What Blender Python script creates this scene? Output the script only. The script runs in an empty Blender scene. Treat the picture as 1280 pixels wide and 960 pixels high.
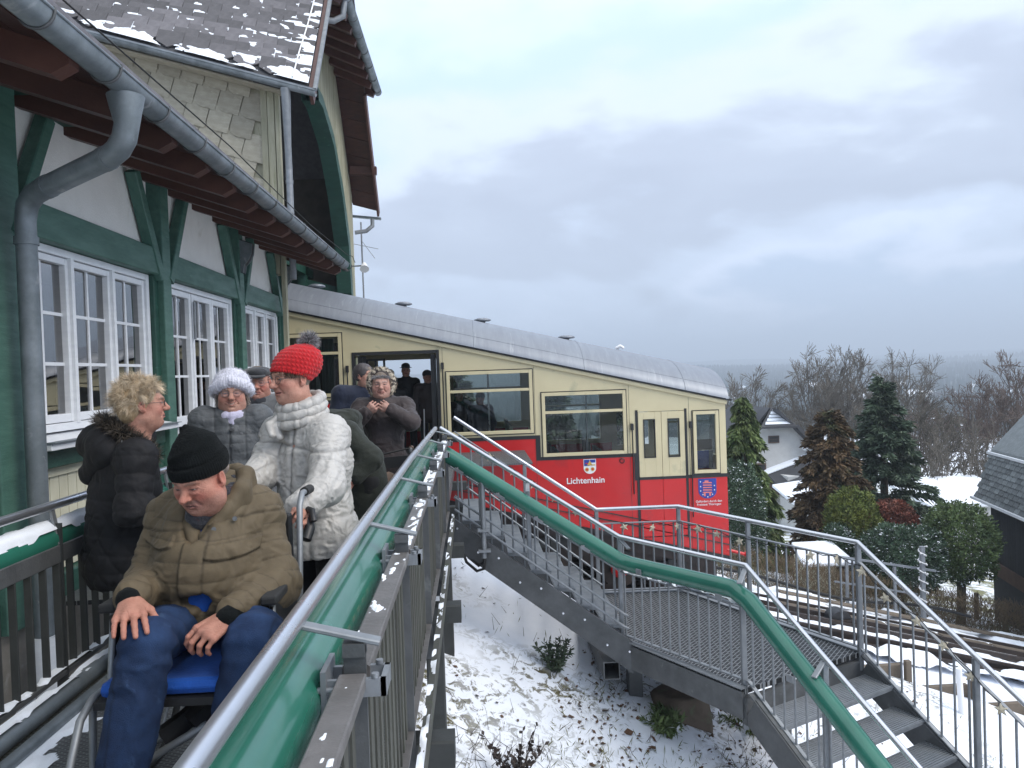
import bpy, bmesh, math, random
import numpy as np
from mathutils import Vector, Matrix
random.seed(7)
RNG = np.random.default_rng(7)
scene = bpy.context.scene
COL = scene.collection
rad = math.radians

# ---------------------------------------------------------------- camera
F, EYE = 960.0, 1.45
def _basis(yaw=2.95, pitch=1.0, roll=2.0):
    y, p, r = map(rad, (yaw, pitch, roll))
    f = Vector((math.sin(y)*math.cos(p), math.cos(y)*math.cos(p), -math.sin(p)))
    R0 = Vector((math.cos(y), -math.sin(y), 0)); U0 = R0.cross(f)
    return f, R0*math.cos(r) - U0*math.sin(r), U0*math.cos(r) + R0*math.sin(r)
CF, CR, CU = _basis()
cam = bpy.data.cameras.new('camera'); camo = bpy.data.objects.new('camera', cam)
COL.objects.link(camo); scene.camera = camo
cam.sensor_width = 36; cam.lens = 36*F/1280; cam.clip_start = 0.05; cam.clip_end = 9000
camo.matrix_world = Matrix(((CR.x, CU.x, -CF.x, 0), (CR.y, CU.y, -CF.y, 0), (CR.z, CU.z, -CF.z, EYE), (0, 0, 0, 1)))

# ---------------------------------------------------------------- sky
SUN_EL, SUN_AZ = rad(42), rad(118)
world = bpy.data.worlds.new('World'); scene.world = world; world.use_nodes = True
nt = world.node_tree; nt.nodes.clear(); N = nt.nodes.new; L = nt.links.new
out = N('ShaderNodeOutputWorld'); bg1 = N('ShaderNodeBackground'); bg2 = N('ShaderNodeBackground')
sky = N('ShaderNodeTexSky'); sky.sky_type = 'NISHITA'; sky.sun_disc = False
sky.sun_elevation = SUN_EL; sky.sun_rotation = SUN_AZ
L(sky.outputs[0], bg1.inputs[0]); bg1.inputs[1].default_value = 0.1
tc = N('ShaderNodeTexCoord'); sep = N('ShaderNodeSeparateXYZ'); L(tc.outputs['Generated'], sep.inputs[0])
mp = N('ShaderNodeMapping'); mp.inputs['Scale'].default_value = (1.0, 1.0, 2.6); mp.inputs['Location'].default_value = (0.35, 0.2, 0.1)
L(tc.outputs['Generated'], mp.inputs[0])
n1 = N('ShaderNodeTexNoise'); n1.inputs['Scale'].default_value = 2.2; n1.inputs['Detail'].default_value = 7; n1.inputs['Roughness'].default_value = 0.5
n1.inputs['Distortion'].default_value = 0.3
L(mp.outputs[0], n1.inputs['Vector'])
n2 = N('ShaderNodeTexNoise'); n2.inputs['Scale'].default_value = 5.5; n2.inputs['Detail'].default_value = 6; n2.inputs['Distortion'].default_value = 0.4
L(mp.outputs[0], n2.inputs['Vector'])
def mth(op, a, b, c=None):
    m = N('ShaderNodeMath'); m.operation = op
    for i, v in enumerate((a, b, c)):
        if v is None: continue
        if isinstance(v, (int, float)): m.inputs[i].default_value = v
        else: L(v, m.inputs[i])
    return m.outputs[0]
el = sep.outputs['Z']
w_ = mth('MULTIPLY_ADD', n1.outputs['Fac'], 0.60, mth('MULTIPLY_ADD', n2.outputs['Fac'], 0.20, -0.39))
fac = mth('ADD', el, w_)
fac = mth('MULTIPLY_ADD', sep.outputs['X'], -0.13, fac)
ramp = N('ShaderNodeValToRGB'); L(fac, ramp.inputs[0])
cr = ramp.color_ramp; cr.interpolation = 'EASE'
stops = [(0.0, (.36, .45, .60)), (.05, (.55, .62, .77)), (.085, (.45, .52, .65)), (.14, (.335, .375, .465)), (.21, (.37, .415, .51)), (.29, (.55, .62, .73)), (.38, (.46, .59, .84)), (.50, (.58, .68, .87)), (1.0, (.88, .94, 1.0))]
cr.elements[0].position, cr.elements[0].color = stops[0][0], (*stops[0][1], 1)
cr.elements[1].position, cr.elements[1].color = stops[-1][0], (*stops[-1][1], 1)
for p, c in stops[1:-1]:
    e = cr.elements.new(p); e.color = (*c, 1)
L(ramp.outputs[0], bg2.inputs[0]); bg2.inputs[1].default_value = 1.0
mx = N('ShaderNodeMixShader'); mx.inputs[0].default_value = 0.93
L(bg1.outputs[0], mx.inputs[1]); L(bg2.outputs[0], mx.inputs[2]); L(mx.outputs[0], out.inputs[0])
sl = bpy.data.lights.new('sun', 'SUN'); sl.energy = 1.5; sl.angle = rad(35); sl.color = (1, .93, .84)
so = bpy.data.objects.new('sun', sl); COL.objects.link(so)
d_ = Vector((math.sin(SUN_AZ)*math.cos(SUN_EL), math.cos(SUN_AZ)*math.cos(SUN_EL), math.sin(SUN_EL)))
so.rotation_euler = d_.to_track_quat('Z', 'Y').to_euler()
vs = scene.view_settings; vs.view_transform = 'Standard'; vs.look = 'None'; vs.gamma = 1; vs.exposure = 0.95; vs.use_curve_mapping = False
scene.cycles.max_bounces = 7; scene.cycles.transparent_max_bounces = 16; scene.cycles.volume_bounces = 0
scene.cycles.use_denoising = True

# ---------------------------------------------------------------- helpers
def tag(o, label=None, cat=None, group=None, kind=None):
    for k, v in (('label', label), ('category', cat), ('group', group), ('kind', kind)):
        if v: o[k] = v
    return o
def thing(name, loc, label, cat, group=None):
    o = bpy.data.objects.new(name, None); COL.objects.link(o); o.location = loc; o.empty_display_size = .1
    return tag(o, label, cat, group)
def offset(o):
    v = Vector(o.location)
    return v
def wloc(o):
    v = Vector((0, 0, 0))
    while o: v += Vector(o.location); o = o.parent
    return v
def link(name, me, m, parent=None, kind=None):
    o = bpy.data.objects.new(name, me); COL.objects.link(o)
    if m is not None:
        for mm in (m if isinstance(m, (list, tuple)) else [m]): me.materials.append(mm)
    if parent is not None:
        o.parent = parent
        root = parent
        while root.parent: root = root.parent
        if parent.type == 'EMPTY': o.matrix_parent_inverse = Matrix.Translation(-Vector(parent.location))
    if kind: o['kind'] = kind
    return o
def npmesh(name, V, Q, T=None, smooth=False, mi=None):
    """V (n,3); Q (k,4) quads; T (m,3) tris"""
    me = bpy.data.meshes.new(name)
    V = np.asarray(V, np.float32); nq = 0 if Q is None else len(Q); ntr = 0 if T is None else len(T)
    me.vertices.add(len(V)); me.vertices.foreach_set('co', V.ravel())
    idx = []
    if nq: idx.append(np.asarray(Q, np.int32).ravel())
    if ntr: idx.append(np.asarray(T, np.int32).ravel())
    idx = np.concatenate(idx) if idx else np.zeros(0, np.int32)
    me.loops.add(len(idx)); me.loops.foreach_set('vertex_index', idx)
    me.polygons.add(nq+ntr)
    st = np.concatenate([np.arange(nq)*4, nq*4+np.arange(ntr)*3]).astype(np.int32)
    me.polygons.foreach_set('loop_start', st)
    if smooth: me.polygons.foreach_set('use_smooth', np.ones(nq+ntr, bool))
    if mi is not None: me.polygons.foreach_set('material_index', np.asarray(mi, np.int32))
    me.update(calc_edges=True); me.validate()
    return me
def copy_tree(o, parent=None, delta=None):
    c = o.copy(); COL.objects.link(c)
    if parent is not None: c.parent = parent
    elif delta is not None: c.location = Vector(o.location)+Vector(delta)
    for ch in list(o.children): copy_tree(ch, c)
    return c
class MB:
    def __init__(s): s.v, s.f, s.sm, s.mi = [], [], [], []; s.cur = 0
    def add(s, vs, fs, sm=False):
        b = len(s.v); s.v += [tuple(v) for v in vs]; s.f += [tuple(b+i for i in f) for f in fs]; s.sm += [sm]*len(fs); s.mi += [s.cur]*len(fs); return s
    def hexa(s, c):  # 8 corners: bottom 4 ccw, top 4 ccw
        return s.add(c, [(3, 2, 1, 0), (4, 5, 6, 7), (0, 1, 5, 4), (1, 2, 6, 5), (2, 3, 7, 6), (3, 0, 4, 7)])
    def box(s, x0, x1, y0, y1, z0, z1):
        return s.hexa([(x0, y0, z0), (x1, y0, z0), (x1, y1, z0), (x0, y1, z0), (x0, y0, z1), (x1, y0, z1), (x1, y1, z1), (x0, y1, z1)])
    def beam(s, p0, p1, w, h, up=(0, 0, 1), ch=0.0):
        p0, p1 = Vector(p0), Vector(p1); d = (p1-p0).normalized(); up = Vector(up)
        r = d.cross(up)
        if r.length < 1e-4: r = d.cross(Vector((1, 0, 0)))
        r.normalize(); u = r.cross(d)
        if ch <= 0:
            pr = [(-w/2, -h/2), (w/2, -h/2), (w/2, h/2), (-w/2, h/2)]
        else:
            a, b, c = w/2, h/2, ch
            pr = [(-a+c, -b), (a-c, -b), (a, -b+c), (a, b-c), (a-c, b), (-a+c, b), (-a, b-c), (-a, -b+c)]
        n = len(pr)
        vs = [p0+r*x+u*y for x, y in pr]+[p1+r*x+u*y for x, y in pr]
        fs = [tuple(range(n)), tuple(range(2*n-1, n-1, -1))]+[(i, i+n, (i+1) % n+n, (i+1) % n) for i in range(n)]
        return s.add(vs, fs)
    def tube(s, pts, r, seg=10, cap=True, sm=True):
        pts = [Vector(p) for p in pts]; n = len(pts); rs = r if isinstance(r, (list, tuple)) else [r]*n
        ts = []
        for i in range(n):
            t = (pts[min(i+1, n-1)]-pts[max(i-1, 0)])
            ts.append(t.normalized() if t.length > 1e-9 else Vector((0, 0, 1)))
        a = ts[0].cross(Vector((0, 0, 1)))
        if a.length < 1e-3: a = ts[0].cross(Vector((0, 1, 0)))
        a.normalize(); vs = []
        for i in range(n):
            a = (a-ts[i]*a.dot(ts[i])); a.normalize(); b = ts[i].cross(a)
            k = 1.0
            if 0 < i < n-1:
                c = (pts[i]-pts[i-1]).normalized().dot((pts[i+1]-pts[i]).normalized()); k = 1/max(.5, math.sqrt((1+c)/2))
            for j in range(seg):
                an = 2*math.pi*j/seg; vs.append(pts[i]+(a*math.cos(an)+b*math.sin(an))*rs[i]*(1+(k-1)*.5))
        fs = [(i*seg+j, i*seg+(j+1) % seg, (i+1)*seg+(j+1) % seg, (i+1)*seg+j) for i in range(n-1) for j in range(seg)]
        s.add(vs, fs, sm)
        if cap:
            s.add(vs[:seg], [tuple(range(seg-1, -1, -1))]); s.add(vs[-seg:], [tuple(range(seg))])
        return s
    def prism(s, poly, vec):
        n = len(poly); a = [Vector(p) for p in poly]; b = [p+Vector(vec) for p in a]
        return s.add(a+b, [tuple(range(n-1, -1, -1)), tuple(range(n, 2*n))]+[(i, (i+1) % n, (i+1) % n+n, i+n) for i in range(n)])
    def sphere(s, c, r, seg=12, rings=8, sc=(1, 1, 1)):
        vs = []; c = Vector(c)
        for i in range(rings+1):
            ph = math.pi*i/rings
            for j in range(seg):
                th = 2*math.pi*j/seg
                vs.append(c+Vector((math.sin(ph)*math.cos(th)*r*sc[0], math.sin(ph)*math.sin(th)*r*sc[1], math.cos(ph)*r*sc[2])))
        fs = [(i*seg+j, (i+1)*seg+j, (i+1)*seg+(j+1) % seg, i*seg+(j+1) % seg) for i in range(rings) for j in range(seg)]
        return s.add(vs, fs, True)
    def lathe(s, c, prof, seg=16):
        c = Vector(c); vs = []
        for (r, z) in prof:
            for j in range(seg):
                t = 2*math.pi*j/seg; vs.append(c+Vector((r*math.cos(t), r*math.sin(t), z)))
        fs = [(i*seg+j, i*seg+(j+1) % seg, (i+1)*seg+(j+1) % seg, (i+1)*seg+j) for i in range(len(prof)-1) for j in range(seg)]
        return s.add(vs, fs, True)
    def mesh(s, name):
        me = bpy.data.meshes.new(name); me.from_pydata(s.v, [], s.f)
        me.polygons.foreach_set('use_smooth', s.sm); me.polygons.foreach_set('material_index', s.mi); me.update(); return me
    def build(s, name, m, parent=None, kind=None, bevel=0):
        me = s.mesh(name)
        bm = bmesh.new(); bm.from_mesh(me); bmesh.ops.recalc_face_normals(bm, faces=bm.faces); bm.to_mesh(me); bm.free()
        o = link(name, me, m, parent, kind)
        if bevel:
            b = o.modifiers.new('b', 'BEVEL'); b.width = bevel; b.segments = 2; b.limit_method = 'ANGLE'
        return o
def box(name, m, parent, *a, bevel=0, kind=None): return MB().box(*a).build(name, m, parent, kind, bevel)
def beam(name, m, parent, p0, p1, w, h, up=(0, 0, 1), ch=.006): return MB().beam(p0, p1, w, h, up, ch).build(name, m, parent)
def tube(name, m, parent, pts, r, seg=12): return MB().tube(pts, r, seg).build(name, m, parent)

def _hash(ix, iy, iz, seed):
    h = (ix.astype(np.int64)*73856093) ^ (iy.astype(np.int64)*19349663) ^ (iz.astype(np.int64)*83492791) ^ (seed*2654435761 & 0xffffffff)
    h = (h ^ (h >> 13))*1274126177 & 0xffffffff
    h = (h ^ (h >> 16))*2246822519 & 0xffffffff
    return ((h >> 8) & 0xffff).astype(np.float32)/65535.0
def vn(P, seed=0, octv=1, rough=.5):
    """value noise in 0..1, P (n,3)"""
    P = np.asarray(P, np.float32); tot = 0; amp = 1; s = 0
    for o in range(octv):
        p = P*(2**o)+o*17.3; i = np.floor(p); f = p-i; f = f*f*(3-2*f); ix, iy, iz = i.T.astype(np.int64)
        fx, fy, fz = f.T
        def c(a, b, d): return _hash(ix+a, iy+b, iz+d, seed+o)
        x00 = c(0, 0, 0)*(1-fx)+c(1, 0, 0)*fx; x10 = c(0, 1, 0)*(1-fx)+c(1, 1, 0)*fx
        x01 = c(0, 0, 1)*(1-fx)+c(1, 0, 1)*fx; x11 = c(0, 1, 1)*(1-fx)+c(1, 1, 1)*fx
        tot = tot+amp*((x00*(1-fy)+x10*fy)*(1-fz)+(x01*(1-fy)+x11*fy)*fz); s += amp; amp *= rough
    return tot/s
def snow_on(name, parent, surf, nu, nv, thr=.45, scale=(6, 6), thick=.02, seed=1, k=8, edge=None, mat_=None):
    """thin snow lying on a surface: surf(u,v arrays in 0..1) -> points (n,3), normal (3)"""
    u, v = np.meshgrid(np.linspace(0, 1, nu), np.linspace(0, 1, nv), indexing='ij'); u = u.ravel(); v = v.ravel()
    P, nrm = surf(u, v)
    q = vn(np.stack([u*scale[0], v*scale[1], u*0], 1), seed, 3, .55)
    if edge is not None: q = q+edge(u, v)
    h = np.clip((q-thr)*k, 0, 1)
    V = P+np.asarray(nrm)*(h*thick-(h <= 0)*.002)[:, None]
    H = h.reshape(nu, nv) > 0
    cell = H[:-1, :-1] | H[1:, :-1] | H[1:, 1:] | H[:-1, 1:]
    i, j = np.nonzero(cell); a = i*nv+j
    Q = np.stack([a, a+nv, a+nv+1, a+1], 1)
    used, inv = np.unique(Q, return_inverse=True)
    me = npmesh(name, V[used], inv.reshape(-1, 4), smooth=True)
    bm = bmesh.new(); bm.from_mesh(me); bmesh.ops.recalc_face_normals(bm, faces=bm.faces); bm.to_mesh(me); bm.free()
    return link(name, me, mat_ or M['snow'], parent, 'stuff')

def setcol(me, col):
    a = me.color_attributes.new('col', 'FLOAT_COLOR', 'POINT'); c = np.ones((len(me.vertices), 4), np.float32); c[:, :3] = col; a.data.foreach_set('color', c.ravel())
# ---------------------------------------------------------------- materials
M = {}
def mat(key, c1, c2=None, scale=6, rough=.6, metal=0., bump=.15, bscale=60, stretch=(1, 1, 1), rnd=0., spec=.5, c3=None, s3=2.0, t3=.55, snow=0., coat=0., sheen=0., detail=5, contrast=(.35, .65), rough2=None, attr=False, trans=0, emit=None):
    m = bpy.data.materials.new(key); m.use_nodes = True; t = m.node_tree; n = t.nodes; l = t.links
    b = n['Principled BSDF']; b.inputs['Roughness'].default_value = rough; b.inputs['Metallic'].default_value = metal
    b.inputs['Specular IOR Level'].default_value = spec; b.inputs['Coat Weight'].default_value = coat; b.inputs['Coat Roughness'].default_value = .08
    b.inputs['Sheen Weight'].default_value = sheen
    tc = n.new('ShaderNodeTexCoord'); mp = n.new('ShaderNodeMapping'); mp.inputs['Scale'].default_value = stretch
    l.new(tc.outputs['Object'], mp.inputs[0])
    def noise(sc, det=detail, dist=0.):
        x = n.new('ShaderNodeTexNoise'); x.inputs['Scale'].default_value = sc; x.inputs['Detail'].default_value = det; x.inputs['Distortion'].default_value = dist; x.inputs['Roughness'].default_value = .6
        l.new(mp.outputs[0], x.inputs['Vector']); return x
    def rr(src, a, bb):
        x = n.new('ShaderNodeMapRange'); x.inputs[1].default_value = a; x.inputs[2].default_value = bb; l.new(src, x.inputs[0]); return x.outputs[0]
    def mix(f, a, bb, mode='MIX'):
        x = n.new('ShaderNodeMix'); x.data_type = 'RGBA'; x.blend_type = mode
        for s_, v in ((x.inputs[0], f), (x.inputs[6], a), (x.inputs[7], bb)):
            if isinstance(v, (int, float)): s_.default_value = v
            elif isinstance(v, tuple): s_.default_value = (*v, 1)
            else: l.new(v, s_)
        return x.outputs[2]
    c2 = c2 or tuple(x*.82 for x in c1)
    n1 = noise(scale); colr = mix(rr(n1.outputs['Fac'], *contrast), c1, c2)
    if attr:
        at = n.new('ShaderNodeAttribute'); at.attribute_name = 'col'; colr = mix(1.0, at.outputs['Color'], colr, 'MULTIPLY')
    if c3:
        n3 = noise(s3, 6, .5); colr = mix(rr(n3.outputs['Fac'], t3, t3+.08), colr, c3)
    if rnd:
        oi = n.new('ShaderNodeObjectInfo'); h = n.new('ShaderNodeHueSaturation'); l.new(rr(oi.outputs['Random'], 0, 1), h.inputs['Value'])
        h.inputs['Value'].default_value = 1
        x = n.new('ShaderNodeMapRange'); x.inputs[3].default_value = 1-rnd; x.inputs[4].default_value = 1+rnd; l.new(oi.outputs['Random'], x.inputs[0]); l.new(x.outputs[0], h.inputs['Value'])
        l.new(colr, h.inputs['Color']); colr = h.outputs[0]
    if snow:
        g = n.new('ShaderNodeNewGeometry'); sp = n.new('ShaderNodeSeparateXYZ'); l.new(g.outputs['Normal'], sp.inputs[0])
        ns = noise(5, 6); ad = n.new('ShaderNodeMath'); ad.operation = 'MULTIPLY_ADD'; l.new(sp.outputs['Z'], ad.inputs[0]); ad.inputs[1].default_value = .5; l.new(ns.outputs['Fac'], ad.inputs[2])
        colr = mix(rr(ad.outputs[0], 1.12-snow, 1.2-snow), colr, (.78, .82, .88))
    l.new(colr, b.inputs['Base Color'])
    if rough2 is not None:
        l.new(rr(n1.outputs['Fac'], .3, .7), (x := n.new('ShaderNodeMapRange')).inputs[0]); x.inputs[3].default_value = rough; x.inputs[4].default_value = rough2; l.new(x.outputs[0], b.inputs['Roughness'])
    if bump:
        nb = noise(bscale, 4); bp = n.new('ShaderNodeBump'); bp.inputs['Strength'].default_value = bump; bp.inputs['Distance'].default_value = .01
        l.new(nb.outputs['Fac'], bp.inputs['Height']); l.new(bp.outputs[0], b.inputs['Normal'])
    M[key] = m; return m
mat('snow', (.80, .83, .88), (.74, .78, .84), 4, .75, bump=.35, bscale=45)
mat('green_paint', (.016, .072, .050), (.012, .052, .038), 3, .42, bump=.35, bscale=22, stretch=(1, 1, 3), c3=(.05, .16, .12), s3=7, t3=.66, rough2=.6)
mat('green_paint_beam', (.065, .155, .120), (.045, .115, .090), 5, .45, bump=.4, bscale=16, stretch=(3, .6, 3), rough2=.6, c3=(.11, .23, .18), s3=9, t3=.68)
mat('green_pipe', (.026, .150, .105), (.020, .120, .085), 2.5, .24, bump=.05, bscale=9, coat=.3, c3=(.012, .08, .05), s3=13, t3=.66)
mat('plaster', (.82, .81, .78), (.77, .76, .73), 5, .9, bump=.5, bscale=90, c3=(.66, .64, .59), s3=2.2, t3=.64)
mat('white_paint', (.76, .78, .80), (.68, .70, .73), 6, .4, bump=.1, bscale=30, stretch=(1, 1, 4))
mat('cream_board', (.56, .54, .42), (.50, .48, .36), 4, .6, bump=.3, bscale=20, stretch=(3, 3, .6), rnd=.06)
mat('cream_weathered', (.36, .34, .25), (.26, .25, .17), 4, .8, bump=.4, bscale=20, stretch=(3, 3, .5), rnd=.1, c3=(.13, .15, .06), s3=3, t3=.6)
mat('shingle_cream', (.38, .35, .275), (.29, .265, .205), 7, .88, bump=.5, bscale=35, stretch=(1, 1, 3), rnd=.16, c3=(.38, .36, .28), s3=9, t3=.6)
mat('slate', (.115, .108, .115), (.080, .075, .082), 9, .6, bump=.5, bscale=50, rnd=.45)
mat('brown_wood', (.055, .017, .011), (.034, .010, .007), 4, .55, bump=.4, bscale=18, stretch=(1, 4, 4), rnd=.15, c3=(.07, .08, .02), s3=1.6, t3=.70)
mat('brown_rafter', (.085, .034, .024), (.060, .022, .016), 4, .55, bump=.4, bscale=18, rnd=.2)
mat('zinc', (.24, .27, .29), (.15, .175, .19), 5, .42, .55, bump=.25, bscale=14, c3=(.32, .34, .35), s3=6, t3=.62, rough2=.6)
mat('galv', (.27, .285, .30), (.21, .225, .24), 9, .48, .55, bump=.06, bscale=30, rough2=.6)
mat('galv_dark', (.125, .13, .135), (.085, .09, .092), 6, .55, .35, bump=.3, bscale=30, c3=(.17, .18, .18), s3=5, t3=.62)
mat('stainless', (.62, .63, .66), (.56, .57, .60), 5, .25, .9, bump=.02, bscale=60, rough2=.33)
mat('flat_bar', (.16, .15, .145), (.11, .105, .10), 8, .5, .3, bump=.3, bscale=30, c3=(.24, .23, .22), s3=10, t3=.62)
mat('fence_slat', (.078, .078, .066), (.050, .052, .040), 5, .6, .1, bump=.4, bscale=25, stretch=(1, 1, .3), rnd=.25, c3=(.06, .075, .035), s3=4, t3=.6)
mat('dark_steel', (.05, .053, .052), (.035, .038, .036), 6, .6, .3, bump=.3, bscale=20)
mat('car_cream', (.61, .535, .33), (.565, .49, .30), 2, .34, bump=.06, bscale=4, coat=.2, c3=(.47, .43, .27), s3=1.6, t3=.60, rough2=.45)
mat('car_red', (.54, .006, .006), (.49, .005, .005), 2, .32, bump=.08, bscale=3, coat=.25, c3=(.36, .014, .014), s3=1.4, t3=.60, rough2=.45)
mat('car_roof', (.26, .28, .31), (.225, .24, .27), 2, .45, .40, bump=.06, bscale=14, stretch=(6, .6, 1), c3=(.30, .32, .35), s3=3, t3=.6)
mat('black', (.012, .012, .013), (.02, .02, .021), 5, .45, bump=.1)
mat('rubber', (.02, .02, .02), None, 5, .8, bump=.1)
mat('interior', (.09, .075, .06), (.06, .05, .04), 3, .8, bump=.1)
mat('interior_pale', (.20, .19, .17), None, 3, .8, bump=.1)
mat('curtain', (.22, .23, .23), (.15, .16, .16), 3, .9, bump=.2, stretch=(1, 12, 1))
mat('concrete', (.27, .25, .22), (.20, .185, .16), 6, .9, bump=.6, bscale=30, c3=(.33, .32, .29), s3=4, t3=.6)
mat('brown_stone', (.16, .125, .095), (.11, .085, .065), 5, .9, bump=.7, bscale=16, c3=(.12, .13, .08), s3=5, t3=.6)
mat('rail_steel', (.030, .024, .022), (.05, .035, .028), 8, .55, .3, bump=.3, bscale=30)
mat('old_wood', (.15, .12, .09), (.10, .08, .06), 5, .85, bump=.5, bscale=25, rnd=.2, snow=0)
mat('star_wood', (.56, .50, .38), (.46, .40, .29), 8, .6, bump=.2, bscale=30)
mat('white_plain', (.8, .8, .8), (.76, .76, .77), 3, .5, bump=.02)
mat('blue_plain', (.02, .05, .30), (.015, .04, .24), 5, .5, bump=.05)
mat('gold', (.65, .42, .08), None, 5, .5, bump=.05)
mat('pink', (.75, .20, .18), None, 5, .5, bump=.05)
mat('wall_white', (.52, .52, .51), (.45, .45, .44), 2, .9, bump=.3, bscale=30)
mat('roof_dark', (.05, .05, .055), (.035, .035, .04), 3, .7, bump=.3, bscale=20)
mat('blackwall', (.026, .028, .032), (.018, .019, .022), 6, .75, bump=.5, bscale=30, rnd=.2)
mat('slate_tile', (.15, .165, .165), (.11, .122, .122), 7, .6, bump=.5, bscale=40, rnd=.40, c3=(.13, .15, .12), s3=2, t3=.62)
mat('brown_paint', (.10, .06, .04), (.07, .04, .03), 4, .7, bump=.3)
mat('foliage_spruce', attr=True, c1=(.034, .056, .034), c2=(.062, .088, .052), scale=2.2, rough=.7, bump=0, snow=.0, contrast=(.4, .6))
mat('foliage_thuja', attr=True, c1=(.048, .080, .020), c2=(.088, .112, .034), scale=2.0, rough=.7, bump=0, c3=(.14, .12, .05), s3=1.6, t3=.66)
mat('foliage_brown', attr=True, c1=(.060, .040, .018), c2=(.10, .060, .028), scale=2.2, rough=.7, bump=0, c3=(.05, .06, .022), s3=1.0, t3=.56)
mat('foliage_yew', attr=True, c1=(.034, .066, .036), c2=(.060, .098, .054), scale=4, rough=.65, bump=0, snow=.22)
mat('foliage_yellow', attr=True, c1=(.13, .15, .025), c2=(.08, .11, .022), scale=2.5, rough=.7, bump=0)
mat('foliage_green', attr=True, c1=(.105, .145, .045), c2=(.060, .10, .038), scale=3, rough=.7, bump=0, snow=.12)
mat('foliage_red', attr=True, c1=(.20, .055, .035), c2=(.13, .05, .03), scale=4, rough=.7, bump=0)
mat('hedge_twig', (.14, .105, .065), (.19, .14, .085), 3, .85, bump=0, c3=(.10, .12, .04), s3=.8, t3=.55)
mat('bark', (.11, .095, .075), (.075, .065, .05), 6, .9, bump=.3, bscale=20)
mat('bark_pale', (.16, .14, .115), (.12, .105, .085), 6, .9, bump=.2, bscale=20)
mat('twig_red', (.15, .105, .085), (.11, .085, .07), 3, .9, bump=0)
mat('leaf_litter', (.13, .065, .035), (.05, .038, .028), .9, .75, bump=0, c3=(.22, .10, .05), s3=2.5, t3=.62)
mat('dry_stem', (.035, .026, .024), (.06, .045, .035), 3, .85, bump=0)
mat('grass', (.10, .12, .035), (.16, .14, .06), 1.5, .8, bump=0)
mat('far_forest', (.030, .048, .055), (.045, .055, .06), .02, .9, bump=0)
def glass(key, tint=(1, 1, 1), refl=1.0, dark=(.02, .022, .024), mixd=0.0, ior=1.75):
    m = bpy.data.materials.new(key); m.use_nodes = True; t = m.node_tree; n = t.nodes; l = t.links; n.clear()
    o = n.new('ShaderNodeOutputMaterial'); tr = n.new('ShaderNodeBsdfTransparent'); tr.inputs[0].default_value = (*tint, 1)
    gl = n.new('ShaderNodeBsdfGlossy'); gl.inputs['Roughness'].default_value = .012
    fr = n.new('ShaderNodeFresnel'); fr.inputs[0].default_value = ior
    tc = n.new('ShaderNodeTexCoord'); nz = n.new('ShaderNodeTexNoise'); nz.inputs['Scale'].default_value = 1.3; l.new(tc.outputs['Object'], nz.inputs[0])
    bp = n.new('ShaderNodeBump'); bp.inputs['Strength'].default_value = .25; bp.inputs['Distance'].default_value = .01; l.new(nz.outputs['Fac'], bp.inputs['Height']); l.new(bp.outputs[0], gl.inputs['Normal'])
    mx = n.new('ShaderNodeMixShader'); l.new(fr.outputs[0], mx.inputs[0]); l.new(tr.outputs[0], mx.inputs[1]); l.new(gl.outputs[0], mx.inputs[2]); l.new(mx.outputs[0], o.inputs[0])
    M[key] = m; return m
glass('window_glass', (.30, .34, .36), ior=4.2)
glass('car_glass', (.55, .60, .58), ior=1.6)
def grating(key, base, hole, scale, squash, rot=0.):
    m = mat(key, base, None, 12, .5, .4, bump=0); t = m.node_tree; n = t.nodes; l = t.links; b = n['Principled BSDF']
    tc = n.new('ShaderNodeTexCoord'); mp = n.new('ShaderNodeMapping'); mp.inputs['Scale'].default_value = (1, 1, 1); mp.inputs['Rotation'].default_value = (0, 0, rot); l.new(tc.outputs['Object'], mp.inputs[0])
    br = n.new('ShaderNodeTexBrick'); l.new(mp.outputs[0], br.inputs[0]); br.inputs['Scale'].default_value = 1; br.inputs['Brick Width'].default_value = scale; br.inputs['Row Height'].default_value = squash
    br.inputs['Mortar Size'].default_value = .0042; br.inputs['Mortar Smooth'].default_value = .3; br.offset = .5
    mx = n.new('ShaderNodeMix'); mx.data_type = 'RGBA'; l.new(br.outputs['Fac'], mx.inputs[0]); mx.inputs[6].default_value = (*hole, 1)
    src = b.inputs['Base Color'].links[0].from_socket; l.new(src, mx.inputs[7]); l.new(mx.outputs[2], b.inputs['Base Color'])
    bp = n.new('ShaderNodeBump'); bp.inputs['Distance'].default_value = .01; bp.inputs['Strength'].default_value = 1; l.new(br.outputs['Fac'], bp.inputs['Height']); l.new(bp.outputs[0], b.inputs['Normal'])
    return m
grating('deck_grating', (.20, .21, .215), (.012, .013, .014), .036, .0125)
grating('landing_grating', (.30, .31, .315), (.012, .013, .014), .09, .034, rad(-50))
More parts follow.
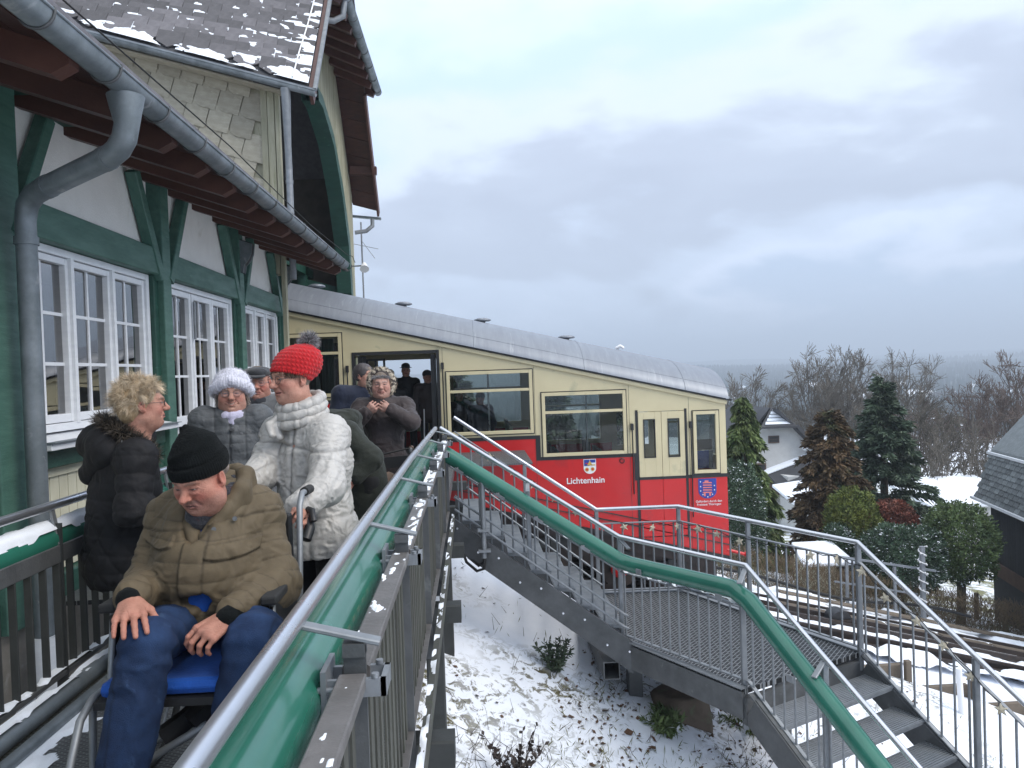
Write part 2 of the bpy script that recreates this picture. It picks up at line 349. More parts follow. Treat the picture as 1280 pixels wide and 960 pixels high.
# ================================================================ TERRAIN
def track_z(x): return -3.55-.25*(x-6)
def sstep(a, b, t): t = np.clip((t-a)/(b-a), 0, 1); return t*t*(3-2*t)
_D = [0, 25, 50, 100, 200, 350, 600, 900, 1200, 1600, 2300, 6000]
_Z = [-4, -6.0, -9.0, -14, -19, -24, -25, -23, -16, -10, 2, 10]
def ground_z(x, y, bump=True):
    x = np.asarray(x, float); y = np.asarray(y, float)
    g1 = -.84-.34*(np.clip(x, -2.5, 9)+.2)+.24*(np.clip(y, 2.0, 12)-9)
    g1 = np.where(x < 1.5, np.minimum(g1, -.62), g1)
    xx = np.where(x > 16, 16+(x-16)*.45, x)
    g2 = -3.55-.25*(np.clip(xx, -60, 40)-6)-.2-.05*np.clip(y-18, 0, 60)-sstep(16.8, 18.6, y)*.25
    s = sstep(9.2, 11.4, y); g = g1*(1-s)+g2*s
    d = np.hypot(x, y); far = np.interp(d, _D, _Z)
    k = sstep(24, 60, d)*sstep(-30, 10, x)+sstep(60, 140, d)*(1-sstep(-30, 10, x))
    far = far+sstep(800, 1600, d)*50*(vn(np.stack([x.ravel()/700, y.ravel()/700, x.ravel()*0], 1), 5, 3).reshape(x.shape)-.5)
    g = g*(1-k)+far*k
    if bump:
        P = np.stack([x.ravel(), y.ravel(), x.ravel()*0], 1)
        g = g+((vn(P*1.7, 3, 3)-.5)*.12).reshape(x.shape)*(1-.8*sstep(13, 14, y)*(1-sstep(17, 18, y)))+((vn(P*.25, 9, 2)-.5)*.5).reshape(x.shape)*sstep(14, 30, d)
    return g
def gz(x, y): return float(ground_z(np.array([x]), np.array([y]))[0])
def spaced(lo, a, b, hi, h, gr):
    c = list(np.arange(a, b, h)); s = h; q = c[-1]
    while q < hi: s *= gr; q += s; c.append(q)
    s = h; q = c[0]; pre = []
    while q > lo: s *= gr; q -= s; pre.append(q)
    return np.array(pre[::-1]+c)
gx = spaced(-3500, -3.2, 12, 4200, .11, 1.075); gy = spaced(-400, 2.5, 14, 4500, .11, 1.075)
GX, GY = np.meshgrid(gx, gy, indexing='ij'); GZ = ground_z(GX, GY)
nx_, ny_ = GX.shape; ii = (np.arange(nx_-1)[:, None]*ny_+np.arange(ny_-1)[None]).ravel()
gm = npmesh('snowy_ground', np.stack([GX.ravel(), GY.ravel(), GZ.ravel()], 1), np.stack([ii, ii+ny_, ii+ny_+1, ii+1], 1), smooth=True)
def ground_mat():
    m = mat('ground', (.80, .83, .89), (.73, .77, .84), 3, .8, bump=.5, bscale=30); t = m.node_tree; n = t.nodes; l = t.links; b = n['Principled BSDF']
    src = b.inputs['Base Color'].links[0].from_socket
    tc = n.new('ShaderNodeTexCoord')
    def noise(sc, det=8, dist=.4, r=.62):
        x = n.new('ShaderNodeTexNoise'); x.inputs['Scale'].default_value = sc; x.inputs['Detail'].default_value = det; x.inputs['Distortion'].default_value = dist; x.inputs['Roughness'].default_value = r
        l.new(tc.outputs['Object'], x.inputs[0]); return x.outputs['Fac']
    def rr(src, a, bb):
        x = n.new('ShaderNodeMapRange'); x.inputs[1].default_value = a; x.inputs[2].default_value = bb; l.new(src, x.inputs[0]); return x.outputs[0]
    def mul(a, bb):
        x = n.new('ShaderNodeMath'); x.operation = 'MULTIPLY'; l.new(a, x.inputs[0]); l.new(bb, x.inputs[1]); return x.outputs[0]
    def mix(f, a, bb):
        x = n.new('ShaderNodeMix'); x.data_type = 'RGBA'; l.new(f, x.inputs[0])
        for s_, v in ((x.inputs[6], a), (x.inputs[7], bb)):
            if isinstance(v, tuple): s_.default_value = (*v, 1)
            else: l.new(v, s_)
        return x.outputs[2]
    g = n.new('ShaderNodeNewGeometry'); sp = n.new('ShaderNodeSeparateXYZ'); l.new(g.outputs['Position'], sp.inputs[0])
    ln = n.new('ShaderNodeVectorMath'); ln.operation = 'LENGTH'; l.new(g.outputs['Position'], ln.inputs[0]); dist = ln.outputs['Value']
    # bare leafy earth showing through thin snow near the stairs
    patch = mul(rr(noise(.55, 3), .46, .60), rr(noise(9.0, 9, .8, .7), .50, .56)); near = rr(dist, 16, 10)
    soil = mix(rr(noise(24), .4, .6), (.055, .045, .028), (.13, .12, .05))
    c = mix(mul(patch, near), src, soil)
    # trees, hedges and meadows in the distance
    far1 = mul(rr(noise(.013, 9, .6, .7), .43, .46), rr(dist, 150, 320)); c = mix(far1, c, (.045, .055, .05))
    wood = rr(dist, 820, 980); c = mix(wood, c, (.028, .045, .05))
    tuft = mul(rr(noise(1.1, 9, .5, .75), .46, .54), mul(rr(dist, 18, 26), rr(dist, 160, 90))); c = mix(tuft, c, (.17, .17, .08))
    l.new(c, b.inputs['Base Color']); return m
link('snowy_ground', gm, ground_mat(), None, 'structure')

# ================================================================ TRACK
def tb(x, y, dz=0): return (x, y, track_z(x)+dz)
track = thing('railway_track', (6, 15.3, track_z(6)), 'snow-dusted steel rails of the incline running down to the right past the hedge', 'railway track')
for y in (14.4, 16.2):
    mb = MB(); mb.beam(tb(-8, y, -.02), tb(45, y, -.02), .075, .05); mb.beam(tb(-8, y, -.10), tb(45, y, -.10), .022, .12); mb.beam(tb(-8, y, -.175), tb(45, y, -.175), .15, .03)
    mb.beam(tb(-8, y-.16, -.20), tb(45, y-.16, -.20), .14, .16)
    mb.build('rail', M['rail_steel'], track)
slp = MB().box(-.11, .11, -1.3, 1.3, -.09, .09).mesh('sleeper'); slp.materials.append(M['rail_steel'])
for k in range(34):
    o = link('sleeper', slp, None, track); x = -6+k*.85; o.location = (x, 15.3, track_z(x)-.24); o.rotation_euler = (0, math.atan(.25), 0)
for y, w in ((15.05, .10), (15.55, .06)):
    MB().beam(tb(-8, y, -.02), tb(45, y, -.02), w, .09).build('guide_rail', M['rail_steel'], track)
bd = MB().box(-.55, .55, -.13, .13, -.02, .02).mesh('plank'); bd.materials.append(M['old_wood'])
for k in range(9):
    o = link('plank', bd, None, track); x = 7.3+k*1.12; o.location = (x, 17.0+.012*k, track_z(x)-.02); o.rotation_euler = (0, math.atan(.25), 0)
for k in range(7):
    o = link('plank', bd, None, track); x = 6.9+k*1.15; o.location = (x, 15.85, track_z(x)-.03); o.rotation_euler = (0, math.atan(.25), 0)
MB().tube([tb(x, 17.45+.25*math.sin(x*.7), .12+.08*math.sin(x*1.3)) for x in np.arange(4.5, 12, .4)], .035).build('cable', M['rubber'], track)
def trk(y0, y1):
    def f(u, v):
        x = 5.2+u*18; y = y0+v*(y1-y0); return np.stack([x, y, -3.55-.25*(x-6)-.16+0*y], 1), (0, 0, 1)
    return f
for (a, b, s) in ((14.5, 14.98, 1), (15.6, 16.1, 2), (16.32, 17.6, 3), (13.5, 14.2, 4)):
    snow_on('snow_patch', track, trk(a, b), 420, 12, .34, (40, 2), .13, s, 4)
tbed = MB().hexa([(-8, 11.0, track_z(-8)-.6), (2.9, 11.0, track_z(2.9)-.6), (2.9, 13.2, track_z(2.9)-.6), (-8, 13.2, track_z(-8)-.6), (-8, 11.0, track_z(-8)-.13), (2.9, 11.0, track_z(2.9)-.13), (2.9, 13.2, track_z(2.9)-.13), (-8, 13.2, track_z(-8)-.13)]).hexa([(-8, 13.2, track_z(-8)-.6), (5.0, 13.2, track_z(5.0)-.6), (5.0, 17.6, track_z(5.0)-.6), (-8, 17.6, track_z(-8)-.6), (-8, 13.2, track_z(-8)-.12), (5.0, 13.2, track_z(5.0)-.12), (5.0, 17.6, track_z(5.0)-.12), (-8, 17.6, track_z(-8)-.12)]).build('track_bed', M['rail_steel'], None, 'structure')
# cable roller between the rails
rl = thing('cable_roller', tb(7.2, 15.3), 'black cable guide roller lying between the snowy rails', 'roller')
MB().tube([tb(7.3, 15.12, .0), tb(7.3, 15.46, .0)], .22, 20).build('wheel', M['black'], rl); MB().box(7.0, 7.6, 15.05, 15.1, track_z(7.3)-.3, track_z(7.3)+.05).build('bracket', M['rail_steel'], rl)

# ================================================================ WALKWAY
deck = thing('walkway', (-1.1, 5, 0), 'metal grating walkway with snowy kerb pipes beside the timber building', 'walkway'); deck['kind'] = 'structure'; del deck['category']
def structpart(name, mb, m, parent=deck): return mb.build(name, m, parent)
structpart('grating', MB().box(-1.98, -.33, -1.5, 5.3, -.03, 0), M['deck_grating'])
structpart('grating', MB().box(-2.88, -.33, 5.304, 8.8, -.03, 0), M['deck_grating'])
structpart('grating', MB().box(-2.88, -.33, 8.804, 11.98, -.03, 0), M['deck_grating'])
structpart('grating', MB().box(-2.7, .9, 11.984, 13.9, -.03, 0), M['deck_grating'])
for y in (-1, 1.4, 3.3, 5.2, 7.0, 9, 11): structpart('cross_beam', MB().beam((-2.2, y, -.17), (-.13, y, -.17), .13, .12, ch=.008), M['dark_steel'])
for x in (-.36, -1.95): structpart('side_beam', MB().beam((x, -1.5, -.10), (x, 13.6, -.10), .05, .12), M['galv_dark'])
for x, y in ((-.32, 7.2), (-.32, 5.2), (-.32, 3.3), (-1.9, 7.2), (-1.9, 3.3), (-.5, 11.5), (-.5, 9.5)):
    structpart('support_post', MB().beam((x, y+.07, -.2), (x, y+.07, gz(x, y)-.2), .12, .12, ch=.008), M['dark_steel'])
structpart('kerb_pipe', MB().tube([(-1.90, -1.5, .055), (-1.90, 5.25, .055)], .042), M['zinc'])
structpart('kerb_pipe', MB().tube([(-1.80, -1.5, .03), (-1.80, 5.25, .03)], .028), M['zinc'])
def strip(x0, x1, y0, y1, z):
    return lambda u, v: (np.stack([x0+v*(x1-x0), y0+u*(y1-y0), z+0*u], 1), (0, 0, 1))
snow_on('snow_patch', deck, strip(-1.925, -1.875, 1.5, 5.2, .096), 240, 6, .42, (30, 1), .012, 11)
snow_on('snow_patch', deck, strip(-1.79, -1.66, 1.5, 5.2, .002), 240, 12, .50, (24, 2), .012, 12, edge=lambda u, v: .15-.3*v)
snow_on('snow_patch', deck, strip(-2.88, -2.05, 0, 5.2, -.62), 80, 24, .35, (8, 4), .08, 13)

# ---------------------------------------------------------------- railings
def lerp(a, b, t): return tuple(a[i]+(b[i]-a[i])*t for i in range(len(a)))
def length2(a, b): return math.hypot(b[0]-a[0], b[1]-a[1])
slat_me = MB().beam((0, 0, 0), (0, 0, .655), .006, .042, up=(0, 1, 0)).mesh('picket'); slat_me.materials.append(M['fence_slat'])
fr = thing('walkway_fence', (-.3, 4.5, 0), 'dark slatted fence with stainless handrail and green pipe in the right foreground', 'fence')
MB().tube([(-.42, -.6, .9), (-.42, 2, .9), (-.42, 5, .9), (-.385, 7.68, .9)], .0215, 16).build('handrail', M['stainless'], fr)
MB().tube([(-.445, -.6, .725), (-.445, 3, .725), (-.44, 7.45, .725)], .087, 28).build('green_pipe', M['green_pipe'], fr)
tb_ = MB()
for a, b in ((-.6, 1.735), (1.785, 2.90), (2.95, 4.15), (4.2, 5.32), (5.37, 6.5), (6.55, 7.6)):
    o = MB().beam((-.293, a, .765), (-.293, b, .765), .064, .03, ch=.004).build('top_rail', M['flat_bar'], fr)
MB().beam((-.293, -.6, .085), (-.293, 7.6, .085), .05, .012).build('bottom_rail', M['flat_bar'], fr)
MB().beam((-.235, -.6, .0), (-.235, 7.6, .0), .03, .09).build('kick_rail', M['fence_slat'], fr)
k = 0
for i in range(68):
    y = 1.02+i*.0975
    if any(abs(y-q) < .035 for q in (1.76, 2.925, 4.175, 5.345, 6.525)): continue
    o = link('picket', slat_me, None, fr); o.location = (-.293, y, .09); o.rotation_euler = (0, 0, rad(random.uniform(-3, 3)))
for y in (1.76, 2.925, 4.175, 5.345, 6.525, 7.55):
    p = MB().beam((-.29, y, -.1), (-.29, y, .835), .012, .05, up=(1, 0, 0)).beam((-.29, y-.02, .83), (-.29, y+.02, .83), .05, .03).build('post', M['galv_dark'], fr)
    MB().beam((-.425, y, .893), (-.232, y, .842), .036, .012, up=(0, 0, 1), ch=.003).build('handrail_arm', M['galv'], fr)
    c = MB(); c.box(-.355, -.215, y+.035, y+.047, .735, .775); c.box(-.355, -.215, y-.047, y-.035, .735, .775); c.box(-.358, -.346, y-.06, y+.06, .655, .80); c.box(-.228, -.216, y-.047, y+.047, .735, .775)
    for s in (-1, 1): c.tube([(-.37, y+s*.05, .755), (-.33, y+s*.05, .755)], .008, 6); c.tube([(-.24, y+s*.041, .776), (-.24, y+s*.041, .786)], .009, 6)
    c.build('pipe_clamp', M['galv'], fr)
for a, b, thr, sd in ((1.8, 2.88, .64, 21), (2.97, 4.1, .58, 22), (4.22, 5.3, .50, 23), (5.4, 6.5, .44, 24), (.9, 1.7, .74, 25), (6.55, 7.6, .40, 26)):
    snow_on('snow_patch', fr, strip(-.322, -.264, a, b, .781), 200, 14, thr, (13, 2.2), .006, sd, 10)
snow_on('snow_patch', fr, strip(-.25, -.222, 1, 7.6, .046), 300, 5, .56, (60, 1), .008, 27)

fl = thing('walkway_fence', (-2.02, 3, 0), 'dark slatted fence with snow-topped green pipe left of the wheelchair', 'fence')
MB().tube([(-2.02, -1, .888), (-2.02, 5.15, .882)], .0215, 14).build('handrail', M['stainless'], fl)
MB().tube([(-2.06, -1, .72), (-2.06, 5.15, .72)], .075, 22).build('green_pipe', M['green_pipe'], fl)
MB().beam((-2.0, -1, .655), (-2.0, 5.15, .655), .035, .085, ch=.004).build('top_rail', M['galv_dark'], fl)
MB().beam((-2.0, -1, .09), (-2.0, 5.15, .09), .05, .02).build('bottom_rail', M['galv_dark'], fl)
pk = MB().beam((0, 0, 0), (0, 0, .53), .034, .010, up=(0, 1, 0), ch=.002).mesh('picket'); pk.materials.append(M['dark_steel'])
for i in range(26):
    y = 2.2+i*.118; o = link('picket', pk, None, fl); o.location = (-2.0, y, .095)
for y in (2.1, 3.75, 5.1): MB().beam((-2.0, y, -.1), (-2.0, y, .8), .05, .012, up=(0, 1, 0)).build('post', M['dark_steel'], fl)
for y in (3.75, 5.1): MB().beam((-2.02, y, .88), (-1.99, y, .7), .03, .012).build('handrail_arm', M['galv'], fl)
def pipe_top(x, r, z, y0, y1, a0, a1):
    def f(u, v):
        a = a0+v*(a1-a0); return np.stack([x+np.cos(a)*r, y0+u*(y1-y0), z+np.sin(a)*r], 1), (0, 0, 1)
    return f
snow_on('snow_patch', fl, pipe_top(-2.06, .076, .72, 2.0, 4.6, rad(25), rad(100)), 200, 14, .30, (9, 1), .022, 31, 8, edge=lambda u, v: .2-np.abs(v-.45)*.55)
snow_on('snow_patch', fl, strip(-2.025, -1.975, 1.5, 5.1, .101), 240, 6, .42, (30, 1), .014, 32)

# ---------------------------------------------------------------- stairs
st = thing('stairway', (1.2, 7.8, -1.15), 'grey galvanised outdoor stairway with a grating landing in front of the red carriage', 'stairs')
a1, b1 = (-.15, 7.62), (1.39, 7.14); a2, b2 = (-.15, 8.93), (1.37, 8.72)
nst = 7; rise = 1.15/nst
def tread(pl, pr, ql, qr, z, name='tread'):
    """quad tread pl,pr front side near/far; ql,qr back"""
    c = [Vector((*p, z)) for p in (pl, ql, qr, pr)]
    mb = MB(); n = 13
    mb.hexa([p+Vector((0, 0, -.035)) for p in c]+[p+Vector((0, 0, -.006)) for p in c])
    for k in range(n):
        t0 = (k+.12)/n; t1 = (k+.7)/n
        q = [c[0].lerp(c[1], t0), c[0].lerp(c[1], t1), c[3].lerp(c[2], t1), c[3].lerp(c[2], t0)]
        mb.hexa([p+Vector((0, 0, -.006)) for p in q]+[p for p in q])
    return mb.build(name, M['galv'], st)
for i in range(nst):
    t0, t1 = i/nst, (i+.84)/nst
    z = -.0-i*rise
    if i == 0: z = -.02
    p = lerp(a1, b1, t0); q = lerp(a2, b2, t0); p2 = lerp(a1, b1, t1); q2 = lerp(a2, b2, t1)
    tread(p, q, p2, q2, z)
def stringer(p, q, h=.24, w=.05, dz=0): return MB().hexa([(p[0], p[1], p[2]-h), (q[0], q[1], q[2]-h), (q[0], q[1]+w, q[2]-h), (p[0], p[1]+w, p[2]-h), (p[0], p[1], p[2]+dz), (q[0], q[1], q[2]+dz), (q[0], q[1]+w, q[2]+dz), (p[0], p[1]+w, p[2]+dz)])
MB_ = stringer((-.25, 7.60, .02), (1.41, 7.09, -1.13), .30).build('stringer', M['galv_dark'], st)
stringer((-.25, 8.95, .02), (1.38, 8.74, -1.13), .30).build('stringer', M['galv_dark'], st)
for i in range(9):  # bolts on the near stringer
    t = i/8; p = lerp((-.2, 7.585, -.12), (1.38, 7.10, -1.25), t)
    MB().tube([(p[0], p[1]-.015, p[2]-(.06 if i % 2 else -.03)), (p[0], p[1]+.01, p[2]-(.06 if i % 2 else -.03))], .011, 6).build('bolt', M['stainless'], st)
LP = [(1.39, 7.14), (2.07, 5.97), (3.36, 6.60), (2.32, 8.70), (1.37, 8.74)]
MB().prism([(x, y, -1.19) for x, y in LP], (0, 0, .04)).build('landing', M['landing_grating'], st)
for i in range(5):
    p, q = LP[i], LP[(i+1) % 5]
    if i in (1, 4): dzz = -1.215
    else: dzz = -1.17
    MB().beam((*p, dzz-.11), (*q, dzz-.11), .04, .22).build('edge_beam', M['galv_dark'], st)
    if i not in (1, 4): MB().beam((*p, -1.142), (*q, -1.142), .06, .012).build('edge_strip', M['galv'], st)
MB().beam((1.5, 7.5, -1.4), (1.5, 7.5, gz(1.5, 7.5)-.2), .14, .14, ch=.01).build('support_post', M['galv_dark'], st)
MB().beam((2.9, 7.3, -1.4), (2.9, 7.3, gz(2.9, 7.3)-.2), .14, .14, ch=.01).build('support_post', M['galv_dark'], st)
m_ = MB(); m_.beam((1.22, 7.16, -1.50), (1.22, 8.6, -1.50), .16, .012); m_.beam((1.22, 7.16, -1.34), (1.22, 8.6, -1.34), .16, .012); m_.beam((1.146, 7.16, -1.42), (1.146, 8.6, -1.42), .012, .148); m_.beam((1.294, 7.16, -1.42), (1.294, 8.6, -1.42), .012, .148)
m_.build('box_beam', M['galv_dark'], st)
D2 = Vector((.37, -.93, 0)).normalized(); nb, nf = Vector((2.12, 5.93, -1.15)), Vector((3.36, 6.56, -1.15))
for i in range(9):
    s0 = D2*(.02+.285*i); z = Vector((0, 0, -.171*(i+1)))
    p, q = nb+s0+z, nf+s0+z; p2, q2 = p+D2*.29, q+D2*.29
    tread((p.x, p.y), (q.x, q.y), (p2.x, p2.y), (q2.x, q2.y), p.z)
for o_ in (nb, nf):
    e = o_+D2*2.7+Vector((0, 0, -1.62))
    MB().beam(o_+Vector((0, 0, -.15)), e+Vector((0, 0, -.15)), .05, .26).beam(o_+Vector((0, 0, -.015)), e+Vector((0, 0, -.015)), .075, .015).build('stringer', M['galv_dark'], st)
# railing builder
def railing(root, path, hand_r, sub, low, spacing, pr, m_hand, postpts, first_last=(0, 99), skip=()):
    MB().tube(path, hand_r, 14).build('handrail', M[m_hand], root)
    pm = MB().tube([(0, 0, 0), (0, 0, 1)], pr, 6).mesh('baluster'); pm.materials.append(M['galv'])
    for si, (a, b) in enumerate(zip(path, path[1:])):
        o = Vector((0, 0, -sub)); q = Vector((0, 0, -low)); a, b = Vector(a), Vector(b)
        MB().beam(a+o, b+o, .035, .012, ch=.002).build('sub_rail', M['galv'], root)
        MB().beam(a+q, b+q, .035, .012, ch=.002).build('bottom_rail', M['galv'], root)
        n = max(1, round(length2(a, b)/spacing))
        for k in range(n):
            t = (k+.5)/n; p = a.lerp(b, t)
            c = link('baluster', pm, None, root); c.location = p+q; c.scale = (1, 1, low-sub)
    for p, zb in postpts:
        MB().beam((p[0], p[1], zb), (p[0], p[1], p[2]-.02), .042, .042, up=(0, 1, 0), ch=.004).build('post', M['galv'], root)
NR = [(-.34, 7.72, .9), (1.345, 7.24, -.17), (2.124, 6.0, -.17), (2.65, 4.68, -1.05), (3.29, 3.07, -2.12)]
FR = [(-.23, 8.95, .93), (1.36, 8.69, -.17), (2.30, 8.66, -.17), (3.34, 6.58, -.17), (3.85, 5.25, -1.05), (4.7, 3.03, -2.5)]
rn = thing('stair_railing', (1.3, 7.1, -1.1), 'near stair railing carrying the thick green pipe down to the right', 'railing')
railing(rn, NR, .0215, .33, .93, .112, .009, 'stainless', [(lerp(NR[0], NR[1], .5), -.45), (NR[1], -1.4), (lerp(NR[1], NR[2], .97), -1.5), (lerp(NR[2], NR[3], .55), -1.9), (lerp(NR[3], NR[4], .4), -2.8)])
pp = [(-.46, 7.56, .74), (-.30, 7.58, .66), (1.31, 7.10, -.36), (1.42, 7.0, -.385), (2.03, 6.02, -.36), (2.10, 5.86, -.42), (2.55, 4.62, -1.25), (3.19, 3.0, -2.32)]
MB().tube(pp, .074, 26).build('green_pipe', M['green_pipe'], rn)
for t in (.06, .3, .52, .78):
    p = Vector(pp[1]).lerp(Vector(pp[2]), t)+Vector((0, -.09, -.08))
    MB().beam(p, p+Vector((.08, -.022, -.052)), .008, .03).beam(p+Vector((.03, .0, .0)), p+Vector((.03, .10, .0)), .015, .02).build('pipe_clamp', M['galv'], rn)
for (p, q) in ((NR[1], (1.40, 7.08, -.25)), (NR[2], (2.02, 5.86, -.27)), (lerp(NR[2], NR[3], .55), (2.30, 5.2, -.76)), (lerp(NR[0], NR[1], .5), (.49, 7.34, .28)), (lerp(NR[3], NR[4], .35), (2.76, 4.0, -1.5))):
    MB().beam(Vector(p)+Vector((0, 0, -.015)), q, .04, .014, ch=.003).build('handrail_arm', M['galv'], rn)
for (p, dr) in (((1.52, 6.86, -.40), (.55, -.83)), ((1.97, 6.0, -.40), (.55, -.83)), ((2.24, 5.3, -.78), (.37, -.93))):
    d = Vector((*dr, 0)).normalized(); p = Vector(p)+Vector((-.09, -.05, 0)); MB().beam(p-d*.03, p+d*.03, .010, .05).build('pipe_clamp', M['galv'], rn)
def seg_surf(a, b, off, w):
    a, b = np.array(a)+off, np.array(b)+off; d = (b-a); n = np.array([-d[1], d[0], 0]); n = n/np.linalg.norm(n)
    return lambda u, v: (a[None]+u[:, None]*d[None]+((v-.5)*w)[:, None]*n[None], (0, 0, 1))
for i, (a, b) in enumerate(zip(NR, NR[1:])):
    snow_on('snow_patch', rn, seg_surf(a, b, np.array([0, 0, -.322]), .05), 160, 8, .40, (11, 1), .028, 40+i, 7, edge=lambda u, v: .12*np.sin(u*60)-.0)
rf = thing('stair_railing', (2.3, 8.6, -1.1), 'far stair railing hung with little wooden stars before the red carriage', 'railing')
railing(rf, FR, .0215, .165, .93, .122, .0105, 'stainless', [(lerp(FR[0], FR[1], .5), -.45), (FR[1], -1.2), (FR[2], -1.3), (lerp(FR[2], FR[3], .45), -1.3), (FR[3], -1.3), (lerp(FR[3], FR[4], .75), -2.0), (lerp(FR[4], FR[5], .5), -2.8)])
for a, b in ((FR[0], FR[1]), (NR[0], NR[1])):   # foot level guard rails of the upper flight
    y = -.13
    MB().tube([Vector(a)+Vector((.12, y, -.68)), Vector(b)+Vector((0, y, -.70)), Vector(b)+Vector((.04, y, -.72))], .012, 8).tube([Vector(a)+Vector((.12, y, -.80)), Vector(b)+Vector((0, y, -.82)), Vector(b)+Vector((.04, y, -.84))], .012, 8).build('guard_rail', M['galv'], rf if a is FR[0] else rn)
pole = thing('support_pole', (.06, 7.45, -.3), 'round grey pole clamped to the top of the stairs beside the green pipe', 'pole')
MB().tube([(.06, 7.44, .42), (.055, 7.44, -.36)], .026, 14).build('tube', M['galv'], pole); MB().tube([(.06, 7.44, .44), (.06, 7.44, .36)], .032, 12).build('cap', M['galv'], pole)
for z in (-.1, -.3): MB().box(.0, .12, 7.40, 7.48, z, z+.025).build('clamp', M['galv'], pole)
cb = MB().tube([(-.18, 7.6, -.25), (-.12, 7.55, -.42), (-.02, 7.5, -.50), (.05, 7.46, -.47), (.06, 7.44, -.35)], .014, 8).tube([(-.18, 7.62, -.22), (-.10, 7.57, -.38), (-.0, 7.5, -.45), (.06, 7.46, -.40)], .012, 8).build('hanging_cable', M['rubber'])
tag(cb, 'black cable loop drooping under the head of the stairs', 'cable')
# stars
def star_mesh(r, ph, wob):
    vs = []
    for k in range(10):
        a = math.pi/2+k*math.pi/5; q = r*(1 if k % 2 == 0 else .43)*(1+wob*math.sin(k*2.3)); vs.append((math.cos(a)*q, -.006, math.sin(a)*q))
    mb = MB(); f = [(x, -.006, z) for x, _, z in vs]; b = [(x, .006, z) for x, _, z in vs]
    mb.add(f+b+[(0, -.016, 0), (0, .016, 0)], [(k, (k+1) % 10, 20) for k in range(10)]+[((k+1) % 10+10, k+10, 21) for k in range(10)]+[(k, k+10, (k+1) % 10+10, (k+1) % 10) for k in range(10)])
    return mb
SP = [(.17, 8.86, .46), (.42, 8.82, .28), (.65, 8.79, .13), (.88, 8.75, -.03), (1.13, 8.71, -.20), (1.67, 8.66, -.38), (1.99, 8.65, -.40), (2.27, 8.62, -.39), (2.43, 8.34, -.37), (2.56, 8.09, -.38), (2.70, 7.79, -.40), (3.10, 7.01, -.38), (3.23, 6.75, -.36), (3.34, 6.52, -.41), (3.42, 6.29, -.58), (3.53, 6.02, -.70), (3.61, 5.80, -.82), (3.69, 5.60, -.99), (3.77, 5.38, -1.15)]
where = ['topmost wooden star on the garland, right of the green pipe bend', 'second wooden star from the top of the sloping garland', 'third wooden star down the sloping garland before the red carriage side', 'fourth wooden star down the slope, over the middle of the stair flight', 'lowest star of the upper flight, by the bend to the level railing', 'first wooden star on the level railing under the double door', 'wooden star on the level railing below the carriage double door, second along', 'wooden star on the level railing at the right of the double door', 'wooden star beside the post below the blue crest on the carriage', 'wooden star hanging before the lower right corner of the red carriage', 'wooden star against the dark bush just past the carriage end', 'wooden star before the yellow-green bush on the landing railing', 'wooden star just left of the railing corner post at the landing', 'star right of the landing corner post, first on the lower flight', 'wooden star before the clipped hedge, second on the lower flight', 'wooden star before the dark rails, third down the lower flight', 'fourth star down the lower flight, against the steel rail', 'fifth star down the lower flight, over the snow by the low wall', 'lowest and rightmost wooden star near the right edge']
for i, p in enumerate(SP):
    o = star_mesh(.046+.010*random.random(), 0, .06).build('wooden_star', M['star_wood'])
    o.location = p; o.rotation_euler = (random.uniform(-.2, .2), random.uniform(-.4, .4), random.uniform(-.9, .9))
    tag(o, where[i], 'star ornament', 'wooden stars along the far railing')
wire = MB()
for a, b in zip(SP, SP[1:]):
    wire.tube([(a[0], a[1], a[2]+.05), (Vector(a)+Vector(b))/2+Vector((0, 0, .02)), (b[0], b[1], b[2]+.05)], .004, 5)
tag(wire.build('garland_wire', M['rubber']), 'thin dark garland wire that links the wooden stars', 'wire')

# garden-side gate rail with fairy lights, footing stone, low wall
gt = thing('garden_rail', (9.8, 17.5, -4.4), 'short galvanised barrier beyond the rails with a tall light-wrapped post', 'barrier')
z0 = -3.25
MB().beam((8.3, 17.5, -3.15), (10.75, 17.5, -3.62), .05, .05).build('top_rail', M['galv'], gt)
MB().beam((8.3, 17.5, -3.75), (10.3, 17.5, -4.15), .04, .04).build('bottom_rail', M['galv'], gt)
for x in (8.6, 9.75): MB().beam((x, 17.5, -3.2-.19*(x-8.3)), (x, 17.5, track_z(x)-.4), .06, .06).build('post', M['galv'], gt)
MB().beam((10.37, 17.4, -3.0), (10.37, 17.4, track_z(10.4)-.3), .10, .10, ch=.01).build('tall_post', M['galv'], gt)
lt = MB(); pts = [(10.37+.08*math.cos(a*1.0), 17.4+.08*math.sin(a), -3.0-a*.035) for a in np.arange(0, 40, .5)]; lt.tube(pts, .012, 5)
for p in pts[::2]: lt.sphere((p[0]+random.uniform(-.03, .03), p[1]-.02, p[2]), .022, 6, 4)
tag(lt.build('fairy_lights', M['white_plain']), 'string of small pale unlit lights wound round the tall barrier post', 'fairy lights')
def rock(name, c, sc, m, label, cat, seed=1):
    bm = bmesh.new(); bmesh.ops.create_icosphere(bm, subdivisions=4, radius=1); P = np.array([v.co[:] for v in bm.verts]); n = (vn(P*1.3+seed*9, seed, 4)-.5)
    for v, k in zip(bm.verts, n): v.co *= 1+k*.55; v.co = Vector((max(-1, min(1, v.co.x*1.25)), max(-1, min(1, v.co.y*1.25)), max(-1, min(1, v.co.z*1.3)))); v.co = Vector((v.co.x*sc[0], v.co.y*sc[1], v.co.z*sc[2]))
    for f in bm.faces: f.smooth = True
    me = bpy.data.meshes.new(name); bm.to_mesh(me); bm.free(); o = link(name, me, m); o.location = c; return tag(o, label, cat)
rock('footing_stone', (1.92, 7.45, -2.05), (.27, .25, .30), M['brown_stone'], 'rough brown stone footing beneath the stair landing', 'stone', 3)
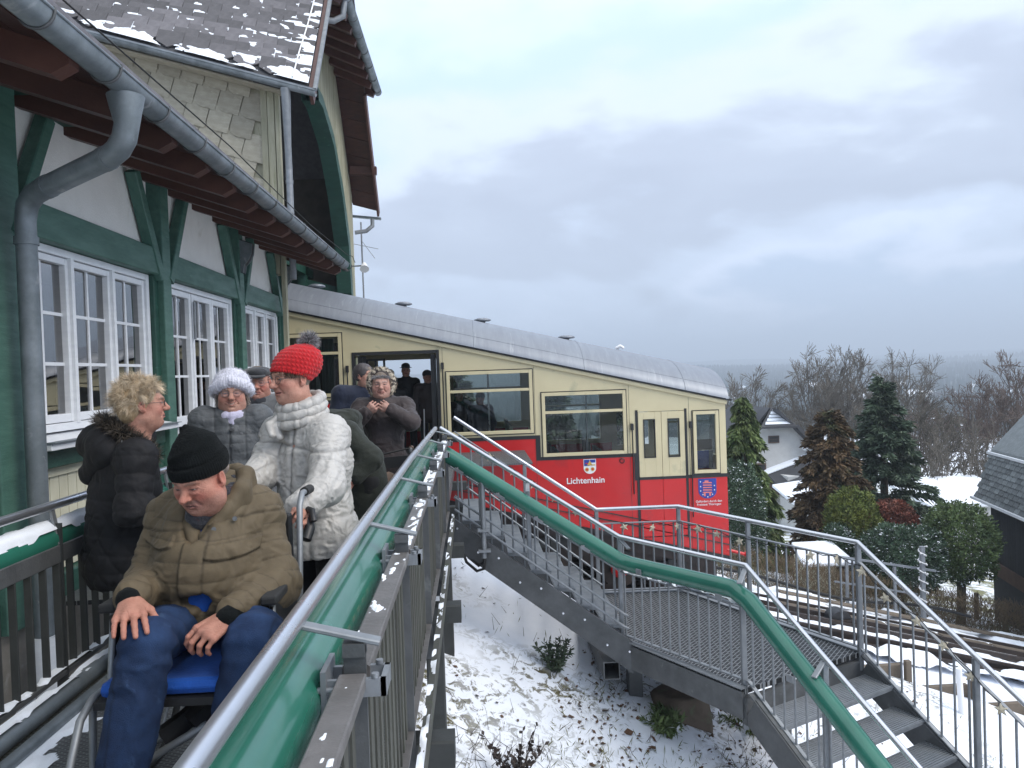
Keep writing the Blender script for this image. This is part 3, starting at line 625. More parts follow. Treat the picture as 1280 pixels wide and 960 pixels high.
lw = thing('low_wall', (5.2, 9.3, -2.8), 'low brown timber edging board holding back the snow below the rails', 'edging')
for i, (x, y) in enumerate(((5.05, 9.62), (5.85, 9.5), (6.65, 9.4))):
    z = gz(x, y); MB().box(x-.36, x+.36, y-.04, y+.04, z-.3, z+.07).build('board', M['old_wood'], lw, bevel=.006).rotation_euler = (0, 0, 0)
    if i < 3: MB().beam((x+.4, y-.09, z-.3), (x+.4, y-.09, z+.14), .07, .07).build('stake', M['old_wood'], lw)
mk = thing('marker_post', (5.75, 8.9, gz(5.75, 8.9)), 'thin white marker post standing in the snow by the edging board', 'post')
MB().tube([(5.75, 8.9, gz(5.75, 8.9)-.1), (5.72, 8.9, gz(5.75, 8.9)+.55)], .035, 10).build('post', M['white_plain'], mk)
# ================================================================ STATION BUILDING (long timber-framed wing)
sb = thing('station_building', (-2.9, 7, 0), 'green and white timber-framed station wing with white multi-pane windows and wide eaves', 'building')
G, GB = M['green_paint'], M['green_paint_beam']
W = -2.96   # wall face
box('plinth', M['concrete'], sb, -3.3, -2.90, -1, 12.0, -2.2, -.02)
box('backing_wall', M['plaster'], sb, -3.2, W-.12, -1, 5.2, -.02, 3.6)
for y0, y1 in ((-1, 4.72), (5.12, 7.27), (7.62, 9.68), (10.02, 11.92)):
    box('plaster_panel', M['plaster'], sb, -3.15, W+.01, y0-.02, y1+.02, 2.60, 3.5)
    MB().beam((-2.93, y0+.0, 2.57), (-2.93, y1, 2.57), .16, .24, ch=.008).build('rail_beam', GB, sb)
for y0, y1 in ((4.70, 5.14), (7.29, 7.60), (9.70, 10.0), (11.94, 12.14)):
    box('post', GB, sb, -3.1, -2.845, y0+.06, y1-.06, -.05, 3.4, bevel=.008)
    box('post_jamb', G, sb, -3.1, -2.90, y0-.04, y1+.04, -.05, 2.45, bevel=.006)
MB().beam((-2.90, -1, 3.44), (-2.90, 12.1, 3.44), .24, .15, ch=.01).build('wall_plate', G, sb)
for yc, sides in ((4.92, (1,)), (7.44, (-1, 1)), (9.85, (-1, 1)), (12.0, (-1,))):
    for s in sides:
        MB().beam((-2.885, yc+s*.10, 2.42), (-2.885, yc+s*.58, 3.30), .10, .10, up=(1, 0, 0), ch=.008).build('brace', GB, sb)
for yc in (9.85, 12.03):
    pr = [(0, 3.16), (.10, 3.16), (.13, 3.08), (.10, 3.0), (.18, 2.93), (.26, 2.92), (.34, 2.98), (.36, 3.10), (.33, 3.22), (0, 3.26)]
    pr = [(0, 2.80), (.07, 2.80), (.10, 2.90), (.19, 2.96), (.25, 3.04), (.27, 3.16), (.0, 3.22)]
    MB().prism([(-2.86+a*.6, yc-.045, b) for a, b in pr], (0, .10, 0)).build('corbel', M['black'], sb)
    for s in (-.06, .05): MB().prism([(-2.86+a*.63, yc+s, b-.012) for a, b in pr], (0, .015, 0)).build('corbel_edge', M['zinc'], sb)
# soffit, rafters, roof
sof = lambda x: 3.44-(x+2.9)*.34
for i in range(7):
    x0 = -2.95+i*.155; x1 = x0+.148
    MB().hexa([(x0, -1, sof(x0)), (x1, -1, sof(x1)), (x1, 12.1, sof(x1)), (x0, 12.1, sof(x0)), (x0, -1, sof(x0)+.02), (x1, -1, sof(x1)+.02), (x1, 12.1, sof(x1)+.02), (x0, 12.1, sof(x0)+.02)]).build('soffit_board', M['brown_wood'], sb)
raf = MB()
pr = [(-3.0, sof(-3.0)-.15), (-2.02, sof(-2.02)-.15), (-1.93, sof(-1.93)-.07), (-1.93, sof(-1.93)), (-3.0, sof(-3.0))]
rm = MB().prism([(a, -.05, b) for a, b in pr], (0, .10, 0)).mesh('rafter'); rm.materials.append(M['brown_rafter'])
for i in range(20):
    o = link('rafter', rm, None, sb); o.location = (0, -.58+i*.65, 0)
MB().hexa([(-3.4, -1, 3.66), (-1.86, -1, 3.17), (-1.86, 12.1, 3.17), (-3.4, 12.1, 3.66), (-3.4, -1, 3.72), (-1.86, -1, 3.22), (-1.86, 12.1, 3.22), (-3.4, 12.1, 3.72)]).build('roof', M['slate'], sb)
def gutter(mb, p0, p1, r, seg=12, thick=.006, bead=True):
    p0, p1 = Vector(p0), Vector(p1); d = (p1-p0).normalized(); s = d.cross(Vector((0, 0, 1))).normalized(); u = s.cross(d)
    vs = []
    for rr_ in (r, r-thick):
        for p in (p0, p1):
            for j in range(seg+1):
                a = math.pi*j/seg; vs.append(p+s*math.cos(a)*rr_-u*math.sin(a)*rr_)
    n = seg+1; fs = []
    for q in (0, 2): fs += [(q*n+j, q*n+j+1, (q+1)*n+j+1, (q+1)*n+j) for j in range(seg)]
    for e in (0, 1): fs += [(e*n+j, e*n+j+1, (e+2)*n+j+1, (e+2)*n+j) for j in range(seg)]
    mb.add(vs, fs, True)
    if bead:
        mb.tube([p0+s*r, p1+s*r], .009, 6)
    return mb
gt_ = MB()
gutter(gt_, (-1.88, -1, 3.115), (-1.88, 11.8, 3.155), .077).build('gutter', M['zinc'], sb)
for i in range(20):
    y = -.35+i*.65
    z = 3.117+y*.0033
    pts = [(-1.88+math.cos(a)*.083, y, z-math.sin(a)*.083) for a in np.linspace(-.15, math.pi+.1, 12)]
    MB().tube(pts, .0075, 5).build('gutter_strap', M['galv_dark'], sb)
MB().tube([(-1.80, -1, 3.20), (-1.79, 3, 3.19), (-1.78, 6, 3.235), (-1.80, 9, 3.21), (-1.79, 11.6, 3.26), (-1.74, 11.75, 3.26), (-1.72, 11.85, 3.18)], .005, 5).build('heating_wire', M['rubber'], sb)
dp = MB(); dp.tube([(-1.88, 4.43, 3.06), (-1.88, 4.43, 2.98)], [.100, .084], 18)
dp.tube([(-1.88, 4.43, 2.99), (-1.88, 4.43, 2.90), (-1.90, 4.44, 2.83), (-1.95, 4.47, 2.775), (-2.02, 4.51, 2.745), (-2.55, 4.82, 2.655), (-2.64, 4.87, 2.63), (-2.70, 4.90, 2.57), (-2.72, 4.91, 2.48), (-2.72, 4.91, 1.5), (-2.72, 4.91, -.75)], [.085, .066, .066, .066, .066, .066, .064, .062, .060, .060, .060], 20)
for p, q in (((-2.72, 4.91, 2.38), (-2.72, 4.91, 2.33)), ((-2.02, 4.51, 2.745), (-2.06, 4.53, 2.737)), ((-2.5, 4.79, 2.663), (-2.54, 4.815, 2.657))): dp.tube([p, q], .070, 20)
dp.build('downpipe', M['zinc'], sb)
MB().tube([(-2.72, 4.91, -.1), (-2.72, 4.91, -.35), (-2.62, 4.85, -.5), (-2.45, 4.7, -.58), (-2.3, 4.5, -.75)], .09, 16).build('drain_pipe', M['white_paint'], sb)

def pane_grid(parent, X, y0, y1, z0, z1, nc, nr, mun=.024, proud=.012, dx=.03):
    """muntins and panes in a casement, all in the plane X"""
    for i in range(1, nc):
        y = y0+(y1-y0)*i/nc; MB().box(X-.01, X+proud, y-mun/2, y+mun/2, z0, z1).build('muntin', M['white_paint'], parent)
    for j in range(1, nr):
        z = z0+(z1-z0)*j/nr; MB().box(X-.008, X+proud-.002, y0, y1, z-mun/2, z+mun/2).build('muntin', M['white_paint'], parent)
    pw, ph = (y1-y0)/nc, (z1-z0)/nr
    pm = MB().add([(0, 0, 0), (0, pw, 0), (0, pw, ph), (0, 0, ph)], [(0, 1, 2, 3)]).mesh('pane'); pm.materials.append(M['window_glass'])
    for i in range(nc):
        for j in range(nr):
            o = link('pane', pm, None, parent); o.location = (X, y0+pw*i, z0+ph*j); o.rotation_euler = (rad(0), rad(random.uniform(-.5, .5)), rad(random.uniform(-.6, .6)))
def frame(mb, X0, X1, y0, y1, z0, z1, w, wb=None):
    wb = wb or w
    mb.box(X0, X1, y0, y0+w, z0, z1).box(X0, X1, y1-w, y1, z0, z1).box(X0, X1-.002, y0+w, y1-w, z1-w, z1).box(X0, X1-.002, y0+w, y1-w, z0, z0+wb); return mb
def window(y0, y1, z0, z1, nb_=3):
    f = frame(MB(), -3.08, -2.935, y0, y1, z0, z1, .055)
    wn = f.build('window', M['white_paint'], sb, bevel=.004)
    a, b = y0+.055, y1-.055; w = (b-a)/nb_
    for k in range(nb_):
        c0, c1 = a+w*k+.008, a+w*(k+1)-.008
        frame(MB(), -3.06, -2.955, c0, c1, z0+.06, z1-.06, .048, .06).build('casement', M['white_paint'], wn, bevel=.004)
        pane_grid(wn, -3.0, c0+.048, c1-.048, z0+.12, z1-.108, 2, 3)
        if k: box('mullion', M['white_paint'], wn, -3.06, -2.93, a+w*k-.022, a+w*k+.022, z0+.05, z1-.05)
    MB().hexa([(-3.0, y0-.03, z0-.10), (-2.74, y0-.03, z0-.10), (-2.74, y1+.05, z0-.10), (-3.0, y1+.05, z0-.10), (-3.0, y0-.03, z0-.01), (-2.74, y0-.03, z0-.055), (-2.74, y1+.05, z0-.055), (-3.0, y1+.05, z0-.01)]).build('sill', M['white_paint'], wn, bevel=.006)
    box('sill_flashing', M['zinc'], wn, -2.95, -2.715, y0-.04, y1+.06, z0-.052, z0-.046)
    return wn
window(5.16, 7.24, 1.13, 2.445); window(10.06, 11.90, 1.13, 2.445)
for y0, y1 in ((-1, 4.72), (5.14, 7.27), (10.02, 11.92)):
    MB().beam((-2.93, y0, .98), (-2.93, y1, .98), .14, .17, ch=.008).build('sill_beam', G, sb)
    n = round((y1-y0-.2)/.12)
    for k in range(n):
        a = y0+.1+k*(y1-y0-.2)/n; MB().box(-3.02, -2.955, a+.004, a+(y1-y0-.2)/n-.003, .24, .89).build('cladding_board', M['cream_board'], sb)
    frame(MB(), -2.975, -2.93, y0+.01, y1-.01, .17, .90, .075).build('panel_frame', M['cream_board'], sb)
    MB().beam((-2.93, y0, .06), (-2.93, y1, .06), .14, .2, ch=.008).build('base_beam', G, sb)
# door bay
dr = frame(MB(), -3.08, -2.93, 7.66, 9.66, 0, 2.445, .055).build('door_frame', M['white_paint'], sb, bevel=.004)
def leaf(name, y0, y1, parent):
    lf = frame(MB(), -3.05, -2.955, y0, y1, .02, 2.385, .06).box(-3.05, -2.957, y0+.05, y1-.05, 1.0, 1.10).box(-3.05, -2.957, y0+.05, y1-.05, .5, .58).box(-3.04, -2.975, y0+.05, y1-.05, .05, .52).build(name, M['white_paint'], parent, bevel=.004)
    pane_grid(lf, -3.0, y0+.06, y1-.06, 1.10, 2.325, 2, 3); pane_grid(lf, -3.0, y0+.06, y1-.06, .58, 1.0, 3, 3, .018)
leaf('side_light', 7.715, 8.34, sb); leaf('door', 8.36, 8.98, sb); leaf('door', 8.99, 9.605, sb)
MB().tube([(-2.93, 8.36, 1.9), (-2.93, 8.36, 2.3)], .014, 8).build('door_closer', M['galv'], sb)
MB().tube([(-2.95, 8.93, 1.02), (-2.90, 8.93, 1.02), (-2.90, 8.83, 1.02)], .009, 8).build('handle', M['stainless'], sb)
# interior seen through the glass
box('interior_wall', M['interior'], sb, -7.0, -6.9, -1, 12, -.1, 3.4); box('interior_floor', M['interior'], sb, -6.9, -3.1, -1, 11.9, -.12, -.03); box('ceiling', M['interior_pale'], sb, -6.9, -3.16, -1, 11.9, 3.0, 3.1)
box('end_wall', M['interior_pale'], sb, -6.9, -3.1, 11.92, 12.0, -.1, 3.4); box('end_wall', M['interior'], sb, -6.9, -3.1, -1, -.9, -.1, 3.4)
for y in (6.95, 11.65):
    v = [(-3.22+.02*math.sin(k*1.9), y+k*.02, z) for z in (1.2, 2.42) for k in range(12)]
    MB().add(v, [(k, k+1, k+13, k+12) for k in range(11)], True).build('curtain', M['curtain'], sb)

# ================================================================ FUNICULAR HALL
hall = thing('station_hall', (-2.74, 15.1, -1), 'tall shingled station hall with snowy slate roof and dark arched portal over the track', 'building')
SL = .28
ez = lambda x: 5.60+SL*(-2.15-x)
MB().prism([(-11, 11.66, 3.0), (-2.78, 11.66, 3.0), (-2.78, 11.66, ez(-2.78)-.02), (-11, 11.66, ez(-11)-.02)], (0, .12, 0)).build('wall', M['cream_weathered'], hall)
c_ = MB(); sw, shh = .345, .40
pr = [(0.007, shh), (0.007, .10), (.04, .03), (.10, 0), (sw-.007, 0), (sw-.007, shh)]
c_.prism([(a, -.002-(.022 if b < .2 else 0.0), b) for a, b in pr], (0, -.016, 0))
shm = c_.mesh('shingle'); shm.materials.append(M['shingle_cream'])
ang = math.atan(SL)
for r in range(-1, 12):
    for c in range(13):
        s = -2.98-sw*math.cos(ang)*(c+.5*(r % 2)+1); z = ez(s)-.25-.315*(r+1)
        if s < -7.0 or z < 3.0 or (s > -3.0): continue
        o = link('shingle', shm, None, hall); o.location = (s, 11.655-.003*(r % 2), z+random.uniform(-.006, .006)); o.rotation_euler = (0, ang+random.uniform(-.008, .008), random.uniform(-.004, .004))
for i, (x, w) in enumerate(((-2.93, .09), (-2.825, .10), (-2.73, .06))):
    box('corner_board', M['cream_weathered'], hall, x-w/2, x+w/2, 11.57-.02*i, 11.64, (3.0 if i < 2 else -1.5), ez(x)-.05, bevel=.004)
def arch_z(y):
    ys = [12.1, 12.25, 12.95, 13.9, 15.05, 16.2, 17.15, 17.85, 18.0]; zs = [3.2, 4.6, 5.6, 6.45, 6.85, 6.45, 5.6, 4.6, 3.2]
    if 11.7 < y < 15.05: return 6.85
    return float(np.interp(y, ys, zs)) if 11.7 < y < 18.0 else -3.0
def rake_z(y): return min(ez(-2.74)-.08+1.27*(y-11.3), ez(-2.74)-.08+1.27*(18.9-y), 8.25)
nb2 = 51
for k in range(nb2):
    y0 = 11.68+k*.14; y1 = y0+.13; ym = (y0+y1)/2
    zb = arch_z(ym)
    if 11.7 < ym < 18: zb = max(arch_z(y0), zb)
    if min(rake_z(y0), rake_z(y1)) < zb+.04: continue
    MB().hexa([(-2.80, y0, zb), (-2.745, y0, zb), (-2.745, y1, zb), (-2.80, y1, zb), (-2.80, y0, rake_z(y0)), (-2.745, y0, rake_z(y0)), (-2.745, y1, rake_z(y1)), (-2.80, y1, rake_z(y1))]).build('gable_board', M['cream_weathered'], hall)
ys = np.concatenate([np.linspace(14.6, 17.96, 30), [18.0]])
inn = [(y, arch_z(min(max(y, 12.11), 17.99))) for y in ys]; inn = inn+[(17.98, -2.5)]
mb = MB(); cy = 15.05
def shrink(y, z, k): return (cy+(y-cy)*(1-k/3), z-(k if z > 3.4 else 0)*.9)
vs = []
for (y, z) in inn:
    y2, z2 = shrink(y, z, .24)
    vs += [(-2.68, y, z+.02), (-2.68, y2, z2), (-3.0, y2, z2), (-3.0, y, z+.02)]
fs = []
for i in range(len(inn)-1):
    for j in range(4): fs.append((i*4+j, i*4+(j+1) % 4, (i+1)*4+(j+1) % 4, (i+1)*4+j))
mb.add(vs, fs).build('arch_trim', G, hall)
box('wall', M['interior'], hall, -11, -2.8, 18.7, 18.82, -3.5, 6.2); box('wall', M['interior'], hall, -11.1, -11, 12, 18.8, -3, 10)
for x in (-3.8, -5.4, -7.0): 
    MB().beam((x, 17.9, -2), (x, 17.9, 5), .2, .2).build('inner_post', G, hall); MB().beam((x, 12.3, 3.9-SL*(x+3.8)), (x, 18.6, 3.9-SL*(x+3.8)), .2, .2).build('tie_beam', G, hall)
for z in (1.9, 3.4): MB().beam((-2.9, 17.95, z), (-9, 17.95, z+1.7), .12, .16).build('inner_rail', G, hall)
MB().hexa([(-11, 11.30, ez(-11)-.13), (-2.6, 11.30, ez(-2.6)-.13), (-2.6, 11.66, ez(-2.6)-.10), (-11, 11.66, ez(-11)-.10), (-11, 11.30, ez(-11)-.11), (-2.6, 11.30, ez(-2.6)-.11), (-2.6, 11.66, ez(-2.6)-.08), (-11, 11.66, ez(-11)-.08)]).build('eave_soffit', M['shingle_cream'], hall)
# roof
def roofp(x, t, dz=0): return (x, 11.25+t, ez(x)+1.27*t+dz)
cs, sn = math.cos(math.atan(1.27)), math.sin(math.atan(1.27))
mb = MB(); x0, x1 = -11.2, -2.15
mb.hexa([roofp(x0, 0, -.10), roofp(x1, 0, -.10), roofp(x1, 3.85, -.10), roofp(x0, 3.85, -.10), roofp(x0, 0), roofp(x1, 0), roofp(x1, 3.85), roofp(x0, 3.85)]).build('roof', M['roof_dark'], hall)
mz = lambda p: (p[0], 30.3-p[1]-.05, p[2])
MB().hexa([mz(p) for p in (roofp(x0, 0, -.10), roofp(x1, 0, -.10), roofp(x1, 3.85, -.10), roofp(x0, 3.85, -.10), roofp(x0, 0), roofp(x1, 0), roofp(x1, 3.85), roofp(x0, 3.85))]).build('roof', M['slate'], hall)
hx = MB(); tw, th = .36, .40
hx.prism([(-tw/2+.004, .13, 0), (0, 0, 0), (tw/2-.004, .13, 0), (tw/2-.004, th, -.004), (-tw/2+.004, th, -.004)], (0, 0, .022)); hm = hx.mesh('roof_slate'); hm.materials.append(M['slate'])
ux = Vector((1, 0, -SL)).normalized(); uy = Vector((0, 1, 1.27)).normalized(); un = ux.cross(uy).normalized(); ux = uy.cross(un)
for r in range(18):
    for c in range(15):
        x = -2.38-(c+.5*(r % 2))*tw; t = (.05+r*.175)*cs
        if x < -7.6: continue
        if r < 1 and False: continue
        p = Vector(roofp(x, t, .018)); o = link('roof_slate', hm, None, hall)
        uy2 = (uy+un*.055).normalized(); un2 = ux.cross(uy2)
        o.matrix_basis = Matrix(((ux.x, uy2.x, un2.x, p.x), (ux.y, uy2.y, un2.y, p.y), (ux.z, uy2.z, un2.z, p.z+.0), (0, 0, 0, 1)))
def rs(u, v):
    x = -7.5+u*5.3; t = v*2.6; return np.stack([x, 11.25+t, 5.60+SL*(-2.15-x)+1.27*t+.062], 1), tuple(un)
snow_on('snow_patch', hall, rs, 420, 300, .575, (30, 34), .010, 51, 7, edge=lambda u, v: np.clip(.12-v*1.2, 0, 1)+np.clip((u-.86)*.9, 0, .12)+.10*(vn(np.stack([u*6, v*4, u*0], 1), 4, 2)-.5))
mb = MB(); gutter(mb, (-11.2, 11.19, ez(-11.2)-.05), (-2.08, 11.19, ez(-2.08)-.05), .07).build('gutter', M['zinc'], hall)
MB().beam(roofp(-11.2, -.03, .01), roofp(-2.12, -.03, .01), .16, .02).build('eave_flashing', M['galv'], hall)
MB().beam(roofp(-2.13, -.03, .02), roofp(-2.13, 1.80, .02), .10, .05).build('verge_flashing', M['galv'], hall)
MB().beam(roofp(-2.16, -.03, -.10), roofp(-2.16, 1.80, -.10), .05, .22).build('barge_board', M['brown_rafter'], hall)
MB().tube([roofp(-2.42, .0, .1), roofp(-2.40, .4, .11), roofp(-2.36, .9, .10), roofp(-2.33, 1.4, .11), roofp(-2.30, 2.6, .1)], .012, 6).build('lightning_wire', M['white_plain'], hall)
MB().tube([(-2.52, 11.19, ez(-2.5)-.10), (-2.52, 11.22, ez(-2.5)-.3), (-2.56, 11.40, ez(-2.5)-.85), (-2.57, 11.46, 4.5)], [.07, .065, .05, .05], 12).tube([(-2.57, 11.46, 4.6), (-2.57, 11.46, 2.9)], .05, 12).tube([(-2.57, 11.46, 4.35), (-2.57, 11.46, 4.3)], .056, 12).build('downpipe', M['galv'], hall)
# half hip over the gable
HZ = 7.86
MB().hexa([(-1.92, 13.0, HZ-.04), (-1.92, 17.45, HZ-.04), (-4.2, 15.8, HZ+2.9), (-4.2, 14.5, HZ+2.9), (-1.92, 13.0, HZ+.06), (-1.92, 17.45, HZ+.06), (-4.2, 15.8, HZ+3.0), (-4.2, 14.5, HZ+3.0)]).build('hip_roof', M['slate'], hall)
MB().hexa([(-2.74, 12.9, HZ+.28), (-1.94, 12.95, HZ-.06), (-1.94, 17.5, HZ-.06), (-2.74, 17.5, HZ+.28), (-2.74, 12.9, HZ+.30), (-1.94, 12.95, HZ-.04), (-1.94, 17.5, HZ-.04), (-2.74, 17.5, HZ+.30)]).build('hip_soffit', M['brown_wood'], hall)
for k in range(9):
    y = 13.1+k*.54; MB().beam((-2.74, y, HZ+.20), (-1.96, y, HZ-.13), .12, .14, ch=.006).build('rafter', M['brown_rafter'], hall)
gutter(MB(), (-1.90, 12.9, HZ-.02), (-1.90, 17.6, HZ-.02), .085).build('gutter', M['zinc'], hall)
for k in range(7):
    y = 13.2+k*.7; MB().tube([(-1.90+math.cos(a)*.09, y, HZ-.02-math.sin(a)*.09) for a in np.linspace(0, math.pi, 9)], .008, 5).build('gutter_strap', M['galv_dark'], hall)
MB().tube([(-1.92, 13.15, HZ-.1), (-1.95, 13.15, HZ-.35), (-2.1, 13.1, HZ-.45), (-2.3, 13.05, HZ-.45)], .05, 12).build('downpipe', M['galv'], hall)
# north verge soffit and boards
for k in range(7):
    t0, t1 = k*.27, k*.27+.255
    a, b = mz(roofp(-2.76, t0, -.14)), mz(roofp(-2.15, t0, -.14)); c, d = mz(roofp(-2.15, t1, -.14)), mz(roofp(-2.76, t1, -.14))
    MB().hexa([a, b, c, d]+[(p[0], p[1], p[2]+.02) for p in (a, b, c, d)]).build('verge_board', M['brown_wood'], hall)
MB().beam(mz(roofp(-2.15, -.05, -.14)), mz(roofp(-2.15, 1.75, -.14)), .05, .26).build('barge_board', M['brown_rafter'], hall)
p = mz(roofp(-2.7, .62, -.24)); MB().beam(p, (p[0]+.62, p[1], p[2]-.02), .16, .18, ch=.01).build('purlin_end', M['brown_rafter'], hall)
p = mz(roofp(-2.15, -.1, -.12)); MB().beam((-2.8, p[1], p[2]+.02), (-2.10, p[1], p[2]-.06), .12, .05).build('gutter_end', M['zinc'], hall)
MB().tube([(-2.3, 19.0, p[2]-.08), (-2.3, 18.98, p[2]-.25), (-2.45, 18.95, p[2]-.38), (-2.72, 18.9, p[2]-.42)], .05, 10).build('downpipe', M['galv'], hall)
mast = thing('antenna_mast', (-2.9, 21, 2), 'slim antenna mast with thin aerial arms rising behind the portal', 'antenna')
MB().tube([(-2.85, 21.0, -2), (-2.85, 21.0, 5.6)], .022, 8).build('mast', M['galv'], mast)
MB().tube([(-3.2, 21, 5.05), (-2.4, 20.9, 4.85)], .008, 6).tube([(-2.85, 21, 5.1), (-2.5, 20.9, 4.6)], .008, 6).build('aerial', M['galv'], mast)
fl_ = thing('floodlight', (-2.6, 17.9, 4.0), 'small white floodlight on an arm beside the arched portal', 'lamp')
MB().beam((-2.74, 18.4, 4.05), (-2.45, 18.35, 4.05), .03, .03).build('arm', M['galv'], fl_); MB().tube([(-2.45, 18.35, 4.1), (-2.43, 18.2, 3.95)], [.04, .11], 12).build('lamp_head', M['white_plain'], fl_)

# ================================================================ FUNICULAR CAR
car = thing('funicular_car', (1, 14.1, -2), 'red and cream funicular carriage with stepped windows standing at the station on the incline', 'railway car')
CR_, RD, BK = M['car_cream'], M['car_red'], M['black']
RS = .237
top = lambda x: .80+RS*(4.66-x)
bot = lambda x: -2.13+.245*(4.66-x)
HOLES = [(-3.75, -2.36, 1.12, 2.20), (-2.12, -.62, -.12, 1.84), (-.44, 1.06, .33, 1.43), (1.28, 2.77, -.12, .99), (3.02, 3.88, -1.72, .61), (4.07, 4.49, -.54, .55)]
belt = lambda x: 1.0 if x < -2.12 else (.22 if x < 1.17 else (-.18 if x < 2.98 else -.62))
XB = [-5.6, -3.75, -2.36, -2.12, -.62, -.44, 1.06, 1.17, 1.28, 2.77, 2.98, 3.02, 3.88, 4.07, 4.49, 4.66]
def car_side(ya, yb, far=False):
    for which, mm, nm in (('c', CR_, 'cream_panel'), ('r', RD, 'red_panel')):
        mb = MB()
        for x0, x1 in zip(XB, XB[1:]):
            xm = (x0+x1)/2; bz = belt(xm)
            lo, hi = (bz, None) if which == 'c' else (None, bz)
            hs = [(h[2], h[3]) for h in HOLES if h[0] < xm < h[1]]
            L0 = (lo, lo) if lo is not None else (bot(x0), bot(x1)); H0 = (hi, hi) if hi is not None else (top(x0), top(x1))
            iv = [(L0, H0)]
            for (a, b) in hs:
                nv = []
                for (l, h) in iv:
                    if b <= min(l) or a >= max(h): nv.append((l, h)); continue
                    if a > max(l): nv.append((l, (a, a)))
                    if b < min(h): nv.append(((b, b), h))
                iv = nv
            for (l, h) in iv:
                mb.hexa([(x0, ya, l[0]), (x1, ya, l[1]), (x1, yb, l[1]), (x0, yb, l[0]), (x0, ya, h[0]), (x1, ya, h[1]), (x1, yb, h[1]), (x0, yb, h[0])])
        me = mb.mesh(nm); bm = bmesh.new(); bm.from_mesh(me); bmesh.ops.remove_doubles(bm, verts=bm.verts, dist=.0005); bmesh.ops.recalc_face_normals(bm, faces=bm.faces); bm.to_mesh(me); bm.free(); link(nm, me, mm, car)
HN = list(HOLES); car_side(14.0, 14.06); HOLES[1] = (-2.0, -.45, .98, 1.76); HOLES[4] = (3.1, 3.8, -.25, .46); XB = sorted(set(XB+[-2.0, 3.1, 3.8])); car_side(16.54, 16.6, True); HOLES[:] = HN
# belt strip in black, stepped
mb = MB(); BP = [(-5.6, 1.0), (-2.12, 1.0), None, (-.62, .22), (1.17, .22), (1.17, -.18), (2.98, -.18), (2.98, -.62), (4.66, -.62)]
Y0 = 13.993
for a, b in zip(BP, BP[1:]):
    if not a or not b: continue
    if a[1] == b[1]: mb.box(a[0]-.03, b[0]+.03, Y0, 14.0, a[1]-.035, a[1]+.03)
    else: mb.box(a[0]-.05, a[0]+.035, Y0-.002, 14.0, b[1]-.033, a[1]+.028)
mb.box(2.97, 3.015, Y0-.003, 14.0, -1.75, .64).box(3.885, 3.93, Y0-.003, 14.0, -1.75, .64)
mb.build('belt_strip', BK, car)
MB().hexa([(x, y, z) for x, y, z in ((-5.6, 13.97, bot(-5.6)-.07), (4.68, 13.97, bot(4.68)-.07), (4.68, 14.03, bot(4.68)-.07), (-5.6, 14.03, bot(-5.6)-.07), (-5.6, 13.97, bot(-5.6)), (4.68, 13.97, bot(4.68)), (4.68, 14.03, bot(4.68)), (-5.6, 14.03, bot(-5.6)))]).build('skirt_rail', BK, car)
mb = MB()
for dz in (.20, .34): mb.hexa([(-5.6, 13.985, bot(-5.6)+dz), (4.66, 13.985, bot(4.66)+dz), (4.66, 14, bot(4.66)+dz), (-5.6, 14, bot(-5.6)+dz), (-5.6, 13.985, bot(-5.6)+dz+.018), (4.66, 13.985, bot(4.66)+dz+.018), (4.66, 14, bot(4.66)+dz+.018), (-5.6, 14, bot(-5.6)+dz+.018)])
mb.build('skirt_trim', M['dark_steel'], car)
def xz_frame(mb, x0, x1, z0, z1, w, ya, yb):
    return mb.box(x0-w, x0, ya, yb, z0-w, z1+w).box(x1, x1+w, ya, yb, z0-w, z1+w).box(x0, x1, ya+.002, yb, z1, z1+w).box(x0, x1, ya+.002, yb, z0-w, z0)
for i in (0, 2, 3, 5):
    h = HOLES[i]
    xz_frame(MB(), h[0]-.035, h[1]+.035, h[2]-.035, h[3]+.035, .014, 13.99, 14.0).build('window_seal', BK, car)
    w = xz_frame(MB(), h[0]+.03, h[1]-.03, h[2]+.03, h[3]-.03, .06, 13.965, 14.03)
    tz = h[3]-.30*(h[3]-h[2]) if i != 5 else None
    if tz: w.box(h[0]+.03, h[1]-.03, 13.968, 14.03, tz-.025, tz+.025)
    w = w.build('window', CR_, car, bevel=.004)
    for (a, b) in (((h[2]+.03, tz-.025), (tz+.025, h[3]-.03)) if tz else ((h[2]+.03, h[3]-.03),)):
        MB().add([(h[0]+.03, 14.01, a), (h[1]-.03, 14.01, a), (h[1]-.03, 14.01, b), (h[0]+.03, 14.01, b)], [(0, 1, 2, 3)]).build('pane', M['car_glass'], w)
    w2 = xz_frame(MB(), h[0]+.03, h[1]-.03, h[2]+.03, h[3]-.03, .06, 16.57, 16.63).box(h[0], h[1], 16.57, 16.62, h[3]-.36, h[3]-.32).build('window', CR_, car)
    MB().add([(h[0]+.03, 16.59, h[2]), (h[1]-.03, 16.59, h[2]), (h[1]-.03, 16.59, h[3]), (h[0]+.03, 16.59, h[3])], [(0, 1, 2, 3)]).build('pane', M['car_glass'], w2)
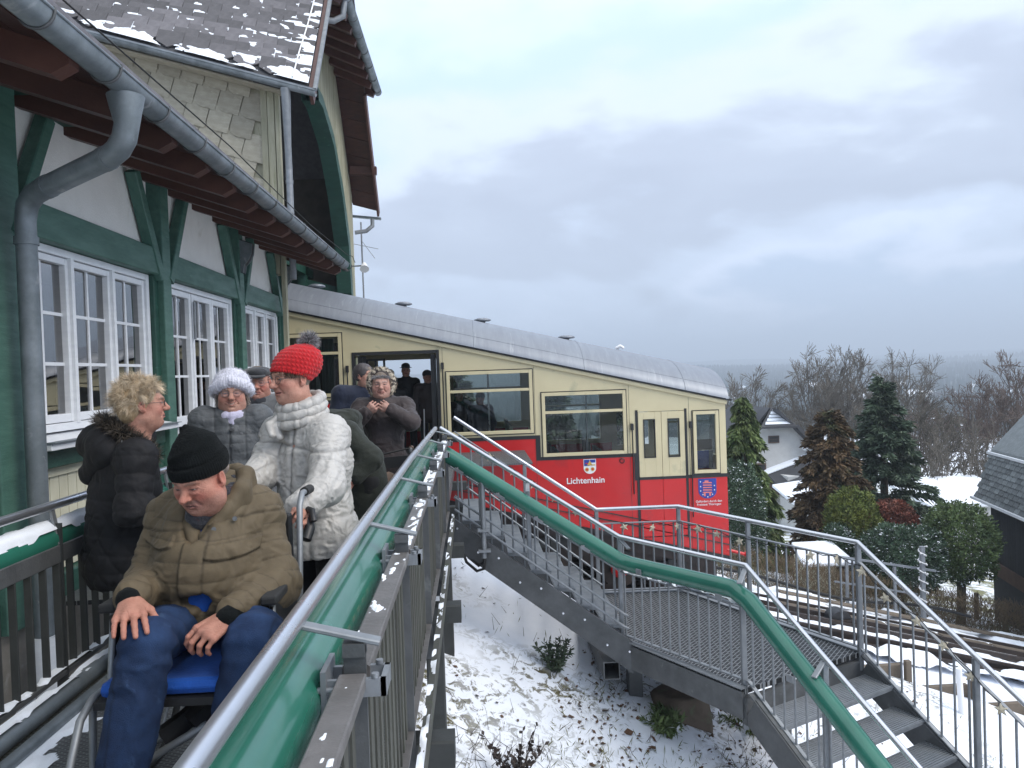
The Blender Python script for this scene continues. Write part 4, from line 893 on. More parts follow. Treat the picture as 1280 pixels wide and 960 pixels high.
# double door leaves
for (x0, x1) in ((3.02, 3.447), (3.453, 3.88)):
    d = MB()
    wx0, wx1, wz0, wz1 = x0+(.10 if x0 < 3.2 else .12), x1-(.12 if x0 < 3.2 else .10), -.24, .46
    zc = -.60
    d.box(x0, wx0, 13.985, 14.02, zc, .60).box(wx1, x1, 13.985, 14.02, zc, .60).box(wx0, wx1, 13.985, 14.02, wz1, .60).box(wx0, wx1, 13.985, 14.02, zc, wz0)
    d = d.build('door', CR_, car, bevel=.004)
    box('lower_panel', RD, d, x0, x1, 13.985, 14.02, -1.70, -.65); box('door_strip', BK, d, x0, x1, 13.98, 14.018, -.65, -.60)
    xz_frame(MB(), wx0+.012, wx1-.012, wz0+.012, wz1-.012, .02, 13.975, 14.0).build('seal', BK, d)
    MB().add([(wx0, 14.0, wz0), (wx1, 14.0, wz0), (wx1, 14.0, wz1), (wx0, 14.0, wz1)], [(0, 1, 2, 3)]).build('pane', M['car_glass'], d)
for x, z0, z1 in ((-.53, 1.0, 1.62), (-2.24, 1.05, 1.62), (2.90, -.15, .38), (3.99, -.62, .38)):
    g = MB().tube([(x, 13.96, z0-.75 if x > 0 else z0-.9), (x, 13.95, z0), (x, 13.95, z1)], .012, 8).box(x-.024, x+.024, 13.93, 14.0, z1-.10, z1+.02).build('grab_rail', BK, car)
# doorway frame
mb = xz_frame(MB(), -2.10, -.64, -.12, 1.82, .055, 13.985, 14.08); mb.build('door_frame', BK, car)
box('folded_door', BK, car, -2.06, -1.98, 14.06, 14.6, -.1, 1.8); box('folded_door', BK, car, -.75, -.67, 14.06, 14.55, -.1, 1.8)
w = xz_frame(MB(), -1.95, -1.67, .3, 1.72, .04, 14.6, 14.64).box(-1.83, -1.79, 14.6, 14.64, .3, 1.72).build('inner_screen', BK, car)
# roof
def roof_pt(x, a):
    y = 15.3-1.40*math.cos(a); z = top(x)+.58*(max(0, math.sin(a))**1.25); return (x, y, z)
nA = 22; xs = np.linspace(-5.6, 4.70, 14); vs = []
for x in xs:
    for j in range(nA+1): vs.append(roof_pt(x, math.pi*j/nA))
fs = [(i*(nA+1)+j, (i+1)*(nA+1)+j, (i+1)*(nA+1)+j+1, i*(nA+1)+j+1) for i in range(len(xs)-1) for j in range(nA)]
rfm = MB().add(vs, fs, True); rfm.build('roof', M['car_roof'], car)
for x in (-3.9, -1.95, .05, 2.05, 3.9): MB().tube([Vector(roof_pt(x, math.pi*j/nA)) for j in range(nA+1)], .007, 6).build('roof_seam', M['car_roof'], car)
for a in (.45,): MB().tube([Vector(roof_pt(-5.5, a)), Vector(roof_pt(4.7, a))], .005, 5).build('roof_seam', M['car_roof'], car)
fr_ = [roof_pt(4.70, math.pi*j/nA) for j in range(nA+1)]
MB().prism(fr_, (-.05, 0, 0)).build('roof_end', M['car_roof'], car)
MB().beam((-5.6, 13.95, top(-5.6)-.01), (4.76, 13.95, top(4.76)-.01), .05, .035).build('drip_edge', BK, car)
MB().beam((-5.6, 13.975, top(-5.6)-.07), (4.68, 13.975, top(4.68)-.07), .04, .075, ch=.008).build('cornice', CR_, car)
for x in (-2.98, -1.30, .24, 1.90, ):
    z = roof_pt(x, math.pi/2)[2]
    MB().lathe((x, 15.25, z), [(.0, .085), (.10, .08), (.165, .055), (.175, .035), (.15, .018), (.06, .01), (.06, -.06)], 20).build('roof_vent', M['car_roof'], car)
z = roof_pt(3.02, math.pi/2)[2]; MB().tube([(2.95, 15.3, z-.05), (2.95, 15.3, z+.09)], .012, 6).tube([(2.90, 15.3, z+.05), (2.98, 15.25, z+.10), (3.05, 15.3, z+.06)], .03, 8).build('roof_horn', M['white_plain'], car)
# end wall, floor steps, interior
MB().prism([(4.60, 14.06, bot(4.6)), (4.60, 16.54, bot(4.6)), (4.60, 16.54, -.6), (4.60, 14.06, -.6)], (.06, 0, 0)).build('end_panel', RD, car)
mb = MB(); mb.box(4.60, 4.66, 14.06, 14.25, -.6, .8).box(4.60, 4.66, 16.35, 16.54, -.6, .8).box(4.60, 4.66, 14.25, 16.35, -.6, -.3).box(4.60, 4.66, 14.25, 16.35, .55, 1.1); mb.build('end_panel', CR_, car)
MB().add([(4.63, 14.25, -.3), (4.63, 16.35, -.3), (4.63, 16.35, .55), (4.63, 14.25, .55)], [(0, 1, 2, 3)]).build('windscreen', M['car_glass'], car)
MB().tube([(4.62, 14.02, -2.02), (4.95, 14.02, -2.12)], .03, 8).sphere((4.98, 14.02, -2.12), .05, 8, 6).build('buffer', RD, car)
for x0, x1, z in ((-5.5, -2.2, .55), (-2.2, -.6, -.10), (-.6, 1.17, -.55), (1.17, 2.98, -1.05), (2.98, 4.6, -1.70)):
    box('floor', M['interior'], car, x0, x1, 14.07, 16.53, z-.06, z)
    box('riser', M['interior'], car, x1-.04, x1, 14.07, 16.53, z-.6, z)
for x0, z in ((-.1, -.55), (.75, -.55), (1.6, -1.05), (2.4, -1.05), (-4.2, .55), (-3.2, .55)):
    for ya, yb in ((14.15, 15.0), (15.6, 16.45)):
        s_ = MB().box(x0, x0+.42, ya, yb, z+.38, z+.46).hexa([(x0-.05, ya, z+.40), (x0+.03, ya, z+.40), (x0+.03, yb, z+.40), (x0-.05, yb, z+.40), (x0-.10, ya, z+.98), (x0-.04, ya, z+.98), (x0-.04, yb, z+.98), (x0-.10, yb, z+.98)]).box(x0+.05, x0+.3, ya+.05, yb-.05, z, z+.38)
        s_.build('seat_bench', M['interior_pale'], car, bevel=.01)
for x, z in ((-.55, -.55), (1.2, -1.05), (.3, -.55), (2.2, -1.05)): MB().tube([(x, 14.9, z), (x, 14.9, z+2.1)], .018, 8).build('grab_pole', M['stainless'], car)
box('notice_board', M['old_wood'], car, 4.1, 4.5, 14.35, 14.37, -.18, .02); box('blue_poster', M['blue_plain'], car, 4.1, 4.42, 14.30, 14.32, -.52, -.19); box('pale_poster', M['curtain'], car, 4.425, 4.50, 14.30, 14.32, -.52, -.19)
for h in (HOLES[0],):
    for x in (-3.7, -3.1, -2.75): 
        v = [(x+k*.02, 14.25+.02*math.sin(k*2), z) for z in (1.15, 2.15) for k in range(13)]
        MB().add(v, [(k, k+1, k+14, k+13) for k in range(12)], True).build('curtain', M['curtain'], car)
# underframe and wheels
for x0, x1, dz in ((-5.3, -3.9, .8), (-2.6, .4, .95), (.6, 1.0, .7), (1.95, 2.25, .8), (3.0, 3.25, .75), (-3.7, -2.7, .5)):
    MB().hexa([(x0, 14.35, bot(x0)-dz), (x1, 14.35, bot(x1)-dz), (x1, 16.2, bot(x1)-dz), (x0, 16.2, bot(x0)-dz), (x0, 14.35, bot(x0)), (x1, 14.35, bot(x1)), (x1, 16.2, bot(x1)), (x0, 16.2, bot(x0))]).build('equipment_box', M['rail_steel'], car, bevel=.02)
MB().hexa([(-5.5, 14.3, bot(-5.5)-.62), (4.5, 14.3, bot(4.5)-.62), (4.5, 16.3, bot(4.5)-.42), (-5.5, 16.3, bot(-5.5)-.45), (-5.5, 14.3, bot(-5.5)+.1), (4.5, 14.3, bot(4.5)+.1), (4.5, 16.3, bot(4.5)+.1), (-5.5, 16.3, bot(-5.5)+.1)]).build('underframe', M['rail_steel'], car)
MB().hexa([(-5.5, 14.12, bot(-5.5)-.30), (4.4, 14.12, bot(4.4)-.30), (4.4, 14.2, bot(4.4)-.30), (-5.5, 14.2, bot(-5.5)-.30), (-5.5, 14.12, bot(-5.5)-.0), (4.4, 14.12, bot(4.4)-.0), (4.4, 14.2, bot(4.4)-.0), (-5.5, 14.2, bot(-5.5)-.0)]).build('sole_bar', M['rail_steel'], car)
for x in (-3.4, -1.9, 1.4, 2.65, 3.6):
    zc = track_z(x)+.36
    for y in (14.4, 16.2):
        MB().tube([(x, y-.07, zc), (x, y+.07, zc)], .36, 28).tube([(x, y+.05, zc), (x, y+.09, zc)], .40, 28).build('wheel', M['rail_steel'], car)
    MB().tube([(x, 14.3, zc), (x, 16.3, zc)], .06, 10).build('axle', M['rail_steel'], car)
    MB().beam((x-.3, 14.28, zc+.25), (x+.3, 14.28, zc+.25), .1, .18).beam((x, 14.26, zc-.1), (x, 14.26, zc+.4), .16, .1).build('axle_box', M['dark_steel'], car)
MB().sphere((2.62, 14.16, -2.32), .17, 16, 10, (1, .5, 1)).build('red_disc', RD, car)
for x in (-.53, 1.125, 2.86, 3.97): MB().box(x-.0025, x+.0025, 13.9975, 14.0, bot(x)+.02, top(x)-.12).build('panel_seam', M['dark_steel'], car)
# lettering and crests
def text_mesh(name, s, size, m, parent, loc, align='CENTER', ext=.002, spac=1.0, bold=0):
    cu = bpy.data.curves.new(name, 'FONT'); cu.body = s; cu.size = size; cu.align_x = align; cu.extrude = ext; cu.space_character = spac; cu.offset = bold
    to = bpy.data.objects.new(name+'_tmp', cu); COL.objects.link(to); bpy.context.view_layer.update()
    me = bpy.data.meshes.new_from_object(to.evaluated_get(bpy.context.evaluated_depsgraph_get())); bpy.data.objects.remove(to); me.materials.clear()
    o = link(name, me, m, parent); o.location = loc; o.rotation_euler = (rad(90), 0, 0); return o
text_mesh('name_lettering', 'Lichtenhain', .155, M['white_plain'], car, (2.015, 13.996, -.665), bold=.002)
text_mesh('small_lettering', 'Gefördert durch den\nFreistaat Thüringen', .058, M['white_plain'], car, (4.30, 13.996, -1.115))
def shield(cx, cz, w, h, y, m, name):
    pts = []
    for k in range(13):
        a = math.pi*k/12; pts.append((cx+w/2*math.cos(a), cz-h*.12-h*.38*math.sin(a)))
    pts = [(cx+w/2, cz+h/2)]+pts+[(cx-w/2, cz+h/2)]
    return MB().prism([(a, y, b) for a, b in pts], (0, -.004, 0)).build(name, m, car)
cx, cz = 2.10, -.36
shield(cx, cz, .23, .27, 13.999, M['white_plain'], 'town_crest')
mb = MB(); mb.box(cx-.105, cx-.004, 13.991, 13.9945, cz+.01, cz+.125).box(cx+.004, cx+.105, 13.991, 13.9945, cz+.07, cz+.125); mb.build('crest_field', M['blue_plain'], car)
mb = MB(); mb.add([(cx-.05, 13.990, cz+.02), (cx+.05, 13.990, cz+.02), (cx, 13.990, cz+.11)], [(0, 1, 2)]); mb.tube([(cx-.055, 13.992, cz-.055), (cx-.055, 13.990, cz-.055)], .038, 12); mb.box(cx+.01, cx+.10, 13.990, 13.9945, cz+.015, cz+.035); mb.tube([(cx+.05, 13.992, cz-.05), (cx+.05, 13.990, cz-.05)], .036, 12); mb.build('crest_charge', M['gold'], car)
mb = MB().tube([(cx-.055, 13.9895, cz-.055), (cx-.055, 13.988, cz-.055)], .022, 10).tube([(cx+.05, 13.9895, cz-.05), (cx+.05, 13.988, cz-.05)], .020, 10).box(cx-.08, cx-.03, 13.9895, 13.991, cz+.05, cz+.065).build('crest_charge', RD, car)
cx, cz = 4.28, -.86
shield(cx, cz, .34, .37, 13.999, M['blue_plain'], 'state_crest')
mb = MB()
for k in range(5): mb.hexa([(cx-.09+.012*math.sin(k), 13.991, cz+.10-.045*k), (cx+.09, 13.991, cz+.095-.045*k), (cx+.09, 13.9945, cz+.095-.045*k), (cx-.09, 13.9945, cz+.10-.045*k), (cx-.08, 13.991, cz+.122-.045*k), (cx+.075, 13.991, cz+.117-.045*k), (cx+.075, 13.9945, cz+.117-.045*k), (cx-.08, 13.9945, cz+.122-.045*k)])
mb.box(cx-.05, cx+.02, 13.990, 13.9945, cz+.12, cz+.15); mb.box(cx+.03, cx+.06, 13.990, 13.9945, cz-.14, cz-.08); mb.box(cx-.07, cx-.04, 13.990, 13.9945, cz-.14, cz-.08)
mb.build('crest_lion', M['pink'], car)
mb = MB()
for (a, b) in ((-.13, .13), (-.13, .04), (-.13, -.04), (-.09, -.11), (0, -.155), (.09, -.11), (.13, -.03), (.13, .05)): mb.add([(cx+a+.017*math.sin(t*math.pi/5)*(1 if t % 2 == 0 else .42), 13.992, cz+b+.017*math.cos(t*math.pi/5)*(1 if t % 2 == 0 else .42)) for t in range(10)], [tuple(range(10))])
mb.build('crest_star', M['white_plain'], car)
MB().lathe((0, 0, 0), [(.05, 0), (.05, .012), (.035, .014)], 16).build('valve_ring', BK, car).matrix_basis = Matrix.Translation((2.70, 13.995, -.28)) @ Matrix.Rotation(rad(90), 4, 'X')
MB().lathe((0, 0, 0), [(.05, 0), (.05, .012), (.035, .014)], 16).build('valve_ring', BK, car).matrix_basis = Matrix.Translation((-2.55, 13.995, .78)) @ Matrix.Rotation(rad(90), 4, 'X')
# ================================================================ VEGETATION
def tri_cloud(name, P, D, Wd, Ln, m, parent, seed=0, kind=None, tint=None):
    """many small narrow triangles/blades: base P, dir D (unit), width, length"""
    n = len(P); r = np.random.default_rng(seed)
    side = np.cross(D, r.normal(size=(n, 3))); side /= np.linalg.norm(side, axis=1)[:, None]+1e-9
    W_ = (Wd*r.uniform(.6, 1.3, n))[:, None]; L_ = (Ln*r.uniform(.6, 1.3, n))[:, None]
    a = P-side*W_*.5; b = P+side*W_*.5; c = P+D*L_
    mid = P+D*L_*.5; a2 = mid-side*W_*.55; b2 = mid+side*W_*.55
    V = np.stack([P, b2, c, a2], 1).reshape(-1, 3); Q = np.arange(n*4).reshape(n, 4)
    me = npmesh(name, V, Q)
    tn = (np.ones(n) if tint is None else tint)*r.uniform(.75, 1.25, n); setcol(me, np.repeat(tn, 4)[:, None]*np.ones(3))
    return link(name, me, m, parent, kind)
def unit(v): return v/(np.linalg.norm(v, axis=-1, keepdims=True)+1e-9)
def conifer(x, y, h, r, m, label, seed, n=22000, droop=.35, prof=.9, leaf=(.05, .17), lean=0, group=None, base_cut=.03, layers=26, name='conifer_tree', z=None, trunkm='bark', rag=.35, cat='tree'):
    g = np.random.default_rng(seed); z0 = gz(x, y) if z is None else z
    t = thing(name, (x, y, z0), label, cat, group)
    MB().tube([(x, y, z0-.2), (x+lean*.5, y, z0+h*.5), (x+lean, y, z0+h*.97)], [r*.07+.03, r*.045+.02, .01], 8).build('trunk', M[trunkm], t)
    nb = layers*9; lev = g.uniform(base_cut, .99, nb)**1.0; az = g.uniform(0, 2*math.pi, nb)
    br = r*((1-lev)**prof+.02)*g.uniform(1-rag, 1.12, nb)
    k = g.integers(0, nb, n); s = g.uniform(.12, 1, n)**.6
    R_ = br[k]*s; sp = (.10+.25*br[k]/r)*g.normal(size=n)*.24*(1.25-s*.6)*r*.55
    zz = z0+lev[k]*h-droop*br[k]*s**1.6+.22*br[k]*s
    dirr = np.stack([np.cos(az[k]), np.sin(az[k]), 0*s], 1); tan = np.stack([-np.sin(az[k]), np.cos(az[k]), 0*s], 1)
    P = np.stack([x+lean*lev[k], y+0*s, zz], 1)+dirr*R_[:, None]+tan*sp[:, None]+g.normal(size=(n, 3))*[.014, .014, .018]*r
    P[:, 2] -= np.abs(sp)*.5*droop
    P[:, 2] = np.maximum(P[:, 2], z0+.03)
    D = unit(dirr*.9+tan*np.sign(sp)[:, None]*.5+np.array([0, 0, -droop*1.3])+g.normal(size=(n, 3))*.38)
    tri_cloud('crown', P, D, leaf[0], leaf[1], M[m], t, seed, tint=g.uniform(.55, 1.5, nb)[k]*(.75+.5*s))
    return t
def bush(x, y, zc, rx, ry, rz, m, label, seed, n=12000, leaf=(.035, .085), trunk=None, name='bush', group=None, cat='bush', rough=.28, noise=1.6):
    g = np.random.default_rng(seed); t = thing(name, (x, y, zc-rz), label, cat, group)
    d = unit(g.normal(size=(n, 3))); f = vn(d*noise+seed, seed, 3, .6); rr_ = (1-rough*1.1+rough*1.5*f)*g.uniform(.60, 1.0, n)**.5
    f2 = vn(d*6+seed, seed+3, 2); rr_ *= .82+.34*f2
    P = d*rr_[:, None]*[rx, ry, rz]+[x, y, zc]
    D = unit(d*.8+np.array([0, 0, .35])+g.normal(size=(n, 3))*.55)
    tri_cloud('crown', P, D, leaf[0], leaf[1], M[m], t, seed, tint=.5+1.1*vn(d*5+seed, seed+9, 2))
    if trunk: MB().tube([(x, y, zc), (x+.02, y, zc-rz*.8), (x-.03, y, gz(x, y)-.2)], [trunk*.8, trunk, trunk*1.15], 10).build('trunk', M['bark'], t)
    else: MB().tube([(x, y, zc), (x, y, min(zc-rz, gz(x, y))-.1)], .05, 6).build('trunk', M['bark'], t)
    return t
def segs_mesh(name, S, m, parent, seg=4, kind=None):
    """S: array (n, 8): p0 p1 r0 r1"""
    S = np.array(S, float); p0, p1, r0, r1 = S[:, :3], S[:, 3:6], S[:, 6], S[:, 7]
    d = unit(p1-p0); a = unit(np.cross(d, np.array([.31, .2, .93]))); b = np.cross(d, a); V = []
    for p, r_ in ((p0, r0), (p1, r1)):
        for j in range(seg):
            an = 2*math.pi*j/seg; V.append(p+(a*math.cos(an)+b*math.sin(an))*r_[:, None])
    V = np.stack(V, 1).reshape(-1, 3); n = len(S); base = np.arange(n)[:, None]*2*seg; Q = []
    for j in range(seg): Q.append(np.stack([base[:, 0]+j, base[:, 0]+(j+1) % seg, base[:, 0]+seg+(j+1) % seg, base[:, 0]+seg+j], 1))
    return link(name, npmesh(name, V, np.concatenate(Q), smooth=True), m, parent, kind)
def bare_tree(x, y, h, spread, label, seed, m='bark_pale', depth=7, r0=.18, stems=1, group=None, z=None, upright=.5, name='bare_tree', tw=.010, twm=None, trunk_f=.3, W=None, nprim=None, low=.28):
    """limbs sweep up from a short trunk into a dome of fine twigs"""
    g = np.random.default_rng(seed); z0 = gz(x, y) if z is None else z; t = thing(name, (x, y, z0), label, 'tree', group); S, T = [], []
    W = W or h*.30*spread/.6; nprim = nprim or int(9+5*stems)
    def path(p0, p1, lift, n, ra, rb, arr, wob):
        p0, p1 = np.array(p0), np.array(p1); c = (p0+p1)/2; L_ = np.linalg.norm(p1-p0); c = c+np.array([(p0[0]-p1[0])*lift, (p0[1]-p1[1])*lift, 0])*.5+g.normal(size=3)*wob*L_; q = p0; out_ = [p0]
        for i in range(1, n+1):
            s = i/n; v = p0*(1-s)**2+2*c*s*(1-s)+p1*s*s+g.normal(size=3)*wob*.25*L_*(s < 1); r1, r2 = ra+(rb-ra)*(i-1)/n, ra+(rb-ra)*s; arr.append((*q, *v, max(r1, tw), max(r2, tw))); q = v; out_.append(v)
        return out_
    fork = [np.array([x+math.cos(2.1*k+seed)*.25*(stems > 1), y+math.sin(2.1*k+seed)*.25*(stems > 1), z0+h*low*g.uniform(.8, 1.2)]) for k in range(stems)]
    for f in fork: path((x+(f[0]-x)*.3, y+(f[1]-y)*.3, z0-.3), f, .2, 4, r0, r0*.8, S, .02)
    ga = 2.39996
    for k in range(nprim):
        f = fork[k % stems]; u = (k+.5)/nprim; el = math.asin(min(1, .05+.95*u)); a = k*ga+seed
        tip = np.array([x+W*math.cos(el)*math.cos(a)*g.uniform(.8, 1.08), y+W*math.cos(el)*math.sin(a)*g.uniform(.8, 1.08), z0+h*(.52+.48*math.sin(el))*g.uniform(.94, 1.0)])
        st_ = f-np.array([0, 0, g.uniform(0, .10)*h]); P1 = path(st_, tip, .55, 8, r0*.42, .014, S, .05)
        for j in range(8):
            i = g.integers(4, 9); q = P1[i]; d_ = (tip-q); rem = np.linalg.norm(d_)+.25*W; v = unit(d_/max(1e-6, np.linalg.norm(d_))+g.normal(size=3)*.55+np.array([0, 0, .25])); e = q+v*rem*g.uniform(.35, .75)
            P2 = path(q, e, .1, 4, r0*.13, .012, T, .06)
            for jj in range(6):
                q2 = P2[g.integers(1, 5)]; v2 = unit(v+g.normal(size=3)*.42+np.array([0, 0, .3])); e2 = q2+v2*W*g.uniform(.16, .40); P3 = path(q2, e2, .1, 2, tw*1.2, tw*.8, T, .05)
                for _ in range(2): v3 = unit(v2+g.normal(size=3)*.45); path(P3[1], P3[1]+v3*W*g.uniform(.08, .20), 0, 1, tw, tw*.7, T, .03)
    segs_mesh('trunk', S, M[m], t, 6); segs_mesh('crown', T, M[twm or m], t, 3)
    return t
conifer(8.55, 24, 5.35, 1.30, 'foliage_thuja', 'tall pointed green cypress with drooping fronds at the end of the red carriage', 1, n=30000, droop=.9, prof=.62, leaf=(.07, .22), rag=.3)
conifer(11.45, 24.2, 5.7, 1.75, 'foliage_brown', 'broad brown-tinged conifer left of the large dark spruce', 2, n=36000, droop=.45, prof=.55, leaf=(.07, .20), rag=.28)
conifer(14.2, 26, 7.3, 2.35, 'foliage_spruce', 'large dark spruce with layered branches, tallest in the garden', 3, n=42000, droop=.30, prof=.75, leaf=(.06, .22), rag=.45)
conifer(13.5, 27.8, 5.6, 1.2, 'foliage_spruce', 'smaller dark spruce tucked between the brown conifer and the large spruce', 33, n=14000, droop=.3, prof=.8, leaf=(.06, .2))
bush(7.55, 21.5, -2.9, .75, .7, 1.7, 'foliage_yew', 'snow-flecked dark upright yew right beside the carriage end', 4, n=16000)
bush(9.9, 20.6, -3.95, .62, .6, .95, 'foliage_yew', 'small dark green bush below the brown conifer', 5, n=9000)
bush(10.65, 21.2, -3.4, .85, .8, 1.35, 'foliage_yellow', 'yellow-green rounded conifer bush in the garden', 6, n=15000, noise=2.2)
bush(12.2, 22.0, -3.45, .8, .7, .75, 'foliage_red', 'reddish-brown leaved bush peeping above the dark clipped hedge bush', 7, n=9000, leaf=(.05, .08))
bush(10.95, 19.3, -3.80, 1.20, .9, 1.02, 'foliage_yew', 'wide dark blue-green clipped bush dusted with snow behind the tall light post', 8, n=24000)
bush(12.85, 19.8, -3.55, 1.12, 1.05, 1.15, 'foliage_green', 'round topiary tree with a clipped green ball crown on a bare trunk', 9, n=24000, trunk=.11, name='topiary_tree', cat='tree', noise=2.6, rough=.34)
bush(12.5, 24.6, -3.9, 1.1, 1.0, .8, 'foliage_yew', 'low dark bush under the large spruce, right side', 10, n=9000)
# hedge
hd = thing('hedge', (11.5, 19.2, -5.5), 'thin leafless clipped hedge running along the snowy garden beside the rails', 'hedge')
g = np.random.default_rng(3); n = 11000
hxs = g.uniform(5.5, 16.5, n); P = np.stack([hxs, 18.7+.02*(hxs-8)+g.normal(0, .16, n), np.array(ground_z(hxs, hxs*0+18.8))-.05+g.uniform(0, .95, n)**.9], 1)
S = np.concatenate([P, P+unit(np.stack([g.normal(0, .5, n), g.normal(0, .4, n), g.uniform(.3, 1.2, n)], 1))*g.uniform(.1, .26, n)[:, None], np.full((n, 1), .006), np.full((n, 1), .004)], 1)
segs_mesh('twigs', S, M['hedge_twig'], hd, 3)
# trees behind and beyond
GRP = None
bare_tree(22.0, 60, 11.0, .6, 'bare tree with a thin rounded crown above the pointed green cypress', 11, r0=.18, W=3.0, nprim=15, tw=.0135)
bare_tree(27.4, 60, 12.6, .6, 'bare multi-stemmed tree with a broad fan crown above the brown conifer', 12, stems=3, r0=.20, W=3.3, nprim=24, tw=.0135)
bare_tree(30.6, 61, 13.0, .5, 'bare tree with upswept limbs just left of the large spruce top', 13, stems=2, r0=.20, W=2.8, nprim=20, tw=.0135)
bare_tree(35.6, 62, 12.6, .6, 'bare tree with tangled twigs rising behind the large spruce', 14, stems=2, r0=.22, W=3.6, nprim=20, tw=.0135)
bare_tree(25.8, 42, 7.6, .7, 'leaning bare tree with knotted limbs right of the large spruce', 15, r0=.15, W=2.4, nprim=14, m='bark', tw=.013)
for i, (x, y, h, lb) in enumerate(((23.0, 37, 6.2, 'slender bare sapling nearest to the large spruce'), (23.9, 38, 6.9, 'slender bare sapling, second in the thicket right of the large spruce'), (24.7, 37, 7.3, 'tall slim bare sapling in the middle of the thicket behind the topiary ball'), (25.4, 38, 6.5, 'slim bare sapling in the thicket over the snowy shed roof'), (26.2, 37.5, 6.8, 'slim bare sapling at the right end of the thicket by the slate-roofed house'))):
    bare_tree(x, y, h, .38, lb, 20+i, r0=.05, W=.6, nprim=7, low=.22, m='bark_pale', tw=.009, group='bare saplings in the thicket')
for i, (x, y, h, lb) in enumerate(((35.5, 52, 9.5, 'reddish bare tree at the far right above the slate-roofed house'), (38.5, 53, 11.5, 'reddish bare tree touching the right edge above the slate roof'), (32.5, 55, 8.0, 'low reddish bare tree left of the slate-roofed house'))):
    bare_tree(x, y, h, .55, lb, 30+i, r0=.14, W=3.0, nprim=16, m='bark', twm='twig_red', tw=.016, group='reddish bare trees on the right')
# conifers added behind the car in place of trees reflected in its windows
for i, (x, y, h, lb) in enumerate(((-.5, 24, 4.4, 'dark conifer added behind the first big carriage window in place of reflected trees'), (2.6, 25, 5.0, 'dark conifer added behind the second big carriage window in place of reflected trees'), (4.9, 26, 5.5, 'dark conifer added behind the carriage door panes in place of reflected trees'))):
    conifer(x, y, h, 1.6, 'foliage_spruce', lb, 60+i, n=9000, leaf=(.08, .24))
# ---------------------------------------------------------------- houses
wh = thing('white_house', (19, 48, -9), 'white rendered house with dark tiled roof, snowy half-hip gable and satellite dish', 'house')
zb = gz(20, 50)-1
X0, X1, YF, YB = 16.6, 21.6, 48, 56
MB().prism([(X0, YF, zb), (X1, YF, zb), (X1, YF, -4.2), (20.2, YF, -2.75), (18.2, YF, -2.75), (X0, YF, -4.2)], (0, YB-YF, 0)).build('wall', M['wall_white'], wh)
RP = [(X0-.6, -4.7), (19.2, -1.75), (X1+.6, -4.75)]
for (xa, za), (xb, zb_) in ((RP[0], RP[1]), (RP[1], RP[2])):
    MB().hexa([(xa, YF-.5, za), (xb, YF-.5 if xb != 19.2 else YF+.9, zb_), (xb, YB, zb_), (xa, YB, za), (xa, YF-.5, za+.2), (xb, YF-.5 if xb != 19.2 else YF+.9, zb_+.2), (xb, YB, zb_+.2), (xa, YB, za+.2)]).build('roof', M['roof_dark'], wh)
MB().add([(18.05, YF-.55, -2.62), (20.35, YF-.55, -2.62), (19.2, YF+.6, -1.48)], [(0, 1, 2)]).build('half_hip', M['roof_dark'], wh)
for k in range(5): MB().hexa([(18.35+.2*k, YF-.50+.22*k, -2.52+.2*k), (20.05-.2*k, YF-.50+.22*k, -2.52+.2*k), (19.95-.2*k, YF-.34+.22*k, -2.38+.2*k), (18.45+.2*k, YF-.34+.22*k, -2.38+.2*k), (18.35+.2*k, YF-.50+.22*k, -2.49+.2*k), (20.05-.2*k, YF-.50+.22*k, -2.49+.2*k), (19.95-.2*k, YF-.34+.22*k, -2.35+.2*k), (18.45+.2*k, YF-.34+.22*k, -2.35+.2*k)]).build('snow_strip', M['snow'], wh)
MB().beam((18.0, YF-.6, -2.70), (20.4, YF-.6, -2.70), .12, .14).build('fascia', M['roof_dark'], wh)
MB().beam((20.35, YF-.55, -2.65), (22.3, YF-.55, -4.75), .10, .22).build('verge', M['roof_dark'], wh); MB().beam((18.05, YF-.55, -2.65), (16.0, YF-.55, -4.6), .10, .22).build('verge', M['roof_dark'], wh)
box('chimney', M['slate'], wh, 17.7, 18.3, 49.3, 50.0, -3.2, -1.25)
f = box('window', M['brown_paint'], wh, 18.7, 19.4, YF-.06, YF, -3.75, -3.28); box('pane', M['black'], f, 18.76, 19.34, YF-.075, YF-.055, -3.68, -3.52); box('pane', M['black'], f, 18.76, 19.34, YF-.075, YF-.055, -3.48, -3.34)
f = box('window', M['brown_paint'], wh, 17.9, 18.5, YF-.06, YF, -5.6, -5.0); box('pane', M['black'], f, 17.98, 18.42, YF-.075, YF-.055, -5.5, -5.1)
MB().sphere((20.9, YF-.4, -4.0), .28, 14, 8, (.8, .25, 1)).build('satellite_dish', M['white_paint'], wh)
MB().hexa([(18.4, 45.5, -6.3), (22.6, 45.5, -4.9), (22.6, 48, -4.3), (18.4, 48, -5.7), (18.4, 45.5, -6.15), (22.6, 45.5, -4.75), (22.6, 48, -4.15), (18.4, 48, -5.55)]).build('porch_roof', M['roof_dark'], wh)
MB().hexa([(18.35, 47.4, -5.66), (22.6, 47.4, -4.27), (22.6, 48, -4.12), (18.35, 48, -5.5), (18.35, 47.4, -5.6), (22.6, 47.4, -4.2), (22.6, 48, -4.04), (18.35, 48, -5.43)]).build('snow_strip', M['snow'], wh)
box('porch_wall', M['wall_white'], wh, 19.0, 22.4, 45.8, 48, -9.5, -5.6)
bl = box('balcony', M['brown_paint'], wh, 17.3, 18.9, 46.9, 48, -6.9, -6.2)
box('garage', M['wall_white'], wh, 17.6, 19.6, 41.5, 43.6, gz(18, 42)-.5, -6.4)
